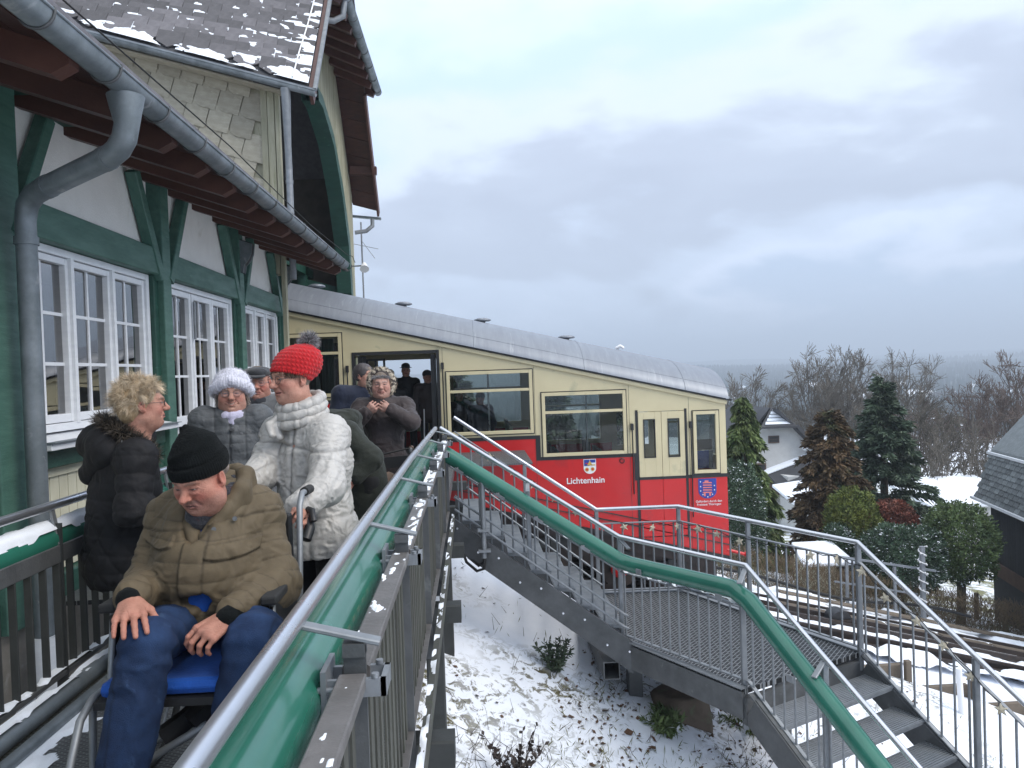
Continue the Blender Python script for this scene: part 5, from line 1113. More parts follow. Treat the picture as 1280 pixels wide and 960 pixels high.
MB().hexa([(17.3, 41, -6.45), (20, 41, -6.1), (20, 44, -5.6), (17.3, 44, -5.9), (17.3, 41, -6.3), (20, 41, -5.95), (20, 44, -5.45), (17.3, 44, -5.75)]).build('garage_roof', M['snow'], wh)
shed = thing('garden_shed', (9.4, 20.3, -5.3), 'small cream garden shed with a snow-covered roof below the bushes', 'shed')
box('wall', M['cream_board'], shed, 8.65, 9.7, 19.6, 20.6, gz(9, 20)-.3, -3.86)
MB().hexa([(8.35, 19.3, -3.90), (9.75, 19.3, -3.90), (9.6, 20.4, -3.58), (8.5, 20.4, -3.58), (8.35, 19.3, -3.80), (9.75, 19.3, -3.80), (9.6, 20.4, -3.47), (8.5, 20.4, -3.47)]).build('roof', M['snow'], shed, bevel=.03)
box('window', M['brown_paint'], shed, 9.35, 9.65, 19.57, 19.6, -4.4, -4.0)
flat = thing('flat_shed', (24, 34, -7), 'long low shed with a snow-covered flat roof behind the saplings', 'shed')
box('wall', M['wall_white'], flat, 20.2, 24.6, 33, 35, gz(22, 34)-1, -5.3); MB().hexa([(20, 32.8, -5.30), (24.8, 32.8, -5.30), (24.8, 37, -4.7), (20, 37, -4.7), (20, 32.8, -5.15), (24.8, 32.8, -5.15), (24.8, 37, -4.55), (20, 37, -4.55)]).build('roof', M['snow'], flat)
dh = thing('slate_house', (17, 22, -4.5), 'dark boarded house with a grey slate mansard roof at the right edge', 'house')
def DHX(x, y, z): return Vector((x, y, z))
e0 = Vector((14.92, 22.2, -2.80)); ed = Vector((-.25, -.968, 0)).normalized(); en = Vector((.968, -.25, 0)).normalized(); up = Vector((0, 0, 1))
B = e0+ed*.25+en*.35
c = [B+Vector((0, 0, -4)), B+ed*7+Vector((0, 0, -4)), B+ed*7+en*6+Vector((0, 0, -4)), B+en*6+Vector((0, 0, -4))]
MB().hexa(c+[p+Vector((0, 0, 4.05)) for p in c]).build('wall', M['blackwall'], dh)
for k in range(40):
    p = B+ed*(.08+k*.16)-en*.02; MB().beam(p+Vector((0, 0, -1.85)), p+Vector((0, 0, .0)), .15, .03, up=en).build('wall_board', M['blackwall'], dh)
MB().beam(B-en*.05+Vector((0, 0, -2.0)), B+ed*6.5-en*.05+Vector((0, 0, -2.0)), .08, .38).build('base_board', M['brown_paint'], dh)
m1 = e0+en*.42+ed*.05+up*1.32; m1b = m1+ed*7; t1 = m1+en*2.6+up*2.95+ed*.0; t1b = t1+ed*7
q = [e0, e0+ed*7.2, m1b, m1]; MB().hexa(q+[p+en*.12+up*.05 for p in q]).build('roof', M['slate_tile'], dh)
q = [m1, m1b, t1b, t1]; MB().hexa(q+[p+up*.1+en*.03 for p in q]).build('roof', M['slate_tile'], dh)
def tile_rows(p0, p1, d, rows, cols, w):
    tm = MB().add([(0, 0, .0), (w*.97, 0, .0), (w*.97, 1.15, 0), (0, 1.15, 0), (0, 0, .035), (w*.97, 0, .035)], [(0, 1, 2, 3), (4, 5, 2, 3), (0, 1, 5, 4), (0, 4, 3), (1, 5, 2)]).mesh('roof_tile'); tm.materials.append(M['slate_tile'])
    L_ = (p1-p0).length; stp = L_/rows; uy_ = (p1-p0).normalized(); un_ = -d.cross(uy_).normalized()
    if un_.x > 0: un_ = -un_
    for r in range(rows):
        for c_ in range(cols):
            p = p0+uy_*stp*r+d*(c_*w+(w/2 if r % 2 else 0))+un_*.014
            o = link('roof_tile', tm, None, dh); o.matrix_basis = Matrix(((d.x, uy_.x*stp, un_.x, p.x), (d.y, uy_.y*stp, un_.y, p.y), (d.z, uy_.z*stp, un_.z, p.z), (0, 0, 0, 1)))
tile_rows(e0+en*-.01, m1+en*-.01, ed, 9, 16, .30)
MB().beam(m1-en*.06+ed*-.05, m1b-en*.06, .07, .07).build('white_trim', M['white_paint'], dh); MB().beam(e0-en*.08-ed*.1+up*-.03, e0+ed*7-en*.08+up*-.03, .08, .07).build('gutter', M['white_paint'], dh)
p = B+ed*2.55-en*.06+up*-.75; f = MB().beam(p, p+ed*.8, .06, .75, up=up).build('window', M['white_paint'], dh); MB().beam(p-en*.04+ed*.08, p-en*.04+ed*.72, .02, .60, up=up).build('pane', M['black'], f)
for k, (x, y) in enumerate(((14.0, 20.9), (13.9, 19.6))): tag(MB().beam((x, y, gz(x, y)-.1), (x, y, gz(x, y)+.75), .09, .09).build('fence_post', M['old_wood']), ('short wooden fence post just right of the topiary ball' if k == 0 else 'short wooden fence post nearest the right edge by the dark house'), 'post')
# distant village
rv = random.Random(5); vm = [M['wall_white'], M['cream_board'], M['brown_paint']]
spots = [(.36+.012*i+rv.uniform(-.002, .002), rv.uniform(420, 680)) for i in range(13)]
for i, (tx, d) in enumerate(spots):
    a = math.atan2(1, 1)*0; x = d*math.sin(tx+rad(2.95)); y = d*math.cos(tx+rad(2.95)); z = gz(x, y); w, dp_, h = rv.uniform(6, 10), rv.uniform(6, 8), rv.uniform(3, 5)
    hs = thing('village_house', (x, y, z), 'tiny snow-roofed house in the distant village on the valley slope', 'house', 'distant village houses')
    MB().box(x-w/2, x+w/2, y-dp_/2, y+dp_/2, z-3, z+h).build('wall', vm[i % 3], hs)
    MB().prism([(x-w/2-.5, y-dp_/2-.6, z+h), (x+w/2+.5, y-dp_/2-.6, z+h), (x+w/2+.5, y, z+h+3), (x-w/2-.5, y, z+h+3)], (0, 0, .35)).prism([(x-w/2-.5, y+dp_/2+.6, z+h), (x+w/2+.5, y+dp_/2+.6, z+h), (x+w/2+.5, y, z+h+3), (x-w/2-.5, y, z+h+3)], (0, 0, .35)).build('roof', M['snow'] if i % 4 else M['roof_dark'], hs)
# far woods as one mass
g = np.random.default_rng(8); n = 16000
th = g.uniform(.02, .95, n); d = np.concatenate([g.uniform(820, 1900, n*3//4), g.uniform(230, 800, n-n*3//4)])
x = d*np.sin(th); y = d*np.cos(th); keep = (d > 800) | (vn(np.stack([x/60, y/60, 0*x], 1), 4, 3) > .44); x, y, d = x[keep], y[keep], d[keep]
z = ground_z(x, y); h = g.uniform(5, 10, len(x)); w = h*.25; V = []; 
for j in range(5): V.append(np.stack([x+w*np.cos(j*1.2566), y+w*np.sin(j*1.2566), z-1], 1))
V.append(np.stack([x, y, z+h], 1)); V = np.stack(V, 1).reshape(-1, 3); b = np.arange(len(x))*6
T = np.concatenate([np.stack([b+j, b+(j+1) % 5, b+5], 1) for j in range(5)])
fo = link('far_forest', npmesh('far_forest', V, None, T), M['far_forest'], None, 'stuff')
# ---------------------------------------------------------------- ground litter
def scatter_mask(n, x0, x1, y0, y1, seed, thr=.5, sc=.8):
    g = np.random.default_rng(seed); x = g.uniform(x0, x1, n); y = g.uniform(y0, y1, n)
    q = vn(np.stack([x*sc, y*sc, 0*x], 1), 77, 3)+.12*vn(np.stack([x*5, y*5, 0*x], 1), 78, 2)+np.clip((7.2-y)*.09, -.15, .17)
    k = (q > thr) | (g.random(n) < .05); return x[k], y[k], g
x, y, g = scatter_mask(5200, -.4, 5.5, 3.4, 9.5, 21, .60)
z = ground_z(x, y)+.008; n = len(x); s = g.uniform(.010, .030, n)*(1+(g.random(n) < .06)*1.0); a = g.uniform(0, 6.28, n)
u = np.stack([np.cos(a), np.sin(a), g.normal(0, .35, n)], 1)*s[:, None]; v = np.stack([-np.sin(a), np.cos(a), g.normal(0, .35, n)], 1)*s[:, None]*.62; c = np.stack([x, y, z], 1)
V = np.stack([c-u, c-u*.2-v, c+u, c-u*.2+v+np.array([0, 0, .008])], 1).reshape(-1, 3)
link('leaf_litter', npmesh('leaf_litter', V, np.arange(len(V)).reshape(-1, 4)), M['leaf_litter'], None, 'stuff')
x, y, g = scatter_mask(12000, -.4, 5.8, 3.4, 9.5, 31, .64, .9); n = len(x)
P = np.stack([x, y, ground_z(x, y)-.005], 1); D = unit(np.stack([g.normal(0, .6, n), g.normal(0, .6, n), g.uniform(.15, 1, n)], 1))
tri_cloud('grass_blades', P, D, .007, .085, M['grass'], None, 5, 'stuff')
x, y, g = scatter_mask(5200, -.3, 5.5, 3.4, 8.8, 41, .66, .7); n = len(x)
P = np.stack([x, y, ground_z(x, y)], 1); E_ = P+unit(np.stack([g.normal(0, .5, n), g.normal(0, .5, n), g.uniform(.3, 1, n)], 1))*g.uniform(.04, .16, n)[:, None]
segs_mesh('dry_stems', np.concatenate([P, E_, np.full((n, 1), .003), np.full((n, 1), .0015)], 1), M['dry_stem'], None, 3, 'stuff')
def sprig(x, y, h, w, m, label, seed, n=420, leaf=(.018, .055), name='small_shrub'):
    z = gz(x, y); t = thing(name, (x, y, z), label, 'shrub'); g = np.random.default_rng(seed); S = []; PP = []; DD = []
    for k in range(16):
        a = g.uniform(0, 6.28); e = np.array([math.cos(a)*w*g.uniform(.3, 1), math.sin(a)*w*g.uniform(.3, 1), h*g.uniform(.5, 1)]); p0 = np.array([x, y, z-.02]); S.append((*p0, *(p0+e), .006, .002))
        for q in range(n//16):
            s = g.uniform(.15, 1); PP.append(p0+e*s); DD.append(e/np.linalg.norm(e)*.5+g.normal(0, .6, 3))
    segs_mesh('stems', S, M['dry_stem'], t, 4); tri_cloud('leaves', np.array(PP), unit(np.array(DD)), leaf[0], leaf[1], M[m], t, seed); return t
sprig(.72, 7.45, .30, .20, 'foliage_spruce', 'little dark evergreen seedling alone in the snow under the upper stair flight', 1, 900)
sprig(1.70, 7.0, .22, .28, 'foliage_green', 'low green tuft in front of the stone footing', 2, 700, (.02, .09))
sprig(.25, 5.9, .42, .30, 'dry_stem', 'dry dark-leaved weed in the snow at the bottom of the bank', 3, 320, (.03, .05))
sprig(2.6, 7.4, .22, .45, 'foliage_green', 'low frosted green cover right of the stone footing', 4, 900, (.015, .06))
sprig(.1, 5.2, .35, .3, 'dry_stem', 'dry dark-leaved weed in the snow nearest the fence foot', 5, 320, (.03, .05))
# ================================================================ PEOPLE: signed-distance modelling
def rotm(yaw, pitch=0, roll=0):
    """columns: right, forward, up. yaw 0 = facing +Y, positive turns towards +X; pitch up positive; roll to own right positive"""
    y, p, r = rad(yaw), rad(pitch), rad(roll)
    f = np.array([math.sin(y)*math.cos(p), math.cos(y)*math.cos(p), math.sin(p)]); r0 = np.array([math.cos(y), -math.sin(y), 0.]); u0 = np.cross(r0, f)
    return np.stack([r0*math.cos(r)-u0*math.sin(r), f, u0*math.cos(r)+r0*math.sin(r)], 1)
class SDF:
    def __init__(s, lo, hi, h):
        s.lo = np.array(lo, float); s.h = h; n = np.ceil((np.array(hi)-s.lo)/h).astype(int)+1
        s.ax = [s.lo[i]+h*np.arange(n[i]) for i in range(3)]; s.D = np.full(tuple(n), .2, np.float32)
    def _sub(s, lo, hi, m):
        sl = []
        for i in range(3):
            a = int(max(0, math.floor((lo[i]-m-s.lo[i])/s.h))); b = int(min(len(s.ax[i]), math.ceil((hi[i]+m-s.lo[i])/s.h)+1))
            if b <= a: return None, None
            sl.append(slice(a, b))
        g = [s.ax[i][sl[i]].astype(np.float32) for i in range(3)]
        return tuple(sl), (g[0][:, None, None], g[1][None, :, None], g[2][None, None, :])
    def _mix(s, sl, d, k, op):
        A = s.D[sl]; d = d.astype(np.float32)
        if op == 'u':
            if k > 0: h = np.maximum(k-np.abs(A-d), 0)/k; s.D[sl] = np.minimum(A, d)-h*h*k*.25
            else: s.D[sl] = np.minimum(A, d)
        else:
            d = -d
            if k > 0: h = np.maximum(k-np.abs(A-d), 0)/k; s.D[sl] = np.maximum(A, d)+h*h*k*.25
            else: s.D[sl] = np.maximum(A, d)
    def cap(s, a, b, ra, rb=None, k=.01, op='u'):
        rb = ra if rb is None else rb; a = np.array(a, float); b = np.array(b, float); R = max(ra, rb)
        sl, g = s._sub(np.minimum(a, b)-R, np.maximum(a, b)+R, k+3*s.h)
        if sl is None: return s
        d = b-a; L2 = float(d@d)+1e-12; p = [g[i]-a[i] for i in range(3)]
        t = np.clip((p[0]*d[0]+p[1]*d[1]+p[2]*d[2])/L2, 0, 1)
        dist = np.sqrt((p[0]-t*d[0])**2+(p[1]-t*d[1])**2+(p[2]-t*d[2])**2)-(ra+t*(rb-ra))
        s._mix(sl, dist, k, op); return s
    def ell(s, c, r, R=None, k=.01, op='u'):
        c = np.array(c, float); r = np.array(r, float); m = r.max()
        e = np.abs(R)@r if R is not None else r
        sl, g = s._sub(c-e, c+e, k+3*s.h)
        if sl is None: return s
        p = [g[i]-c[i] for i in range(3)]
        if R is not None: p = [p[0]*R[0, j]+p[1]*R[1, j]+p[2]*R[2, j] for j in range(3)]
        k0 = np.sqrt((p[0]/r[0])**2+(p[1]/r[1])**2+(p[2]/r[2])**2)+1e-6; k1 = np.sqrt((p[0]/r[0]**2)**2+(p[1]/r[1]**2)**2+(p[2]/r[2]**2)**2)+1e-6
        s._mix(sl, k0*(k0-1)/k1, k, op); return s
    def cut(s, n, p, k=0.004):
        """remove the side that n points to, beyond point p"""
        n = np.array(n, float)/np.linalg.norm(n); c = float(n@np.array(p)); d = n[0]*s.ax[0][:, None, None]+n[1]*s.ax[1][None, :, None]+n[2]*s.ax[2][None, None, :]-c
        d = d.astype(np.float32); h = np.maximum(k-np.abs(s.D-d), 0)/k; s.D = np.maximum(s.D, d)+h*h*k*.25; return s
    def nets(s):
        D = s.D; S = D < 0
        c = [(i, j, k) for i in (0, 1) for j in (0, 1) for k in (0, 1)]
        def sh(A, o): return A[o[0]:A.shape[0]-1+o[0], o[1]:A.shape[1]-1+o[1], o[2]:A.shape[2]-1+o[2]]
        al = sh(S, c[0]).copy(); an = al.copy()
        for o in c[1:]: q = sh(S, o); al &= q; an |= q
        I = np.stack(np.nonzero(an & ~al), 1)
        if len(I) == 0: return np.zeros((0, 3)), np.zeros((0, 4), int)
        vals = np.stack([D[I[:, 0]+o[0], I[:, 1]+o[1], I[:, 2]+o[2]] for o in c], 1)
        E = [(a, b) for a in range(8) for b in range(a+1, 8) if sum(abs(c[a][q]-c[b][q]) for q in range(3)) == 1]
        acc = np.zeros((len(I), 3)); cnt = np.zeros(len(I)); C = np.array(c, float)
        for a, b in E:
            va, vb = vals[:, a], vals[:, b]; m = (va < 0) != (vb < 0); t = np.where(m, va/np.where(m, va-vb, 1), 0)
            acc += np.where(m[:, None], C[a]+t[:, None]*(C[b]-C[a]), 0); cnt += m
        V = (I+acc/cnt[:, None])*s.h+s.lo
        idx = np.full(tuple(np.array(D.shape)-1), -1, np.int32); idx[I[:, 0], I[:, 1], I[:, 2]] = np.arange(len(I))
        Q = []
        for ax in range(3):
            o = [0, 0, 0]; o[ax] = 1
            A = S[:S.shape[0]-o[0], :S.shape[1]-o[1], :S.shape[2]-o[2]]; B = S[o[0]:, o[1]:, o[2]:]
            m = A != B; J = np.stack(np.nonzero(m), 1); u, v = [(1, 2), (2, 0), (0, 1)][ax]
            ok = (J[:, u] > 0) & (J[:, v] > 0)
            for q in range(3): ok &= J[:, q] < idx.shape[q]
            J = J[ok]; flip = A[J[:, 0], J[:, 1], J[:, 2]]
            def g(du, dv):
                K = J.copy(); K[:, u] -= du; K[:, v] -= dv; return idx[K[:, 0], K[:, 1], K[:, 2]]
            q4 = np.stack([g(1, 1), g(0, 1), g(0, 0), g(1, 0)], 1); q4[~flip] = q4[~flip][:, ::-1]; Q.append(q4)
        Q = np.concatenate(Q); return V, Q[(Q >= 0).all(1)]
def vnormals(me):
    a = np.zeros(len(me.vertices)*3, np.float32); me.vertices.foreach_get('normal', a); return a.reshape(-1, 3)

mat('skin', (1, 1, 1), (.82, .74, .72), 40, .52, bump=.55, bscale=210, attr=True, spec=.4, contrast=(.3, .7))
M['skin'].node_tree.nodes['Principled BSDF'].inputs['Subsurface Weight'].default_value = .06
M['skin'].node_tree.nodes['Principled BSDF'].inputs['Subsurface Radius'].default_value = (.012, .005, .003)
def cloth(key, c, rough=.75, sheen=.15, bump=.25, bs=160, spec=.3, c2=None, c3=None, t3=.6, s3=3, sc=14):
    return mat(key, c, c2 or tuple(x*.78 for x in c), sc, rough, bump=bump, bscale=bs, attr=True, spec=spec, sheen=sheen, c3=c3, t3=t3, s3=s3)
cloth('khaki', (.118, .090, .054), .72, .02, .2, 220)
cloth('silver_puffer', (.47, .455, .43), .42, 0, .35, 45, .5, sc=9, c2=(.39, .375, .35))
cloth('black_puffer', (.008, .008, .010), .78, .0, .2, 90, .4)
cloth('grey_quilt', (.085, .093, .10), .6, .1, .3, 90, .4)
cloth('grey_wool', (.12, .125, .13), .9, .4, .4, 200)
cloth('olive_dark', (.022, .026, .020), .8, .1, .3, 120)
cloth('dark_brown', (.045, .034, .034), .6, .1, .3, 120)
cloth('navy', (.012, .018, .040), .8, .2, .3, 120)
cloth('denim', (.015, .036, .092), .85, .0, .5, 330, c2=(.009, .021, .058), c3=(.032, .062, .13), t3=.60, s3=8)
cloth('black_trouser', (.012, .012, .014), .85, .1, .2, 200)
cloth('black_knit', (.007, .0085, .009), .95, .03, .5, 260, .1)
cloth('red_knit', (.60, .012, .018), .85, .15, .5, 200)
cloth('white_knit', (.80, .80, .90), .95, .3, .7, 170)
cloth('lilac_scarf', (.55, .53, .68), .95, .5, .5, 150)
cloth('dark_scarf', (.030, .032, .040), .9, .2, .6, 90, c3=(.10, .02, .025), t3=.60, s3=16)
cloth('dark_cap', (.035, .037, .042), .9, .3, .5, 200)
cloth('leather', (.02, .018, .017), .4, 0, .2, 60)
cloth('blue_seat', (.010, .085, .40), .7, .1, .3, 120)
mat('hair', (1, 1, 1), (.8, .8, .8), 9, .5, bump=0, attr=True, spec=.5)
mat('lens', (.8, .85, .85), None, 4, .02, bump=0)
m = M['lens']; t = m.node_tree; t.nodes.clear(); o = t.nodes.new('ShaderNodeOutputMaterial'); a = t.nodes.new('ShaderNodeBsdfTransparent'); b = t.nodes.new('ShaderNodeBsdfGlossy'); b.inputs['Roughness'].default_value = .03; x_ = t.nodes.new('ShaderNodeMixShader'); x_.inputs[0].default_value = .045
t.links.new(a.outputs[0], x_.inputs[1]); t.links.new(b.outputs[0], x_.inputs[2]); t.links.new(x_.outputs[0], o.inputs[0])
mat('eye', (1, 1, 1), None, 4, .12, bump=0, attr=True)

def gau(P, c, s): return np.exp(-(((P-np.array(c))/np.array(s))**2).sum(1))
def head_mesh(h=.003, w=1.0, jaw=1.0, fat=0., nose=1.0, smile=0., open_=0., squint=.5, skin=(.50, .27, .19), red=.5, brow=(.18, .13, .09), lip=(.42, .14, .12), stub=0., must=None, sag=.4, hairc=(.3, .25, .2)):
    S = SDF((-.115, -.135, -.21), (.115, .155, .145), h)
    S.ell((0, -.012, .032), (.076*w, .095, .088)); S.ell((0, .022, -.03), (.064*w, .070, .088), k=.03)
    S.ell((0, .045, -.078), (.044*jaw, .040, .040), k=.03); S.ell((0, .068, -.094), (.019, .016, .017), k=.022)
    for s in (-1, 1):
        S.ell((s*.040*w, .050, -.030), (.028+fat*.01, .030, .034+fat*.008), k=.02)
        S.ell((s*.048*jaw, .020, -.070), (.022+fat*.014, .035, .030+fat*.01), k=.025)
        S.cap((s*.012, .088, .020), (s*.042*w, .072, .024), .0115, .0105, k=.014)
        S.ell((s*.031, .103, .001), (.019, .022, .0125), k=.012, op='s')
        S.cap((s*.016, .092, -.034), (s*.034, .078, -.062), .0045, .003, k=.010, op='s')
    S.cap((0, .084, .016), (0, .108, -.026), .0085, .0125*nose, k=.012); S.ell((0, .110*nose if nose > 1 else .110, -.029), (.0125*nose, .012, .0105), k=.008)
    for s in (-1, 1):
        S.ell((s*.0125*nose, .0985, -.033), (.0075, .010, .0075), k=.006); S.ell((s*.0065, .1035, -.0415), (.0035, .006, .0035), k=.003, op='s')
        S.ell((s*.031, .0735, .0015), (.0155, .0135, .0135), k=.003)   # closed lid mass
        S.cap((s*.018, .086, .0065), (s*.045, .077, .0050), .0042, .0042, k=.005); S.cap((s*.019, .085, -.008), (s*.044, .078, -.0065), .0036, .0036, k=.006)
        S.ell((s*.031, .083, -.016), (.014, .009, .006), k=.010)
    zc = .0075*smile; wd = .021+.006*smile
    for z, r in ((-.0585, .0052), (-.0685, .0062)):
        S.cap((-wd, .079, z+zc), (0, .0905, z), r*.5, r, k=.006); S.cap((wd, .079, z+zc), (0, .0905, z), r*.5, r, k=.006)
    S.cap((-wd, .084, -.0632+zc), (0, .098, -.0635), .0016+.004*open_, .0022+.005*open_, k=.003, op='s'); S.cap((wd, .084, -.0632+zc), (0, .098, -.0635), .0016+.004*open_, .0022+.005*open_, k=.003, op='s')
    S.cap((-.012, .090, -.081), (.012, .090, -.081), .004, k=.010, op='s')
    for s in (-1, 1):
        S.ell((s*.079*w, -.008, -.006), (.010, .019, .032), rotm(s*18), k=.006); S.ell((s*.089*w, -.003, -.004), (.007, .010, .018), rotm(s*18), k=.005, op='s')
        S.cap((s*.076*w, .002, -.030), (s*.074*w, -.002, -.034), .008, k=.005)
    if sag: S.ell((0, .03, -.105), (.040+.02*fat, .030, .022+.014*fat), k=.03)
    S.cap((0, -.020, -.08), (0, -.035, -.21), .055, .060, k=.03)
    V, Q = S.nets(); n = len(V); V0 = V
    V = V+0
    nrm = unit(V-np.array([0, -.02, 0])); fw = (V[:, 1] > .03)
    dd = .0012*(vn(V*70, 8, 3)-.5)+.0009*sag*np.sin((V[:, 2]+.25*np.abs(V[:, 0]))*520)*np.exp(-((V[:, 2]-.048)/.014)**2)*fw+.0008*sag*np.sin(np.arctan2(V[:, 2]-.002, np.abs(V[:, 0])-.045)*9)*gau(np.abs(V)*[1, 0, 0]+V*[0, 1, 1], (.058, .06, 0), (.012, .05, .018))
    V = V+nrm*dd[:, None]
    g = vn(V*38, 5, 3)-.5; col = np.ones((n, 3))*np.array(skin)*(1+.16*g[:, None]+.26*(vn(V*110, 15, 3)[:, None]-.5))*np.array([1, 1, 1])
    def lay(col, wgt, c): return col*(1-wgt[:, None])+np.array(c)*wgt[:, None]
    rd = (.52, .13, .10)
    for s in (-1, 1): col = lay(col, np.clip(gau(V, (s*.043, .062, -.032), (.026, .04, .022))*red*.75, 0, 1), rd); col = lay(col, np.clip(gau(V, (s*.08, 0, -.005), (.012, .03, .04))*.5*red, 0, 1), rd)
    col = lay(col, np.clip(gau(V, (0, .115, -.028), (.016, .02, .016))*red*.38, 0, 1), rd)
    X = np.abs(V[:, 0]); lipm = np.clip(1.6*np.exp(-(X/.026)**4-((V[:, 2]+.0635-zc*(X/.02)**2)/.0105)**4), 0, 1)*(V[:, 1] > .06); col = lay(col, lipm*.5, lip)
    mouth = np.exp(-(X/.024)**6-((V[:, 2]+.0634-zc*(X/.022)**2)/.0030)**2)*(V[:, 1] > .06); col = lay(col, np.clip(mouth*1.1, 0, .95), (.07, .02, .02))
    if smile > .6: th_ = np.exp(-(X/.018)**6-((V[:, 2]+.0625-zc*(X/.02)**2)/.0022)**4)*(V[:, 1] > .06); col = lay(col, np.clip(th_, 0, .9), (.55, .50, .42))
    bw = np.exp(-((X-.030)/.019)**4-((V[:, 2]-.0235+(X-.03)**2*9)/.0048)**2)*(V[:, 1] > .05); col = lay(col, np.clip(bw*1.1, 0, .9)*(.6+.4*vn(V*300, 2)), brow)
    ln = np.exp(-((X-.031)/.0165)**6-((V[:, 2]+.0005)/.0024)**2)*(V[:, 1] > .055); col = lay(col, np.clip(ln*1.1, 0, .85), (.06, .035, .03))
    soc = np.exp(-((X-.031)/.020)**2-((V[:, 2]+.004)/.013)**2)*(V[:, 1] > .05); col = lay(col, soc*.28, (.28, .10, .09))
    for s in (-1, 1): nost = gau(V, (s*.0065, .104, -.0405), (.004, .01, .003)); col = lay(col, np.clip(nost, 0, .85), (.08, .03, .025))
    fold = np.exp(-((X-.016-(-.034-V[:, 2])*.62)/.0042)**2)*((V[:, 2] < -.032) & (V[:, 2] > -.066))*(V[:, 1] > .05); col = lay(col, fold*.3, (.22, .08, .06))
    if stub: sm = ((V[:, 2] < -.04) & (V[:, 1] > -.01))*np.clip((-.035-V[:, 2])/.02, 0, 1)*stub; col = lay(col, sm, (.20, .15, .14))
    if must is not None: mm = np.exp(-(X/.027)**4-((V[:, 2]+.0505)/.0065)**2)*(V[:, 1] > .06); col = lay(col, np.clip(mm*1.1, 0, .8)*(.5+.5*vn(V*260, 9)), must)
    hr = (V[:, 2] > .05) | ((V[:, 1] < -.03) & (V[:, 2] > -.04)); col[hr] = np.array(hairc)*.6
    # eyes: small balls set in the slit
    VV, QQ, CC, MI = [V], [Q], [col], [np.zeros(len(Q), int)]; base = len(V)
    if squint < .95:
        for s in (-1, 1):
            sp = MB().sphere((0, 0, 0), 1, 16, 12); P = np.array([tuple(v) for v in sp.v]); c0 = np.array([s*.031, .0770, .0004])
            E_ = P*[.0118, .0118, .0030+.0040*(1-squint)]+c0
            E_[:, 1] += .0003+.0022*(1-squint)
            ci = np.where((np.hypot((E_[:, 0]-c0[0]), (E_[:, 2]-c0[2])) < .0050)[:, None], np.array([[.05, .06, .06]]), np.array([[.40, .36, .34]]))
            VV.append(E_); QQ.append(np.array(sp.f)+base); CC.append(ci); MI.append(np.ones(len(sp.f), int)); base += len(E_)
    return np.concatenate(VV), np.concatenate(QQ), np.concatenate(CC), np.concatenate(MI)
def hand_mesh(wrist, knuck, up, thumb_side, curl=(.2, .2, .2, .2), curl2=None, thumb=(.5, .2), h=.003, sc=1., spread=.06, skin=(.50, .27, .19), red=.5):
    """wrist, knuck: points; up: back-of-hand normal; thumb_side +1/-1 along up x forward"""
    wrist, knuck = np.array(wrist, float), np.array(knuck, float); f = knuck-wrist; PL = np.linalg.norm(f); f = f/PL; up = np.array(up, float); up = up-f*(up@f); up /= np.linalg.norm(up); sd = np.cross(f, up)*thumb_side
    segs = []; W_ = .078*sc
    offs = [.5, .17, -.17, -.48]; lens = [.073*sc, .081*sc, .075*sc, .059*sc]; rs = [.0090*sc, .0092*sc, .0088*sc, .0076*sc]
    for i in range(4):
        kn = wrist+f*PL*(1-.05*abs(i-1))+sd*W_*offs[i]*.95-up*.003*abs(i-1.5); w0 = wrist+sd*W_*offs[i]*.42
        segs.append((w0, kn, .0135*sc, .0112*sc, .012)); p = kn; a = 0; d0 = f+sd*spread*(1.5-i); c2 = curl2 or curl
        for q, fr in enumerate((.45, .31, .24)):
            a += (curl[i] if q == 0 else c2[i])*(1 if q < 2 else .7); d = d0*math.cos(a)-up*math.sin(a); d /= np.linalg.norm(d); p2 = p+d*lens[i]*fr
            segs.append((p, p2, rs[i]*(1-.07*q)*1.02, rs[i]*(1-.07*(q+1)), .0035 if q else .006)); p = p2
    t0 = wrist+f*PL*.18+sd*W_*.36-up*.008; d = f*math.cos(thumb[0])+sd*math.sin(thumb[0])-up*.18; d /= np.linalg.norm(d); t1 = t0+d*.045*sc
    d2 = f*math.cos(thumb[0]-thumb[1])+sd*math.sin(thumb[0]-thumb[1])-up*.30; d2 /= np.linalg.norm(d2); t2 = t1+d2*.034*sc; t3 = t2+d2*.026*sc-up*.003
    segs += [(t0, t1, .0165*sc, .0125*sc, .016), (t1, t2, .0112*sc, .0102*sc, .005), (t2, t3, .0100*sc, .0080*sc, .004)]
    segs += [(wrist-f*.03, wrist+f*.01, .024*sc, .023*sc, .02), (wrist+f*PL*.35, wrist+f*PL*.8, .017*sc, .016*sc, .02)]
    A = np.array([np.minimum(s[0], s[1])-.03 for s in segs]).min(0); B = np.array([np.maximum(s[0], s[1])+.03 for s in segs]).max(0)
    S = SDF(A, B, h)
    for a, b, ra, rb, k in segs: S.cap(a, b, ra, rb, k)
    V, Q = S.nets(); col = np.ones((len(V), 3))*np.array(skin)*(1+.18*(vn(V*45, 3, 2)-.5))[:, None]
    kn = np.zeros(len(V))
    for a, b, ra, rb, k in segs: kn = np.maximum(kn, np.exp(-(((V-b)/.011)**2).sum(1)))
    col = col*(1-.35*red*kn[:, None])+np.array([.55, .16, .13])*.35*red*kn[:, None]
    return V, Q, col, np.zeros(len(Q), int)
def join_parts(parts):
    V, Q, C, I = [], [], [], []; b = 0
    for v, q, c, i in parts: V.append(v); Q.append(q+b); C.append(c); I.append(i); b += len(v)
    return np.concatenate(V), np.concatenate(Q), np.concatenate(C), np.concatenate(I)
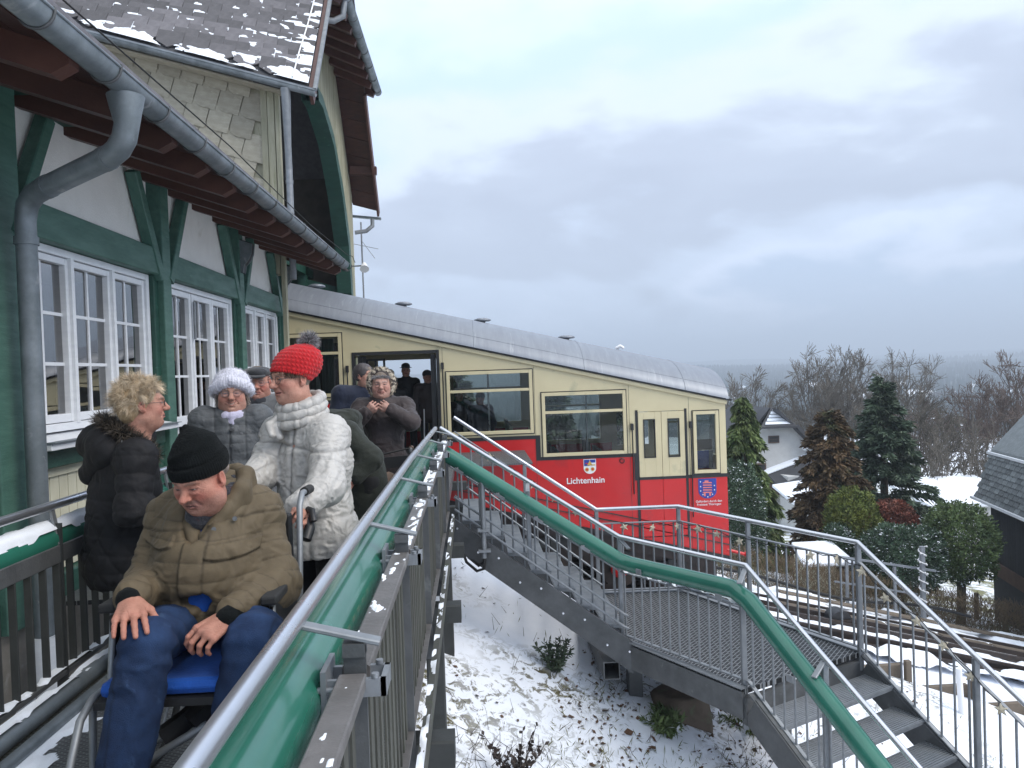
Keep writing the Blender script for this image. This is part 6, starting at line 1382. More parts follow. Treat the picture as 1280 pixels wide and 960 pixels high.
def seg_param(V, caps):
    best = np.full(len(V), 9.); sv = np.zeros(len(V)); ph = np.zeros(len(V)); run = 0
    for (a, b, ra, rb) in caps:
        a, b = np.array(a), np.array(b); d = b-a; L = np.linalg.norm(d); t = ((V-a)@d)/(L*L+1e-9); tc_ = np.clip(t, 0, 1)
        dist = np.linalg.norm(V-(a+tc_[:, None]*d), axis=1)-(ra+tc_*(rb-ra)); m = dist < best; best[m] = dist[m]; sv[m] = (run+t*L)[m]; run += L+.013
    return sv, best
def garment(name, m, parent, prims, h=.006, k=.03, quilt=None, qc=.38, wr=(.004, 14), cuts=(), subs=(), disp=None, colf=None, base=(1, 1, 1), seed=1, caps=None, smooth=1):
    lo = np.min([np.minimum(p[1]-np.max(p[3:4]) if 0 else np.array(p[1]), np.array(p[2]) if p[0] == 'c' else np.array(p[1])) for p in prims], 0); lo = np.array([9., 9, 9]); hi = -lo
    for p in prims:
        if p[0] == 'c': r = max(p[3], p[4]); lo = np.minimum(lo, np.minimum(p[1], p[2])-r); hi = np.maximum(hi, np.maximum(p[1], p[2])+r)
        else: r = max(p[2]); lo = np.minimum(lo, np.array(p[1])-r); hi = np.maximum(hi, np.array(p[1])+r)
    S = SDF(lo-.03, hi+.03, h)
    for p in prims:
        if p[0] == 'c': S.cap(p[1], p[2], p[3], p[4], p[5] if len(p) > 5 else k)
        else: S.ell(p[1], p[2], p[3] if len(p) > 3 else None, p[4] if len(p) > 4 else k)
    for p in subs:
        if p[0] == 'c': S.cap(p[1], p[2], p[3], p[4], .008, 's')
        else: S.ell(p[1], p[2], p[3] if len(p) > 3 else None, .008, 's')
    for n, p in cuts: S.cut(n, p)
    V, Q = S.nets(); me = npmesh(name, V, Q, smooth=True); N_ = vnormals(me); d = np.zeros(len(V)); col = np.ones((len(V), 3))*np.array(base)
    if wr:
        q = vn(V*wr[1]+vn(V*wr[1]*.5, seed+5, 2)[:, None]*2.2, seed, 3, .5); rid = 1-np.abs(q-.5)*4; d += wr[0]*np.clip(rid, -1, 1)
        d += wr[0]*1.6*(vn(V*5, seed+2, 2)-.5)
    if quilt:
        cp = caps or [(p[1], p[2], p[3], p[4]) for p in prims if p[0] == 'c']; s, _ = seg_param(V, cp); s = s+.012*(vn(V*9, seed+3, 2)-.5)
        w = np.abs(np.sin(math.pi*s/quilt[0])); d += quilt[1]*(w**.55-.7); col *= (1-qc*np.exp(-(w/.10)**2))[:, None]
        d += quilt[1]*.5*(vn(V*[34, 34, 34], seed+7, 2)-.5)*(1-w)
    if disp is not None:
        dd, cc = disp(V, N_); d += dd; col *= cc[:, None]
    V2 = V+N_*d[:, None]; me.vertices.foreach_set('co', V2.astype(np.float32).ravel()); me.update()
    if colf is not None: col = colf(V, col)
    setcol(me, col); return link(name, me, M[m] if isinstance(m, str) else m, parent)
def fur(name, P, Nn, n, length, m, parent, col, seed=1, spread=.6, width=.0035, droop=0., curl=.0, flow=None, segs=3, colv=.25, kind=None, clump=1):
    """short tapered strands growing from points P with normals Nn"""
    g = np.random.default_rng(seed); nk = max(1, n//clump); lk = np.arange(n) % nk; i = g.integers(0, len(P), nk)[lk]; p = P[i]+g.normal(size=(n, 3))*(.003 if clump < 2 else .0045); d = unit(Nn[i]+g.normal(size=(n, 3))*spread*(.35 if clump > 1 else 1)+(g.normal(size=(nk, 3))*spread)[lk]*(clump > 1)+(0 if flow is None else flow[i]))
    L_ = length*g.uniform(.5, 1.25, n); side = unit(np.cross(d, g.normal(size=(n, 3)))); V = []; c = []
    cv = np.array(col)*(1+colv*g.normal(size=(nk, 1))[lk]+.06*g.normal(size=(n, 1))); q = p; w = width*g.uniform(.7, 1.3, n)
    up2 = np.cross(side, d); crl = (g.normal(size=(nk, 3))*curl)[lk]+g.normal(size=(n, 3))*curl*.15*(clump > 1)
    for s_ in range(segs+1):
        t = s_/segs; ww = (w*(1-t*.8))[:, None]
        V.append(q-side*ww); V.append(q+side*ww); c.append(cv*(.75+.35*t)); c.append(cv*(.75+.35*t))
        d = unit(d+crl/segs*2+np.array([0, 0, -droop/segs*2])); q = q+d*(L_/segs)[:, None]
    V = np.stack(V, 1).reshape(-1, 3); C_ = np.clip(np.stack(c, 1).reshape(-1, 3), 0, 1); b = (np.arange(n)*(2*segs+2))[:, None]
    Q = np.concatenate([b+np.array([[2*s_, 2*s_+1, 2*s_+3, 2*s_+2]]) for s_ in range(segs)]); me = npmesh(name, V, Q, smooth=True); setcol(me, C_); return link(name, me, M[m], parent, kind)
def mesh_pts(o): return (lambda a: a.reshape(-1, 3))((lambda a: (o.data.vertices.foreach_get('co', a), a)[1])(np.zeros(len(o.data.vertices)*3, np.float32))), vnormals(o.data)
class Hd:
    """head frame helper"""
    def __init__(s, c, yaw, pitch=0, roll=0, sc=1.): s.c = np.array(c, float); s.R = rotm(yaw, pitch, roll); s.sc = sc
    def __call__(s, *p): return s.c+s.R@(np.array(p, float)*s.sc)
    def arr(s, P): return s.c+(np.asarray(P)*s.sc)@s.R.T
    def inv(s, P): return ((np.asarray(P)-s.c)@s.R)/s.sc
def glasses(hd, parent, m='black', r=(.022, .017), th=.0012, y=.100, lens=True):
    mb = MB()
    for s in (-1, 1):
        pts = [hd(s*.033+r[0]*math.cos(a), y-.004*abs(math.cos(a)), -.001+r[1]*math.sin(a)*(1 if math.sin(a) > 0 else 1.1)) for a in np.linspace(0, 2*math.pi, 19)]
        mb.tube([tuple(p) for p in pts], th, 5, False); mb.tube([tuple(hd(s*.054, y-.004, .004)), tuple(hd(s*.070, .06, .004)), tuple(hd(s*.080, .0, .004)), tuple(hd(s*.080, -.02, -.008))], th*1.1, 5)
    mb.tube([tuple(hd(-.011, y, .003)), tuple(hd(0, y+.002, .006)), tuple(hd(.011, y, .003))], th, 5)
    o = mb.build('glasses', M[m], parent)
    if lens:
        for s in (-1, 1):
            l = MB(); pts = [tuple(hd(s*.033+r[0]*math.cos(a), y-.003, -.001+r[1]*math.sin(a))) for a in np.linspace(0, 2*math.pi, 17)[:-1]]; l.add(pts, [tuple(range(16))]); l.build('lens', M['lens'], o)
    return o
def body_core(J, hd, headp, hands, skin, lowres=.012):
    """torso and limbs under the clothes, head and hands, as ONE mesh"""
    P = [J[k] for k in J]; lo = np.min(P, 0)-.16; hi = np.max(P, 0)+.16; S = SDF(lo, hi, lowres)
    S.cap(J['pelvis'], J['chest'], .105, .12, .03); S.cap(J['chest'], J['neck'], .10, .06, .04); S.cap(J['neck'], hd(0, -.03, -.10), .055, .052, .03)
    for s in 'LR':
        S.cap(J['chest'], J['sh'+s], .07, .055, .04); S.cap(J['sh'+s], J['el'+s], .048, .038, .03); S.cap(J['el'+s], J['wr'+s], .038, .026, .02)
        S.cap(J['pelvis'], J['hip'+s], .09, .08, .04); S.cap(J['hip'+s], J['kn'+s], .060, .038, .03); S.cap(J['kn'+s], J['an'+s], .036, .030, .02); S.cap(J['an'+s], J['toe'+s], .036, .028, .02)
    V, Q = S.nets(); parts = [(V, Q, np.ones((len(V), 3))*np.array(skin), np.zeros(len(Q), int))]
    hv, hq, hc, hi_ = headp; parts.append((hd.arr(hv), hq, hc, hi_)); parts += hands
    return join_parts(parts)
def make_body(root, J, hd, headp, hands, skin):
    V, Q, C_, I = body_core(J, hd, headp, hands, skin); me = npmesh('body', V, Q, smooth=True, mi=I); setcol(me, C_); return link('body', me, [M['skin'], M['eye']], root)
def stand(x, y, z, H, yaw, lean=0, hw=None, arms=None, headyaw=None):
    """joints of a standing figure"""
    R = rotm(yaw); r, f = R[:, 0], R[:, 1]; o = np.array([x, y, z]); up = np.array([0, 0, 1.]); L_ = f*lean
    J = {}; J['pelvis'] = o+up*.53*H; J['chest'] = o+up*.72*H+L_*.6; J['neck'] = o+up*.835*H+L_; sw = (hw or .125*H)
    for s, q in (('R', 1), ('L', -1)):
        J['sh'+s] = o+up*.80*H+r*q*sw+L_*.9; J['hip'+s] = o+up*.50*H+r*q*.055*H; J['kn'+s] = o+up*.275*H+r*q*.06*H+f*.015; J['an'+s] = o+up*.05*H+r*q*.065*H; J['toe'+s] = o+up*.025*H+r*q*.075*H+f*.13
        J['el'+s] = J['sh'+s]+r*q*.045*H-up*.175*H-f*.02; J['wr'+s] = J['el'+s]-up*.14*H+f*.06*H-r*q*.01
    return J
def legs(root, J, m='black_trouser', r=(.080, .070, .062), h=.010, shoe='leather', wr=(.005, 12)):
    pr = []
    for s in 'LR': pr += [('c', J['hip'+s], J['kn'+s], r[0], r[1]), ('c', J['kn'+s], J['an'+s], r[1]-.003, r[2])]
    pr.append(('c', J['hipL'], J['hipR'], .085, .085))
    garment('trousers', m, root, pr, h, wr=wr, seed=3)
    for s in 'LR':
        a, b = np.array(J['an'+s]), np.array(J['toe'+s]); garment('shoe', shoe, root, [('c', a-[0, 0, .02], b, .042, .036), ('c', a+[0, 0, .04], a-[0, 0, .02], .045, .045)], .008, wr=None, cuts=[((0, 0, -1), (0, 0, min(a[2], b[2])-.045))])
# ---------------------------------------------------------------- figures
def person(x, y, z, label, group=None): return thing('person', (x, y, z), label, 'person', group)
A_ = np.array
DCK = 0.0
# ===== seated man in the wheelchair
def seated_man():
    t = person(-.95, 2.75, 0, 'heavy man in khaki padded jacket, jeans and black knitted hat sitting in the wheelchair')
    hd = Hd((-.945, 2.69, 1.120), 199, -21, 2, .97); sk = (.47, .23, .165)
    J = dict(pelvis=A_((-.96, 2.93, .62)), chest=A_((-.96, 2.88, .90)), neck=A_((-.95, 2.83, 1.03)), shR=A_((-1.12, 2.86, .955)), shL=A_((-.800, 2.87, .945)), elR=A_((-1.165, 2.75, .735)), elL=A_((-.720, 2.78, .715)), wrR=A_((-1.115, 2.50, .765)), wrL=A_((-.800, 2.50, .695)),
             hipR=A_((-1.05, 2.88, .60)), hipL=A_((-.86, 2.88, .60)), knR=A_((-1.025, 2.37, .66)), knL=A_((-.725, 2.45, .635)), anR=A_((-1.09, 2.26, .14)), anL=A_((-.82, 2.36, .14)), toeR=A_((-1.10, 2.12, .09)), toeL=A_((-.81, 2.22, .09)))
    hp = head_mesh(.0026, w=1.04, jaw=1.16, fat=.9, nose=1.06, smile=-.3, squint=.80, skin=sk, red=1.0, brow=(.14, .09, .07), stub=.22, must=(.16, .10, .08), lip=(.40, .15, .13))
    hands = [hand_mesh((-1.105, 2.475, .762), (-1.065, 2.375, .742), (.0, -.25, 1), -1, (.10, .10, .12, .16), (.30, .28, .30, .34), (.62, .30), .0026, 1.06, .07, sk, .9),
             hand_mesh((-.805, 2.485, .690), (-.860, 2.415, .668), (.15, -.45, .9), 1, (.55, .6, .65, .7), (.75, .8, .8, .8), (.35, .5), .0026, 1.04, .03, sk, .9)]
    make_body(t, J, hd, hp, hands, sk)
    # shirt seen through the gap of the jacket
    garment('shirt', 'blue_seat', t, [('e', (-.955, 2.79, .80), (.15, .165, .18)), ('c', (-.955, 2.74, .74), (-.955, 2.69, .70), .08, .08)], .010, wr=(.003, 14))
    garment('collar_scarf', 'dark_scarf', t, [('c', (-1.02, 2.80, 1.02), (-.955, 2.70, .985), .040, .036), ('c', (-.955, 2.70, .985), (-.87, 2.78, 1.03), .036, .044), ('c', (-.87, 2.78, 1.03), (-.90, 2.86, 1.07), .044, .045), ('c', (-.90, 2.86, 1.07), (-1.0, 2.87, 1.06), .045, .045)], .005, wr=(.008, 26), k=.02)
    sp = [('c', (-.955, 2.86, .64), (-.955, 2.84, 1.0), .145, .12), ('e', (-.955, 2.76, .79), (.185, .195, .19)), ('e', (-.955, 2.80, .93), (.175, .135, .12)), ('c', (-1.10, 2.87, .960), (-.80, 2.88, .952), .076, .076), ('c', (-.90, 2.86, 1.04), (-.81, 2.87, .97), .07, .075), ('c', (-1.0, 2.85, 1.04), (-1.10, 2.86, .97), .07, .075), ('c', (-1.06, 2.70, .66), (-.84, 2.70, .66), .075, .075)]
    arms = [(J['shR']-A_((0, 0, .0)), J['elR'], .072, .069), (J['elR'], J['wrR']+A_((.0, .03, .0)), .067, .054), (J['shL'], J['elL'], .072, .070), (J['elL'], J['wrL']+A_((0, .03, .0)), .068, .054)]
    torso_axis = [((-.955, 2.80, .60), (-.955, 2.80, 1.08), .22, .16)]
    cps = arms+torso_axis
    hole = ('e', (-.948, 2.56, .722), (.055, .11, .036), rotm(190, 0, 8)), ('e', (-.93, 2.55, .690), (.026, .10, .03)), ('e', (-.955, 2.66, .98), (.055, .10, .085), rotm(180, -20))
    def dsp(V, N_):
        d = np.zeros(len(V)); c = np.ones(len(V)); x = V[:, 0]+.955+.03*(1-(V[:, 2]-.6)/.4); z = V[:, 2]; front = (N_[:, 1] < -.15) & (V[:, 1] < 2.78) & (np.abs(x) < .2) & (z < .99)
        # storm flap down the front, a little right of centre
        pk = front & (np.abs(x-.02) < .036); d[pk] += .006; e = np.abs(np.abs(x-.02)-.037); c *= 1-.5*np.exp(-(e/.0045)**2)*front
        # chest flap pockets
        for sx in (-1, 1):
            u = (x-sx*.125)/.068; zt = .915-.018*sx; w_ = (zt-z)/(.040+.010*(1-np.clip(np.abs(u), 0, 1)**2)); ins = front & (np.abs(u) < 1) & (w_ > 0) & (w_ < 1); d[ins] += .009
            c *= 1-.55*np.exp(-((w_-1)/.09)**2)*((np.abs(u) < 1.05) & front); c *= 1-.3*np.exp(-(w_/.08)**2)*((np.abs(u) < 1.05) & front)
        yk = np.exp(-((z-.955-.02*np.sin(x*9))/.004)**2)*(np.abs(x) < .3); c *= 1-.35*yk; d -= .004*yk
        return d, c
    co = garment('jacket', 'khaki', t, [tuple(['c', *a]) for a in arms]+sp, .0048, .045, quilt=(.062, .0045), wr=(.0085, 13), cuts=[((0, 0, -1), (0, 0, .605))], subs=hole, disp=dsp, seed=4, caps=cps)
    # stand-up collar opened to the sides
    for pts in ([(-1.045, 2.775, 1.03), (-1.02, 2.735, 1.00), (-.985, 2.695, .95), (-.965, 2.665, .90)], [(-.885, 2.90, 1.115), (-.835, 2.84, 1.105), (-.835, 2.775, 1.06), (-.875, 2.715, 1.00), (-.925, 2.665, .915)], [(-1.04, 2.79, 1.03), (-1.02, 2.90, 1.09), (-.885, 2.91, 1.115)]):
        garment('collar', 'khaki', t, [('c', a, b, .026, .026) for a, b in zip(pts, pts[1:])]+[('c', A_(a)+A_((0, .012, -.035)), A_(b)+A_((0, .012, -.035)), .026, .026) for a, b in zip(pts, pts[1:])], .005, .022, wr=(.003, 18), seed=8)
    mb = MB()
    for p in ((-.895, 2.655, .945), (-.835, 2.69, .972), (-.93, 2.605, .86), (-.935, 2.575, .78)): mb.tube([p, A_(p)+A_((.003, -.012, .003))], .008, 10)
    mb.build('snap_button', M['galv_dark'], t)
    for w, e in ((J['wrR'], J['elR']), (J['wrL'], J['elL'])):
        d = (w-e)/np.linalg.norm(w-e); garment('cuff', 'black_knit', t, [('c', w+d*.0, w+d*.022, .042, .036)], .005, wr=(.002, 40))
    # jeans
    pr = []
    for s in 'RL': pr += [('c', J['hip'+s], J['kn'+s]+A_((0, .03, -.012)), .094, .076), ('c', J['kn'+s]+A_((0, .022, -.02)), J['an'+s], .074, .072)]
    pr += [('c', J['hipR'], J['hipL'], .105, .105)]
    def jd(V, N_):
        d = np.zeros(len(V)); c = np.ones(len(V))
        for s in 'RL':
            k = J['kn'+s]; r_ = np.linalg.norm((V-k-A_((0, .10, -.05)))*[1, 1, 1.2], axis=1); w = np.exp(-(r_/.12)**2); ph = vn(V*10, 6, 2)*4; d += .010*w*np.sin(V[:, 2]*85+V[:, 1]*60+ph*2.0)
            lo = np.clip((.50-V[:, 2])/.4, 0, 1); d += .005*lo*np.sin(np.arctan2(V[:, 0]-k[0], V[:, 1]-k[1])*4+V[:, 2]*14+ph)
        hp_ = np.exp(-((V[:, 1]-2.70)/.10)**2)*(V[:, 2] > .6); d += .006*hp_*np.sin(V[:, 0]*60+V[:, 1]*50)
        for s in 'RL':
            k = J['kn'+s]; e = np.abs(V[:, 0]-k[0]-(.062 if s == 'L' else -.062)); c *= 1-.45*np.exp(-(e/.0035)**2)*(N_[:, 1] < .3); c *= 1+.35*np.exp(-(np.linalg.norm((V-k-A_((0, -.02, .06)))*[1, .6, 1], axis=1)/.08)**2)
        c *= .88+.24*vn(V*140, 12, 2)
        return d, c
    garment('jeans', 'denim', t, pr, .0055, .035, wr=(.0095, 9), disp=jd, seed=11)
    mb = MB(); q = [(-.655, 2.70, .675), (-.645, 2.62, .69), (-.655, 2.58, .645), (-.66, 2.50, .665), (-.648, 2.54, .61), (-.645, 2.62, .60)]
    for s in 'RL':
        a, b = J['an'+s], J['toe'+s]; garment('shoe', 'leather', t, [('c', a, b, .050, .042), ('c', a+A_((0, .02, .03)), a, .05, .05)], .008, wr=None)
    # knitted hat with a fold
    H_ = lambda *p: hd(*p)
    def ribs(V, N_):
        l = hd.inv(V); a = np.arctan2(l[:, 0], l[:, 1]+.01); d = .0014*np.sin(a*64); fold = (l[:, 2] < .073); d += np.where(fold, .005, 0)-.004*np.exp(-((l[:, 2]-.075)/.004)**2); d += .010*np.exp(-((l[:, 2]-.115+l[:, 0]*.3)/.012)**2)*(vn(V*12, 3, 2)-.2); return d, 1-.35*np.exp(-((l[:, 2]-.075)/.004)**2)+.12*np.sin(a*64)
    garment('knit_hat', 'black_knit', t, [('e', H_(0, -.014, .050), (.086, .104, .078), hd.R), ('e', H_(0, -.02, .10), (.066, .078, .062), hd.R), ('c', H_(0, -.02, .12), H_(.022, -.035, .178), .052, .010)], .0038, .035, wr=(.003, 14), cuts=[(-(hd.R@A_((0, -.12, 1))), H_(0, .10, .036))], disp=ribs, seed=5)
    e = garment('hair', 'hair', t, [('e', H_(.074, -.02, .025), (.012, .024, .020), hd.R), ('e', H_(-.074, -.02, .025), (.012, .024, .020), hd.R), ('e', H_(0, -.09, .0), (.05, .02, .04), hd.R)], .004, wr=(.003, 60), base=(.30, .25, .22))
    return t
seated_man()
# ===== wheelchair
def wheelchair():
    w = thing('wheelchair', (-.95, 2.75, 0), 'wheelchair with grey tube frame and blue seat carrying the man in khaki', 'wheelchair')
    bx = MB().hexa([(-1.19, 2.42, .475), (-.72, 2.42, .475), (-.72, 2.95, .455), (-1.19, 2.95, .455), (-1.19, 2.42, .525), (-.72, 2.42, .525), (-.72, 2.95, .505), (-1.19, 2.95, .505)]).build('seat', M['blue_seat'], w, bevel=.022)
    setcol(bx.data, np.ones((len(bx.data.vertices), 3)))
    box('seat_plate', M['black'], w, -1.20, -.71, 2.41, 2.96, .448, .472)
    bk = box('backrest', M['black'], w, -1.18, -.73, 3.04, 3.08, .5, .92, bevel=.01)
    for s, x in ((-1, -1.215), (1, -.695)):
        MB().tube([(x, 2.98, .5), (x, 3.05, .95), (x, 3.10, .99), (x, 3.24, .985)], .012, 10).build('back_post', M['galv'], w)
        MB().tube([(x, 3.14, .99), (x, 3.25, .985)], .019, 10).build('push_handle', M['rubber'], w)
        MB().tube([(x, 3.0, .46), (x, 2.44, .475), (x, 2.36, .44), (x, 2.27, .30), (x, 2.20, .12)], .012, 10).build('side_tube', M['galv'], w)
        MB().tube([(x, 2.95, .50), (x, 2.93, .70), (x, 2.60, .70), (x, 2.56, .49)], .010, 10).build('arm_frame', M['galv'], w)
        box('armrest', M['rubber'], w, x-.028, x+.028, 2.55, 2.90, .705, .735, bevel=.008); box('side_guard', M['black'], w, x-.004, x+.004, 2.58, 2.93, .5, .69)
        xw = x+s*.045; pts = [(xw, 2.98+.29*math.cos(a), .30+.29*math.sin(a)) for a in np.linspace(0, 2*math.pi, 41)]
        wl = MB().tube(pts, .014, 8, False).build('wheel', M['rubber'], w)
        MB().tube([(xw+s*.03, p[1]+(2.98-p[1])*.08, p[2]+(.30-p[2])*.08) for p in pts], .008, 6, False).build('push_rim', M['galv'], wl)
        sp = MB()
        for k in range(20): a = k*math.pi/10; sp.tube([(xw, 2.98, .30), (xw, 2.98+.28*math.cos(a), .30+.28*math.sin(a))], .0012, 4)
        sp.tube([(xw-.03, 2.98, .30), (xw+.03, 2.98, .30)], .02, 10); sp.build('spokes', M['galv'], wl)
        xc = x+s*.01; MB().tube([(xc-.014, 2.36, .09), (xc+.014, 2.36, .09)], .085, 20).build('castor', M['rubber'], w); MB().tube([(x, 2.44, .47), (x, 2.42, .22), (x, 2.37, .09)], .012, 8).build('castor_fork', M['galv'], w)
        box('footplate', M['black'], w, x+(-.16 if s > 0 else .02), x+(-.02 if s > 0 else .16), 2.10, 2.30, .045, .06); MB().tube([(x, 2.20, .14), (x-s*.02, 2.19, .06)], .012, 8).build('hanger', M['galv'], w)
    mb = MB().tube([(-1.21, 2.62, .46), (-.70, 2.75, .16)], .012, 8).tube([(-.70, 2.62, .46), (-1.21, 2.75, .16)], .012, 8); mb.build('cross_brace', M['galv'], w)
    MB().beam((-1.02, 2.46, .33), (-.84, 2.60, .43), .03, .06).beam((-.93, 2.50, .34), (-.86, 2.56, .40), .09, .11).build('brake_box', M['black'], w)
    MB().tube([(-1.19, 2.43, .19), (-1.0, 2.45, .30), (-.88, 2.47, .36)], .013, 8).build('lever', M['galv'], w)
    return w
wheelchair()
# ===== red-hat woman pushing
def red_woman():
    t = person(-.80, 3.72, 0, 'woman in red bobble hat and silvery padded coat pushing the wheelchair')
    hd = Hd((-.842, 3.66, 1.452), 226, -4, 0, 1.0); sk = (.53, .29, .215)
    J = stand(-.76, 3.72, 0, 1.53, 214, .03, .16)
    J['neck'] = A_((-.80, 3.69, 1.30)); J['chest'] = A_((-.78, 3.70, 1.10)); J['shL'] = A_((-.675, 3.60, 1.18)); J['shR'] = A_((-.94, 3.80, 1.18)); J['elL'] = A_((-.66, 3.42, .965)); J['wrL'] = A_((-.745, 3.27, .905)); J['elR'] = A_((-1.00, 3.62, 1.0)); J['wrR'] = A_((-1.06, 3.38, .965))
    hp = head_mesh(.0028, w=.96, jaw=.92, fat=.35, nose=1.02, smile=.15, open_=.45, squint=.35, skin=sk, red=.75, brow=(.20, .13, .09))
    hands = [hand_mesh((-.738, 3.275, .893), (-.722, 3.20, .895), (.55, -.1, .8), -1, (.9, .95, 1.0, 1.0), (.9, .9, .9, .9), (.3, .5), .003, .92, .02, sk, .8), hand_mesh((-1.065, 3.365, .965), (-1.08, 3.285, .97), (-.3, 0, .9), 1, (.9, .95, 1, 1), (.9, .9, .9, .9), (.3, .5), .004, .92, .02, sk)]
    make_body(t, J, hd, hp, hands, sk); legs(t, J)
    f = rotm(214)[:, 1]; r = rotm(214)[:, 0]
    sp = [('c', (-.765, 3.72, .66), (-.775, 3.715, .92), .185, .165), ('e', (-.765, 3.71, 1.06), (.195, .150, .20), rotm(214)), ('c', J['shL']-f*.01, J['shR']-f*.01, .085, .085), ('c', (-.775, 3.72, 1.18), (-.80, 3.69, 1.28), .12, .085), ('e', (-.77, 3.72, .70), (.225, .165, .16), rotm(214))]
    arms = [(J['shL'], J['elL'], .084, .074), (J['elL'], J['wrL'], .072, .056), (J['shR'], J['elR'], .082, .070), (J['elR'], J['wrR'], .068, .054)]
    def dsp(V, N_):
        d = np.zeros(len(V)); c = np.ones(len(V)); l = (V-A_((-.77, 3.71, 0)))@rotm(214); x = l[:, 0]; y = l[:, 1]
        e = np.abs(x+.01); fr = y > .05; c *= 1-.5*np.exp(-(e/.005)**2)*fr; d -= .008*np.exp(-(e/.012)**2)*fr
        for sx in (-.115, .10): e = np.abs(x-sx-.02*np.sin(V[:, 2]*4)); m_ = fr & (V[:, 2] < 1.15); c *= 1-.35*np.exp(-(e/.005)**2)*m_; d -= .006*np.exp(-(e/.010)**2)*m_
        e = np.abs(V[:, 2]-1.135-.02*np.sin(x*8)); c *= 1-.35*np.exp(-(e/.005)**2); d -= .007*np.exp(-(e/.009)**2)
        for zz in (.80,): e = np.abs(V[:, 2]-zz); c *= 1-.25*np.exp(-(e/.005)**2); d -= .006*np.exp(-(e/.010)**2)
        return d, c
    garment('coat', 'silver_puffer', t, [tuple(['c', *a]) for a in arms]+sp, .0052, .04, quilt=(.095, .0022), qc=.2, wr=(.0080, 24), cuts=[((0, 0, -1), (0, 0, .62))], disp=dsp, seed=14, caps=arms+[((-.77, 3.71, .6), (-.77, 3.71, 1.3), .2, .14)])
    # ruched stand-up collar in rolls
    for j, (rr_, zz) in enumerate(((.098, 1.262), (.094, 1.300), (.088, 1.334))):
        pts = [A_((-.815+rr_*1.06*math.sin(a)*1.0, 3.685+rr_*math.cos(a), zz+.030*math.cos(a-rad(40)))) for a in np.linspace(0, 2*math.pi, 15)]
        def puff(V, N_, zz=zz): 
            a = np.arctan2(V[:, 0]+.815, V[:, 1]-3.685); w = np.abs(np.sin(a*5.2+zz*40)); return .0035*(w**.5-.6), 1-.3*np.exp(-(w/.12)**2)
        garment('collar_roll', 'silver_puffer', t, [('c', a, b, .0235, .0235) for a, b in zip(pts, pts[1:])], .0045, .004, wr=(.003, 30), disp=puff, seed=20+j)
    la = [A_((-.91, 3.62, 1.27)), A_((-.945, 3.60, 1.235)), A_((-.93, 3.585, 1.19))]
    garment('collar_flap', 'silver_puffer', t, [('c', a, b, .012, .012) for a, b in zip(la, la[1:])]+[('c', a+A_((.03, .02, -.01)), b+A_((.03, .02, -.01)), .014, .014) for a, b in zip(la, la[1:])], .005, .02, wr=(.003, 20))
    def cable(V, N_):
        l = hd.inv(V); a = np.arctan2(l[:, 0], l[:, 1]+.02); rr = l[:, 2]-.38*l[:, 1]+.045; w = np.sin(a*32+np.sin(rr*170)*1.2); v = np.sin(rr*310+a*2); band = rr < .062
        d = np.where(band, .0022*np.sin(a*60)+.003, .0042*(.5+.5*w)*(.45+.55*v)); c = np.where(band, .85+.2*np.sin(a*60), .70+.35*(.5+.5*w)*(.5+.5*v)); return d, c
    garment('knit_hat', 'red_knit', t, [('e', hd(0, -.018, .045), (.094, .112, .080), hd.R), ('e', hd(0, -.045, .082), (.093, .100, .070), hd.R), ('e', hd(0, -.075, .070), (.080, .070, .070), hd.R)], .0034, .03, wr=(.003, 12), cuts=[(-(hd.R@A_((0, -.38, 1))), hd(0, .10, .046))], disp=cable, seed=6)
    pc = hd(0, -.105, .165); sp_ = MB().sphere(tuple(pc), .028, 12, 8).build('bobble', M['rubber'], t)
    g = np.random.default_rng(1); d = unit(g.normal(size=(600, 3))); o = fur('bobble_fur', pc+d*.022, d, 2600, .034, 'hair', sp_, (.30, .29, .30), 4, .35, .0012, colv=.45)
    sc = []
    for a in np.linspace(-1.9, 1.2, 34): sc.append((math.sin(a)*.077, math.cos(a)*.080+.0, .052-.03*abs(math.sin(a))))
    P = hd.arr(sc); Nn = np.array([hd.R@A_((math.sin(a)*.8, math.cos(a)*.9, -.6)) for a in np.linspace(-1.9, 1.2, 34)])
    fur('hair', P, Nn, 900, .027, 'hair', t, (.085, .048, .03), 7, .3, .0016, droop=.8, curl=.3)
    glasses(hd, t, 'black', (.0225, .0175), .0013, .101)
    mb = MB().tube([(-.70, 3.22, .87), (-.69, 3.19, .83), (-.70, 3.16, .79)], .022, 8).tube([(-.72, 3.25, .905), (-.68, 3.2, .90), (-.67, 3.18, .86)], .014, 8); mb.build('glove', M['black'], t)
    return t
red_woman()
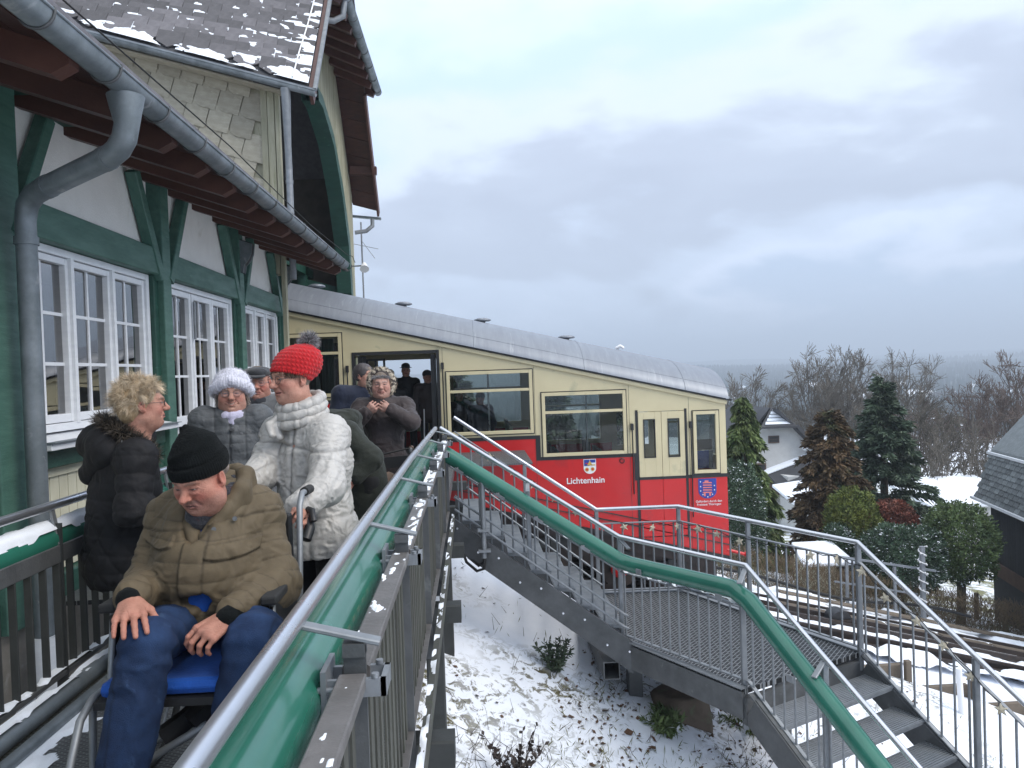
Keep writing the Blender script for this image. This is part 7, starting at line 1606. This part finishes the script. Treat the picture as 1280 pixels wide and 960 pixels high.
# ===== blonde woman
def blonde():
    t = person(-1.70, 3.85, 0, 'blonde short-haired woman in long black padded coat with fur-edged hood, seen from behind')
    hd = Hd((-1.605, 3.82, 1.350), 66, 2, 0, 1.0); sk = (.50, .27, .20)
    J = stand(-1.73, 3.88, 0, 1.50, 55, .05, .16); J['neck'] = A_((-1.64, 3.85, 1.20)); J['shR'] = A_((-1.60, 3.72, 1.10)); J['shL'] = A_((-1.85, 3.97, 1.10)); J['chest'] = A_((-1.70, 3.87, 1.0)); J['elR'] = A_((-1.60, 3.66, .86)); J['wrR'] = A_((-1.46, 3.70, .82))
    hp = head_mesh(.0032, w=.96, jaw=.95, fat=.5, nose=1.0, squint=.4, skin=sk, red=.8)
    hands = [hand_mesh((-1.45, 3.71, .815), (-1.37, 3.73, .80), (0, -.3, .9), -1, (.7, .7, .7, .7), None, (.4, .4), .004, .9, .02, sk), hand_mesh(J['wrL'], J['wrL']+A_((.02, .03, -.07)), (-.5, .5, 0), 1, (.5,)*4, None, (.4, .3), .005, .9, .02, sk)]
    make_body(t, J, hd, hp, hands, sk); legs(t, J)
    arms = [(J['shR'], J['elR'], .082, .074), (J['elR'], J['wrR'], .072, .056), (J['shL'], J['elL'], .08, .07), (J['elL'], J['wrL'], .068, .055)]
    R = rotm(50)
    sp = [('c', (-1.745, 3.89, .56), (-1.735, 3.88, .88), .185, .165), ('e', (-1.72, 3.87, .98), (.195, .145, .20), R), ('c', J['shL'], J['shR'], .085, .085), ('c', (-1.71, 3.87, 1.1), (-1.66, 3.86, 1.19), .11, .085), ('e', (-1.75, 3.89, .60), (.215, .17, .18), R)]
    def dsp(V, N_):
        l = (V-A_((-1.73, 3.88, 0)))@R; a = np.arctan2(l[:, 0], l[:, 1])*.17; z = V[:, 2]; low = z < .84
        q1 = np.abs(np.sin((a+z*.62)*math.pi/.10)); q2 = np.abs(np.sin((a-z*.62)*math.pi/.10)); q = np.minimum(q1, q2); return np.where(low, .010*(q**.6-.5), 0), np.where(low, 1-.3*np.exp(-(q/.12)**2), 1.)
    garment('coat', 'black_puffer', t, [tuple(['c', *a]) for a in arms]+sp, .006, .04, quilt=(.085, .006), wr=(.006, 14), cuts=[((0, 0, -1), (0, 0, .47))], disp=dsp, seed=24, caps=arms+[((-1.73, 3.88, .84), (-1.70, 3.88, 1.3), .2, .14)])
    hood = garment('hood', 'black_puffer', t, [('c', (-1.78, 3.80, 1.165), (-1.87, 3.93, 1.16), .080, .085), ('c', (-1.87, 3.93, 1.16), (-1.90, 4.0, 1.10), .085, .07), ('c', (-1.74, 3.76, 1.13), (-1.88, 3.86, 1.02), .07, .055)], .006, .05, wr=(.006, 12))
    ring = [A_((-1.60, 3.745, 1.18)), A_((-1.68, 3.74, 1.225)), A_((-1.76, 3.79, 1.265)), A_((-1.83, 3.88, 1.27)), A_((-1.84, 3.98, 1.25)), A_((-1.74, 4.02, 1.24))]
    ring0 = [A_((-1.53, 3.75, 1.10))]+ring
    rg = garment('fur_trim', 'black_knit', t, [('c', a, b, .020, .020) for a, b in zip(ring0, ring0[1:])], .007, .01, wr=None)
    P, Nn = mesh_pts(rg); fur('fur', P, Nn, 4200, .040, 'hair', rg, (.075, .060, .045), 5, .5, .0016, colv=.5)
    MB().tube([(-1.665, 3.72, 1.185), (-1.655, 3.70, 1.165), (-1.635, 3.70, 1.160), (-1.625, 3.71, 1.175)], .004, 6).build('cord_loop', M['stainless'], t)
    MB().tube([(-1.60, 3.60, .835), (-1.595, 3.585, .83)], .018, 12).build('cuff_button', M['galv'], t)
    # tousled hair
    g = np.random.default_rng(11); d = unit(g.normal(size=(9000, 3))); d = d[((d[:, 2] > -.55) & (d[:, 1] < .62)) | (d[:, 2] > .45)]
    d = d[~((np.abs(d[:, 0]) > .55) & (d[:, 2] < -.05) & (d[:, 1] > -.05))]
    P = hd.arr(d*[.080, .100, .094]+[0, -.015, .030]); Nw = d@hd.R.T
    cap = garment('hair', 'hair', t, [('e', hd(0, -.022, .036), (.083, .098, .092), hd.R), ('e', hd(0, -.055, -.02), (.070, .058, .075), hd.R)], .005, .02, wr=(.006, 30), cuts=[((hd.R@A_((0, 1, -.5))), hd(0, .055, .04))], base=(.42, .30, .17))
    fl = (hd.R@A_((0, -.2, .25)))[None]*(.6+.9*vn(P*22, 3, 2)[:, None])+np.stack([vn(P*16, 5, 1)-.5, vn(P*16, 6, 1)-.5, vn(P*16, 7, 1)-.5], 1)*2.2
    fur('hair_strands', P, Nw*.42, 16000, .050, 'hair', cap, (.64, .52, .37), 9, .55, .0010, droop=.65, curl=1.0, flow=fl*.5, segs=5, colv=.20, clump=24)
    glasses(hd, t, 'black', (.021, .015), .0012, .101)
    return t
blonde()
# ===== white-hat woman
def standing(x, y, H, yaw, hyaw, hc, label, coat, z=0., hpitch=0, hroll=0, hat=None, skin=(.50, .28, .21), sw=.175, hem=.55, quilt=None, res=.008, J2=None, scarf=None, glass=None, hair=None, headk={}, hs=None, rough=.006, legs_=True, hands_=True, handk={}, disp=None, wid=1., hres=.004, group=None):
    t = person(x, y, z, label, group); hd = Hd(hc, hyaw, hpitch, hroll, 1.0); J = stand(x, y, z, H, yaw, .02, sw); hcv = A_(hc)
    J['neck'] = hcv+A_((0, .01, -.15)); 
    if J2: J.update({k: A_(v) for k, v in J2.items()})
    hp = head_mesh(hres, skin=skin, **headk); R = rotm(yaw); hands = []
    if hands_:
        for s, q in (('R', 1), ('L', -1)):
            w = J['wr'+s]; d = w-J['el'+s]; d = d/np.linalg.norm(d); k_ = handk.get(s, {}); hands.append(hand_mesh(w+d*.01, w+d*.085, k_.get('up', R[:, 0]*q), k_.get('ts', -q), k_.get('curl', (.5,)*4), None, (.4, .4), max(hres, .0035), .9, .03, skin))
    make_body(t, J, hd, hp, hands, skin)
    if legs_: legs(t, J, h=.014)
    arms = [(J['sh'+s], J['el'+s], .078, .068) for s in 'LR']+[(J['el'+s], J['wr'+s], .066, .052) for s in 'LR']
    c = J['chest']; p = J['pelvis']
    sp = [('c', A_((p[0], p[1], z+hem+.14)), p+(c-p)*.3, .165*wid, .155*wid), ('e', c-A_((0, 0, .03)), (.185*wid, .135*wid, .20), R), ('c', J['shL'], J['shR'], .070, .070), ('c', J['neck']-A_((0, 0, .07 if scarf else .03)), J['shL'], .06, .070), ('c', J['neck']-A_((0, 0, .07 if scarf else .03)), J['shR'], .06, .070), ('c', c+A_((0, 0, .10)), J['neck']-A_((0, 0, .06 if scarf else .01)), .10, .062 if scarf else .075), ('e', A_((p[0], p[1], z+hem+.14)), (.195*wid, .15*wid, .15), R)]
    garment('coat', coat, t, [tuple(['c', *a]) for a in arms]+sp, res, .04, quilt=quilt, wr=(rough, 15), cuts=[((0, 0, -1), (0, 0, z+hem))], disp=disp, seed=int(abs(x*100))+3, caps=arms+[(p-A_((0, 0, .3)), c+A_((0, 0, .3)), .2, .15)])
    if scarf:
        pts = [hd(.068*math.sin(a), -.014+.084*math.cos(a), -.112-.022*math.cos(a)) for a in np.linspace(0, 2*math.pi, 12)]; garment('scarf', scarf, t, [('c', a+A_((0, 0, -dz)), b+A_((0, 0, -dz)), .027, .027) for dz in (0, .032) for a, b in zip(pts, pts[1:])], .006, .012, wr=(.005, 26))
    if glass: glasses(hd, t, glass, (.022, .015), .0011, .100)
    return t, hd, J, R
t, hd, J, R = standing(-1.43, 4.62, 1.52, 168, 166, (-1.415, 4.60, 1.375), 'smiling woman in fluffy white hat and grey quilted coat with a wide collar', 'grey_quilt', sw=.15, hem=.50, quilt=(.050, .0035), res=.006, scarf='lilac_scarf', glass='galv_dark', hres=.0032,
    headk=dict(w=1.0, jaw=1.0, fat=.6, smile=1.9, open_=.45, squint=.70, red=.65, brow=(.30, .22, .16), nose=1.02), disp=lambda V, N_: ((lambda l, fr: (-.006*np.exp(-(np.abs(l[:, 0])/.006)**2)*fr-.004*np.exp(-((np.abs(l[:, 0])-.085)/.006)**2)*fr, 1-.5*np.exp(-(np.abs(l[:, 0])/.005)**2)*fr-.3*np.exp(-((np.abs(l[:, 0])-.085)/.005)**2)*fr))((V-A_((-1.43, 4.62, 0)))@rotm(168), ((V-A_((-1.43, 4.62, 0)))@rotm(168))[:, 1] > .04)))
pts = [hd(.085*math.sin(a)*1.25, -.02+.10*math.cos(a), -.155-.015*abs(math.sin(a))) for a in np.linspace(-2.9, 2.9, 13)]
pts = [(-1.60+0, 4.62, 1.20)]
q1 = [hd(.088*math.sin(a), -.03+.085*math.cos(a), -.172-.036*math.cos(a)) for a in np.linspace(.55, 2*math.pi-.55, 17)]; q2 = [hd(.142*math.sin(a), -.03+.125*math.cos(a), -.196-.040*math.cos(a)) for a in np.linspace(.32, 2*math.pi-.32, 17)]
garment('coat_collar', 'grey_wool', t, [('c', a, b, .017, .017) for a, b in zip(q1, q1[1:])]+[('c', a, b, .015, .015) for a, b in zip(q2, q2[1:])]+[('c', a, b, .016, .015) for a, b in zip(q1, q2)]+[('c', a, b, .016, .015) for a, b in zip(q1[1:], q2)], .006, .02, wr=(.002, 18))
mb = MB()
for zz in (1.17, 1.075, .98): p_ = A_((-1.43, 4.62, 0))+rotm(168)@A_((-.012, .147, 0)); mb.tube([(p_[0], p_[1]+.02, zz), (p_[0]+.002, p_[1]-.012, zz)], .010, 10)
mb.build('button', M['galv_dark'], t)
hat = garment('fluffy_hat', 'white_knit', t, [('e', hd(0, -.022, .060), (.100, .112, .085), hd.R)]+[('c', hd(.097*math.sin(a), -.015+.104*math.cos(a), .048+.028*math.cos(a)-.034*abs(math.sin(a))), hd(.097*math.sin(b), -.015+.104*math.cos(b), .048+.028*math.cos(b)-.034*abs(math.sin(b))), .027, .027) for a, b in zip(np.linspace(0, 2*math.pi, 17)[:-1], np.linspace(0, 2*math.pi, 17)[1:])], .005, .015, wr=(.004, 30), cuts=[], disp=lambda V, N_: (.0022*np.sin(np.arctan2(hd.inv(V)[:, 0], hd.inv(V)[:, 1])*46), 1+.06*np.sin(np.arctan2(hd.inv(V)[:, 0], hd.inv(V)[:, 1])*46)))
P, Nn = mesh_pts(hat); fur('hat_fuzz', P, Nn, 6500, .013, 'hair', hat, (.74, .74, .82), 3, .9, .0009, colv=.08, curl=.6)
P = hd.arr([(s*.076, .03-.05*k/6, .02-.10*k/6) for s in (-1, 1) for k in range(7)]); fur('hair', P, np.array([hd.R@A_((s, .1, -.6)) for s in (-1, 1) for k in range(7)]), 500, .04, 'hair', t, (.38, .33, .28), 6, .25, .0016, droop=.8)
# ===== man in flat cap
t, hd, J, R = standing(-1.48, 5.42, 1.60, 168, 170, (-1.482, 5.40, 1.425), 'elderly man in dark flat cap and glasses standing between the two hatted women', 'grey_wool', sw=.19, hem=.7, res=.010, scarf='dark_scarf', glass='galv', hres=.004, headk=dict(w=1.05, jaw=1.1, fat=.7, red=1.2, squint=.6, smile=-.3, nose=1.2, brow=(.3, .27, .25), stub=.1), skin=(.46, .23, .17))
garment('flat_cap', 'dark_cap', t, [('e', hd(0, -.015, .075), (.098, .122, .038), hd.R), ('e', hd(0, .03, .070), (.085, .085, .030), hd.R), ('e', hd(0, .105, .045), (.062, .040, .008), rotm(170, -14))], .005, .012, wr=(.003, 14), cuts=[(-(hd.R@A_((0, 0, 1))), hd(0, 0, .034))])
P = hd.arr([(s*.077, -.02-.06*k/6, .02-.03*k/6) for s in (-1, 1) for k in range(7)]); fur('hair', P, np.array([hd.R@A_((s, -.3, -.4)) for s in (-1, 1) for k in range(7)]), 500, .022, 'hair', t, (.35, .33, .32), 6, .4, .0016, droop=.6)
# ===== stooping person in olive coat
t, hd, J, R = standing(-.72, 5.12, 1.52, 262, 255, (-1.02, 4.98, 1.12), 'person in dark olive coat stooping forward behind the silvery coat', 'olive_dark', hpitch=-35, sw=.17, hem=.30, res=.009, hat=None, rough=.007,
    J2=dict(chest=(-.84, 5.04, 1.02), neck=(-.95, 5.0, 1.10), shL=(-.80, 4.88, 1.08), shR=(-.88, 5.2, 1.07), elL=(-.655, 4.84, .93), wrL=(-.74, 4.78, .835), elR=(-1.0, 5.2, .90), wrR=(-1.1, 5.1, .82)), headk=dict(), handk={'L': dict(up=(.8, -.5, .2), ts=1, curl=(.5,)*4)}, skin=(.52, .25, .19))
garment('hood', 'olive_dark', t, [('c', (-.92, 4.99, 1.17), (-.80, 5.0, 1.175), .07, .06), ('c', (-.84, 4.92, 1.16), (-.78, 5.05, 1.17), .05, .05)], .008, .04, wr=(.008, 14))
garment('hair', 'hair', t, [('e', (-1.03, 4.99, 1.15), (.10, .095, .10))], .008, wr=(.006, 30), base=(.25, .22, .2))
# ===== leopard-hood woman
t, hd, J, R = standing(-.755, 6.55, 1.52, 176, 174, (-.765, 6.50, 1.372), 'woman in dark brown coat with a spotted fur hood holding her collar', 'dark_brown', sw=.175, hem=.55, res=.008, hres=.0036, quilt=None, rough=.008,
    J2=dict(shR=(-.94, 6.54, 1.175), shL=(-.58, 6.54, 1.17), elR=(-1.0, 6.38, 1.04), elL=(-.52, 6.38, 1.06), wrR=(-.872, 6.31, 1.150), wrL=(-.665, 6.31, 1.160)), headk=dict(w=1.02, jaw=1.05, fat=.6, red=.5, squint=.45, smile=-.2, open_=.1, nose=1.1, brow=(.3, .25, .22)),
    handk={'R': dict(up=(.2, -1, .2), ts=1, curl=(.7, .75, .8, .8)), 'L': dict(up=(-.2, -1, .2), ts=-1, curl=(.7, .75, .8, .8))}, skin=(.50, .30, .24))
an = np.linspace(-2.45, 2.45, 19); ring = [hd(.098*math.sin(a), .018-.012*math.cos(a), .012+.112*math.cos(a)) for a in an]
def spots(V, col):
    q = vn(V*85, 4, 2); c = np.where((q < .47)[:, None], A_((.05, .035, .03)), A_((.50, .43, .33))); return c
hood = garment('hood', 'dark_brown', t, [('e', hd(0, -.035, .02), (.108, .100, .122), hd.R), ('c', hd(0, -.05, -.08), hd(0, -.03, -.16), .09, .11)], .007, .03, wr=(.005, 14), subs=[('e', hd(0, .07, -.005), (.082, .10, .100), hd.R)])
rg = garment('hood_trim', 'hair', hood, [('c', a, b, .0225, .0225) for a, b in zip(ring, ring[1:])], .0045, .004, wr=(.004, 40), colf=spots)
P, Nn = mesh_pts(rg); q = vn(P*85, 4, 2); fur('hood_fur', P[q >= .47], Nn[q >= .47], 1500, .014, 'hair', rg, (.50, .44, .34), 3, .7, .0012); fur('hood_fur', P[q < .47], Nn[q < .47], 1000, .013, 'hair', rg, (.05, .035, .03), 4, .7, .0012)
P = hd.arr([(math.sin(a)*.066, .055+.02*math.cos(a), .048+.02*math.cos(a)) for a in np.linspace(-1.3, 1.3, 18)]); fur('hair', P, np.array([hd.R@A_((math.sin(a), .5, .3)) for a in np.linspace(-1.3, 1.3, 18)]), 600, .022, 'hair', t, (.40, .39, .40), 6, .4, .0016, droop=.4)
# ===== person in navy behind her
t, hd, J, R = standing(-1.12, 7.62, 1.60, 150, 120, (-1.05, 7.58, 1.45), 'person in navy jacket mostly hidden behind the woman with the spotted hood', 'navy', sw=.19, hem=.7, res=.012, hres=.006, hands_=False)
garment('hair', 'hair', t, [('e', hd(0, -.02, .03), (.084, .10, .09), hd.R)], .008, wr=(.006, 30), cuts=[((hd.R@A_((0, 1, -.4))), hd(0, .06, .03))], base=(.06, .05, .05))
# ===== passengers in the dark carriage
PASS = [(-1.28, 15.0, .0, 1.74, 172, 'passenger in a dark brimmed hat standing inside the carriage doorway', 'black_puffer', 'brim', -.03), (-1.62, 15.25, -.10, 1.64, 170, 'passenger in a dark knitted cap inside the carriage at the left of the brimmed hat', 'black_trouser', 'knit', .0), (-1.50, 14.65, -.15, 1.50, 175, 'short passenger in a dark woollen hat at the front of the carriage doorway', 'black_puffer', 'knit', 0),
        (-.86, 14.85, -.10, 1.60, 165, 'passenger holding a pale walking stick inside the carriage doorway', 'dark_brown', 'knit', 0), (.14, 15.2, -.55, 1.58, 200, 'dark silhouette of a passenger seen through the first big carriage window', 'navy', 'knit', 0), (-.28, 15.4, -.55, 1.66, 150, 'second passenger behind the first big window, next to the doorway', 'black_puffer', 'none', 0), ]
for (x, y, z, H, yw, lb, ct, ht, ex) in PASS:
    z = min(z, -.10) if x < -.6 else z
    if x < -.6: z = -.10
    t, hd, J, R = standing(x, y, H, yw, yw, (x, y-.02, z+H-.115), lb, ct, z=z, sw=.18, hem=.6, res=.014, hres=.006, hands_=(x == -.86), legs_=True)
    if ht == 'brim': garment('brimmed_hat', 'dark_cap', t, [('e', hd(0, -.01, .085), (.085, .10, .065), hd.R), ('e', hd(0, .0, .055), (.125, .135, .010), hd.R)], .007, .01, wr=None)
    elif ht == 'knit': garment('knit_hat', 'dark_cap', t, [('e', hd(0, -.015, .055), (.095, .112, .085), hd.R)], .007, .01, wr=None, cuts=[(-(hd.R@A_((0, 0, 1))), hd(0, 0, .02))])
    else: garment('hair', 'hair', t, [('e', hd(0, -.02, .03), (.084, .10, .09), hd.R)], .008, wr=None, cuts=[((hd.R@A_((0, 1, -.4))), hd(0, .06, .03))], base=(.1, .09, .08))
tag(MB().tube([(-.93, 14.60, .78), (-.93, 14.58, .68), (-.95, 14.55, -.09)], .012, 8).build('walking_stick', M['white_plain']), 'pale walking stick held by a passenger in the carriage doorway', 'walking stick')
# ===== rollator before the woman with the spotted hood
w = thing('rollator', (-.68, 5.95, 0), 'walking frame on wheels with a black back strap and brown bag', 'walker')
for x in (-.90, -.50):
    MB().tube([(x, 6.12, .08), (x, 6.05, .80), (x, 6.0, .86), (x, 6.12, .87)], .012, 8).build('frame_tube', M['galv_dark'], w); MB().tube([(x, 6.02, .80), (x, 5.72, .08)], .012, 8).build('frame_tube', M['galv_dark'], w)
    for y in (6.13, 5.72): MB().tube([(x-.012, y, .085), (x+.012, y, .085)], .08, 18).build('wheel', M['rubber'], w)
    MB().tube([(x, 6.04, .87), (x, 6.14, .865)], .018, 10).build('grip', M['brown_paint'] if x > -.6 else M['rubber'], w)
MB().beam((-.90, 5.93, .765), (-.50, 5.93, .785), .012, .085, up=(0, 0, 1)).build('back_strap', M['black'], w)
MB().tube([(-.90, 6.0, .86), (-.70, 5.98, .84), (-.50, 6.0, .875)], .007, 6).build('brake_cable', M['rubber'], w); box('seat', M['black'], w, -.88, -.52, 5.9, 6.1, .50, .53)
garment('bag', 'dark_brown', w, [('e', (-.70, 5.86, .63), (.11, .07, .085)), ('c', (-.79, 5.86, .59), (-.61, 5.86, .59), .07, .07)], .009, .03, wr=(.012, 18), base=(2.6, 2.2, 1.5))
# ================================================================ HAZE
hz = MB().box(-3600, 4300, -450, 4600, -80, 140).build('haze', None, None, 'stuff')
m = bpy.data.materials.new('haze'); m.use_nodes = True; t = m.node_tree; t.nodes.clear(); o = t.nodes.new('ShaderNodeOutputMaterial'); v = t.nodes.new('ShaderNodeVolumePrincipled')
v.inputs['Color'].default_value = (.78, .88, 1, 1); v.inputs['Density'].default_value = .0010; v.inputs['Anisotropy'].default_value = 0
t.links.new(v.outputs[0], o.inputs['Volume']); hz.data.materials.append(m)
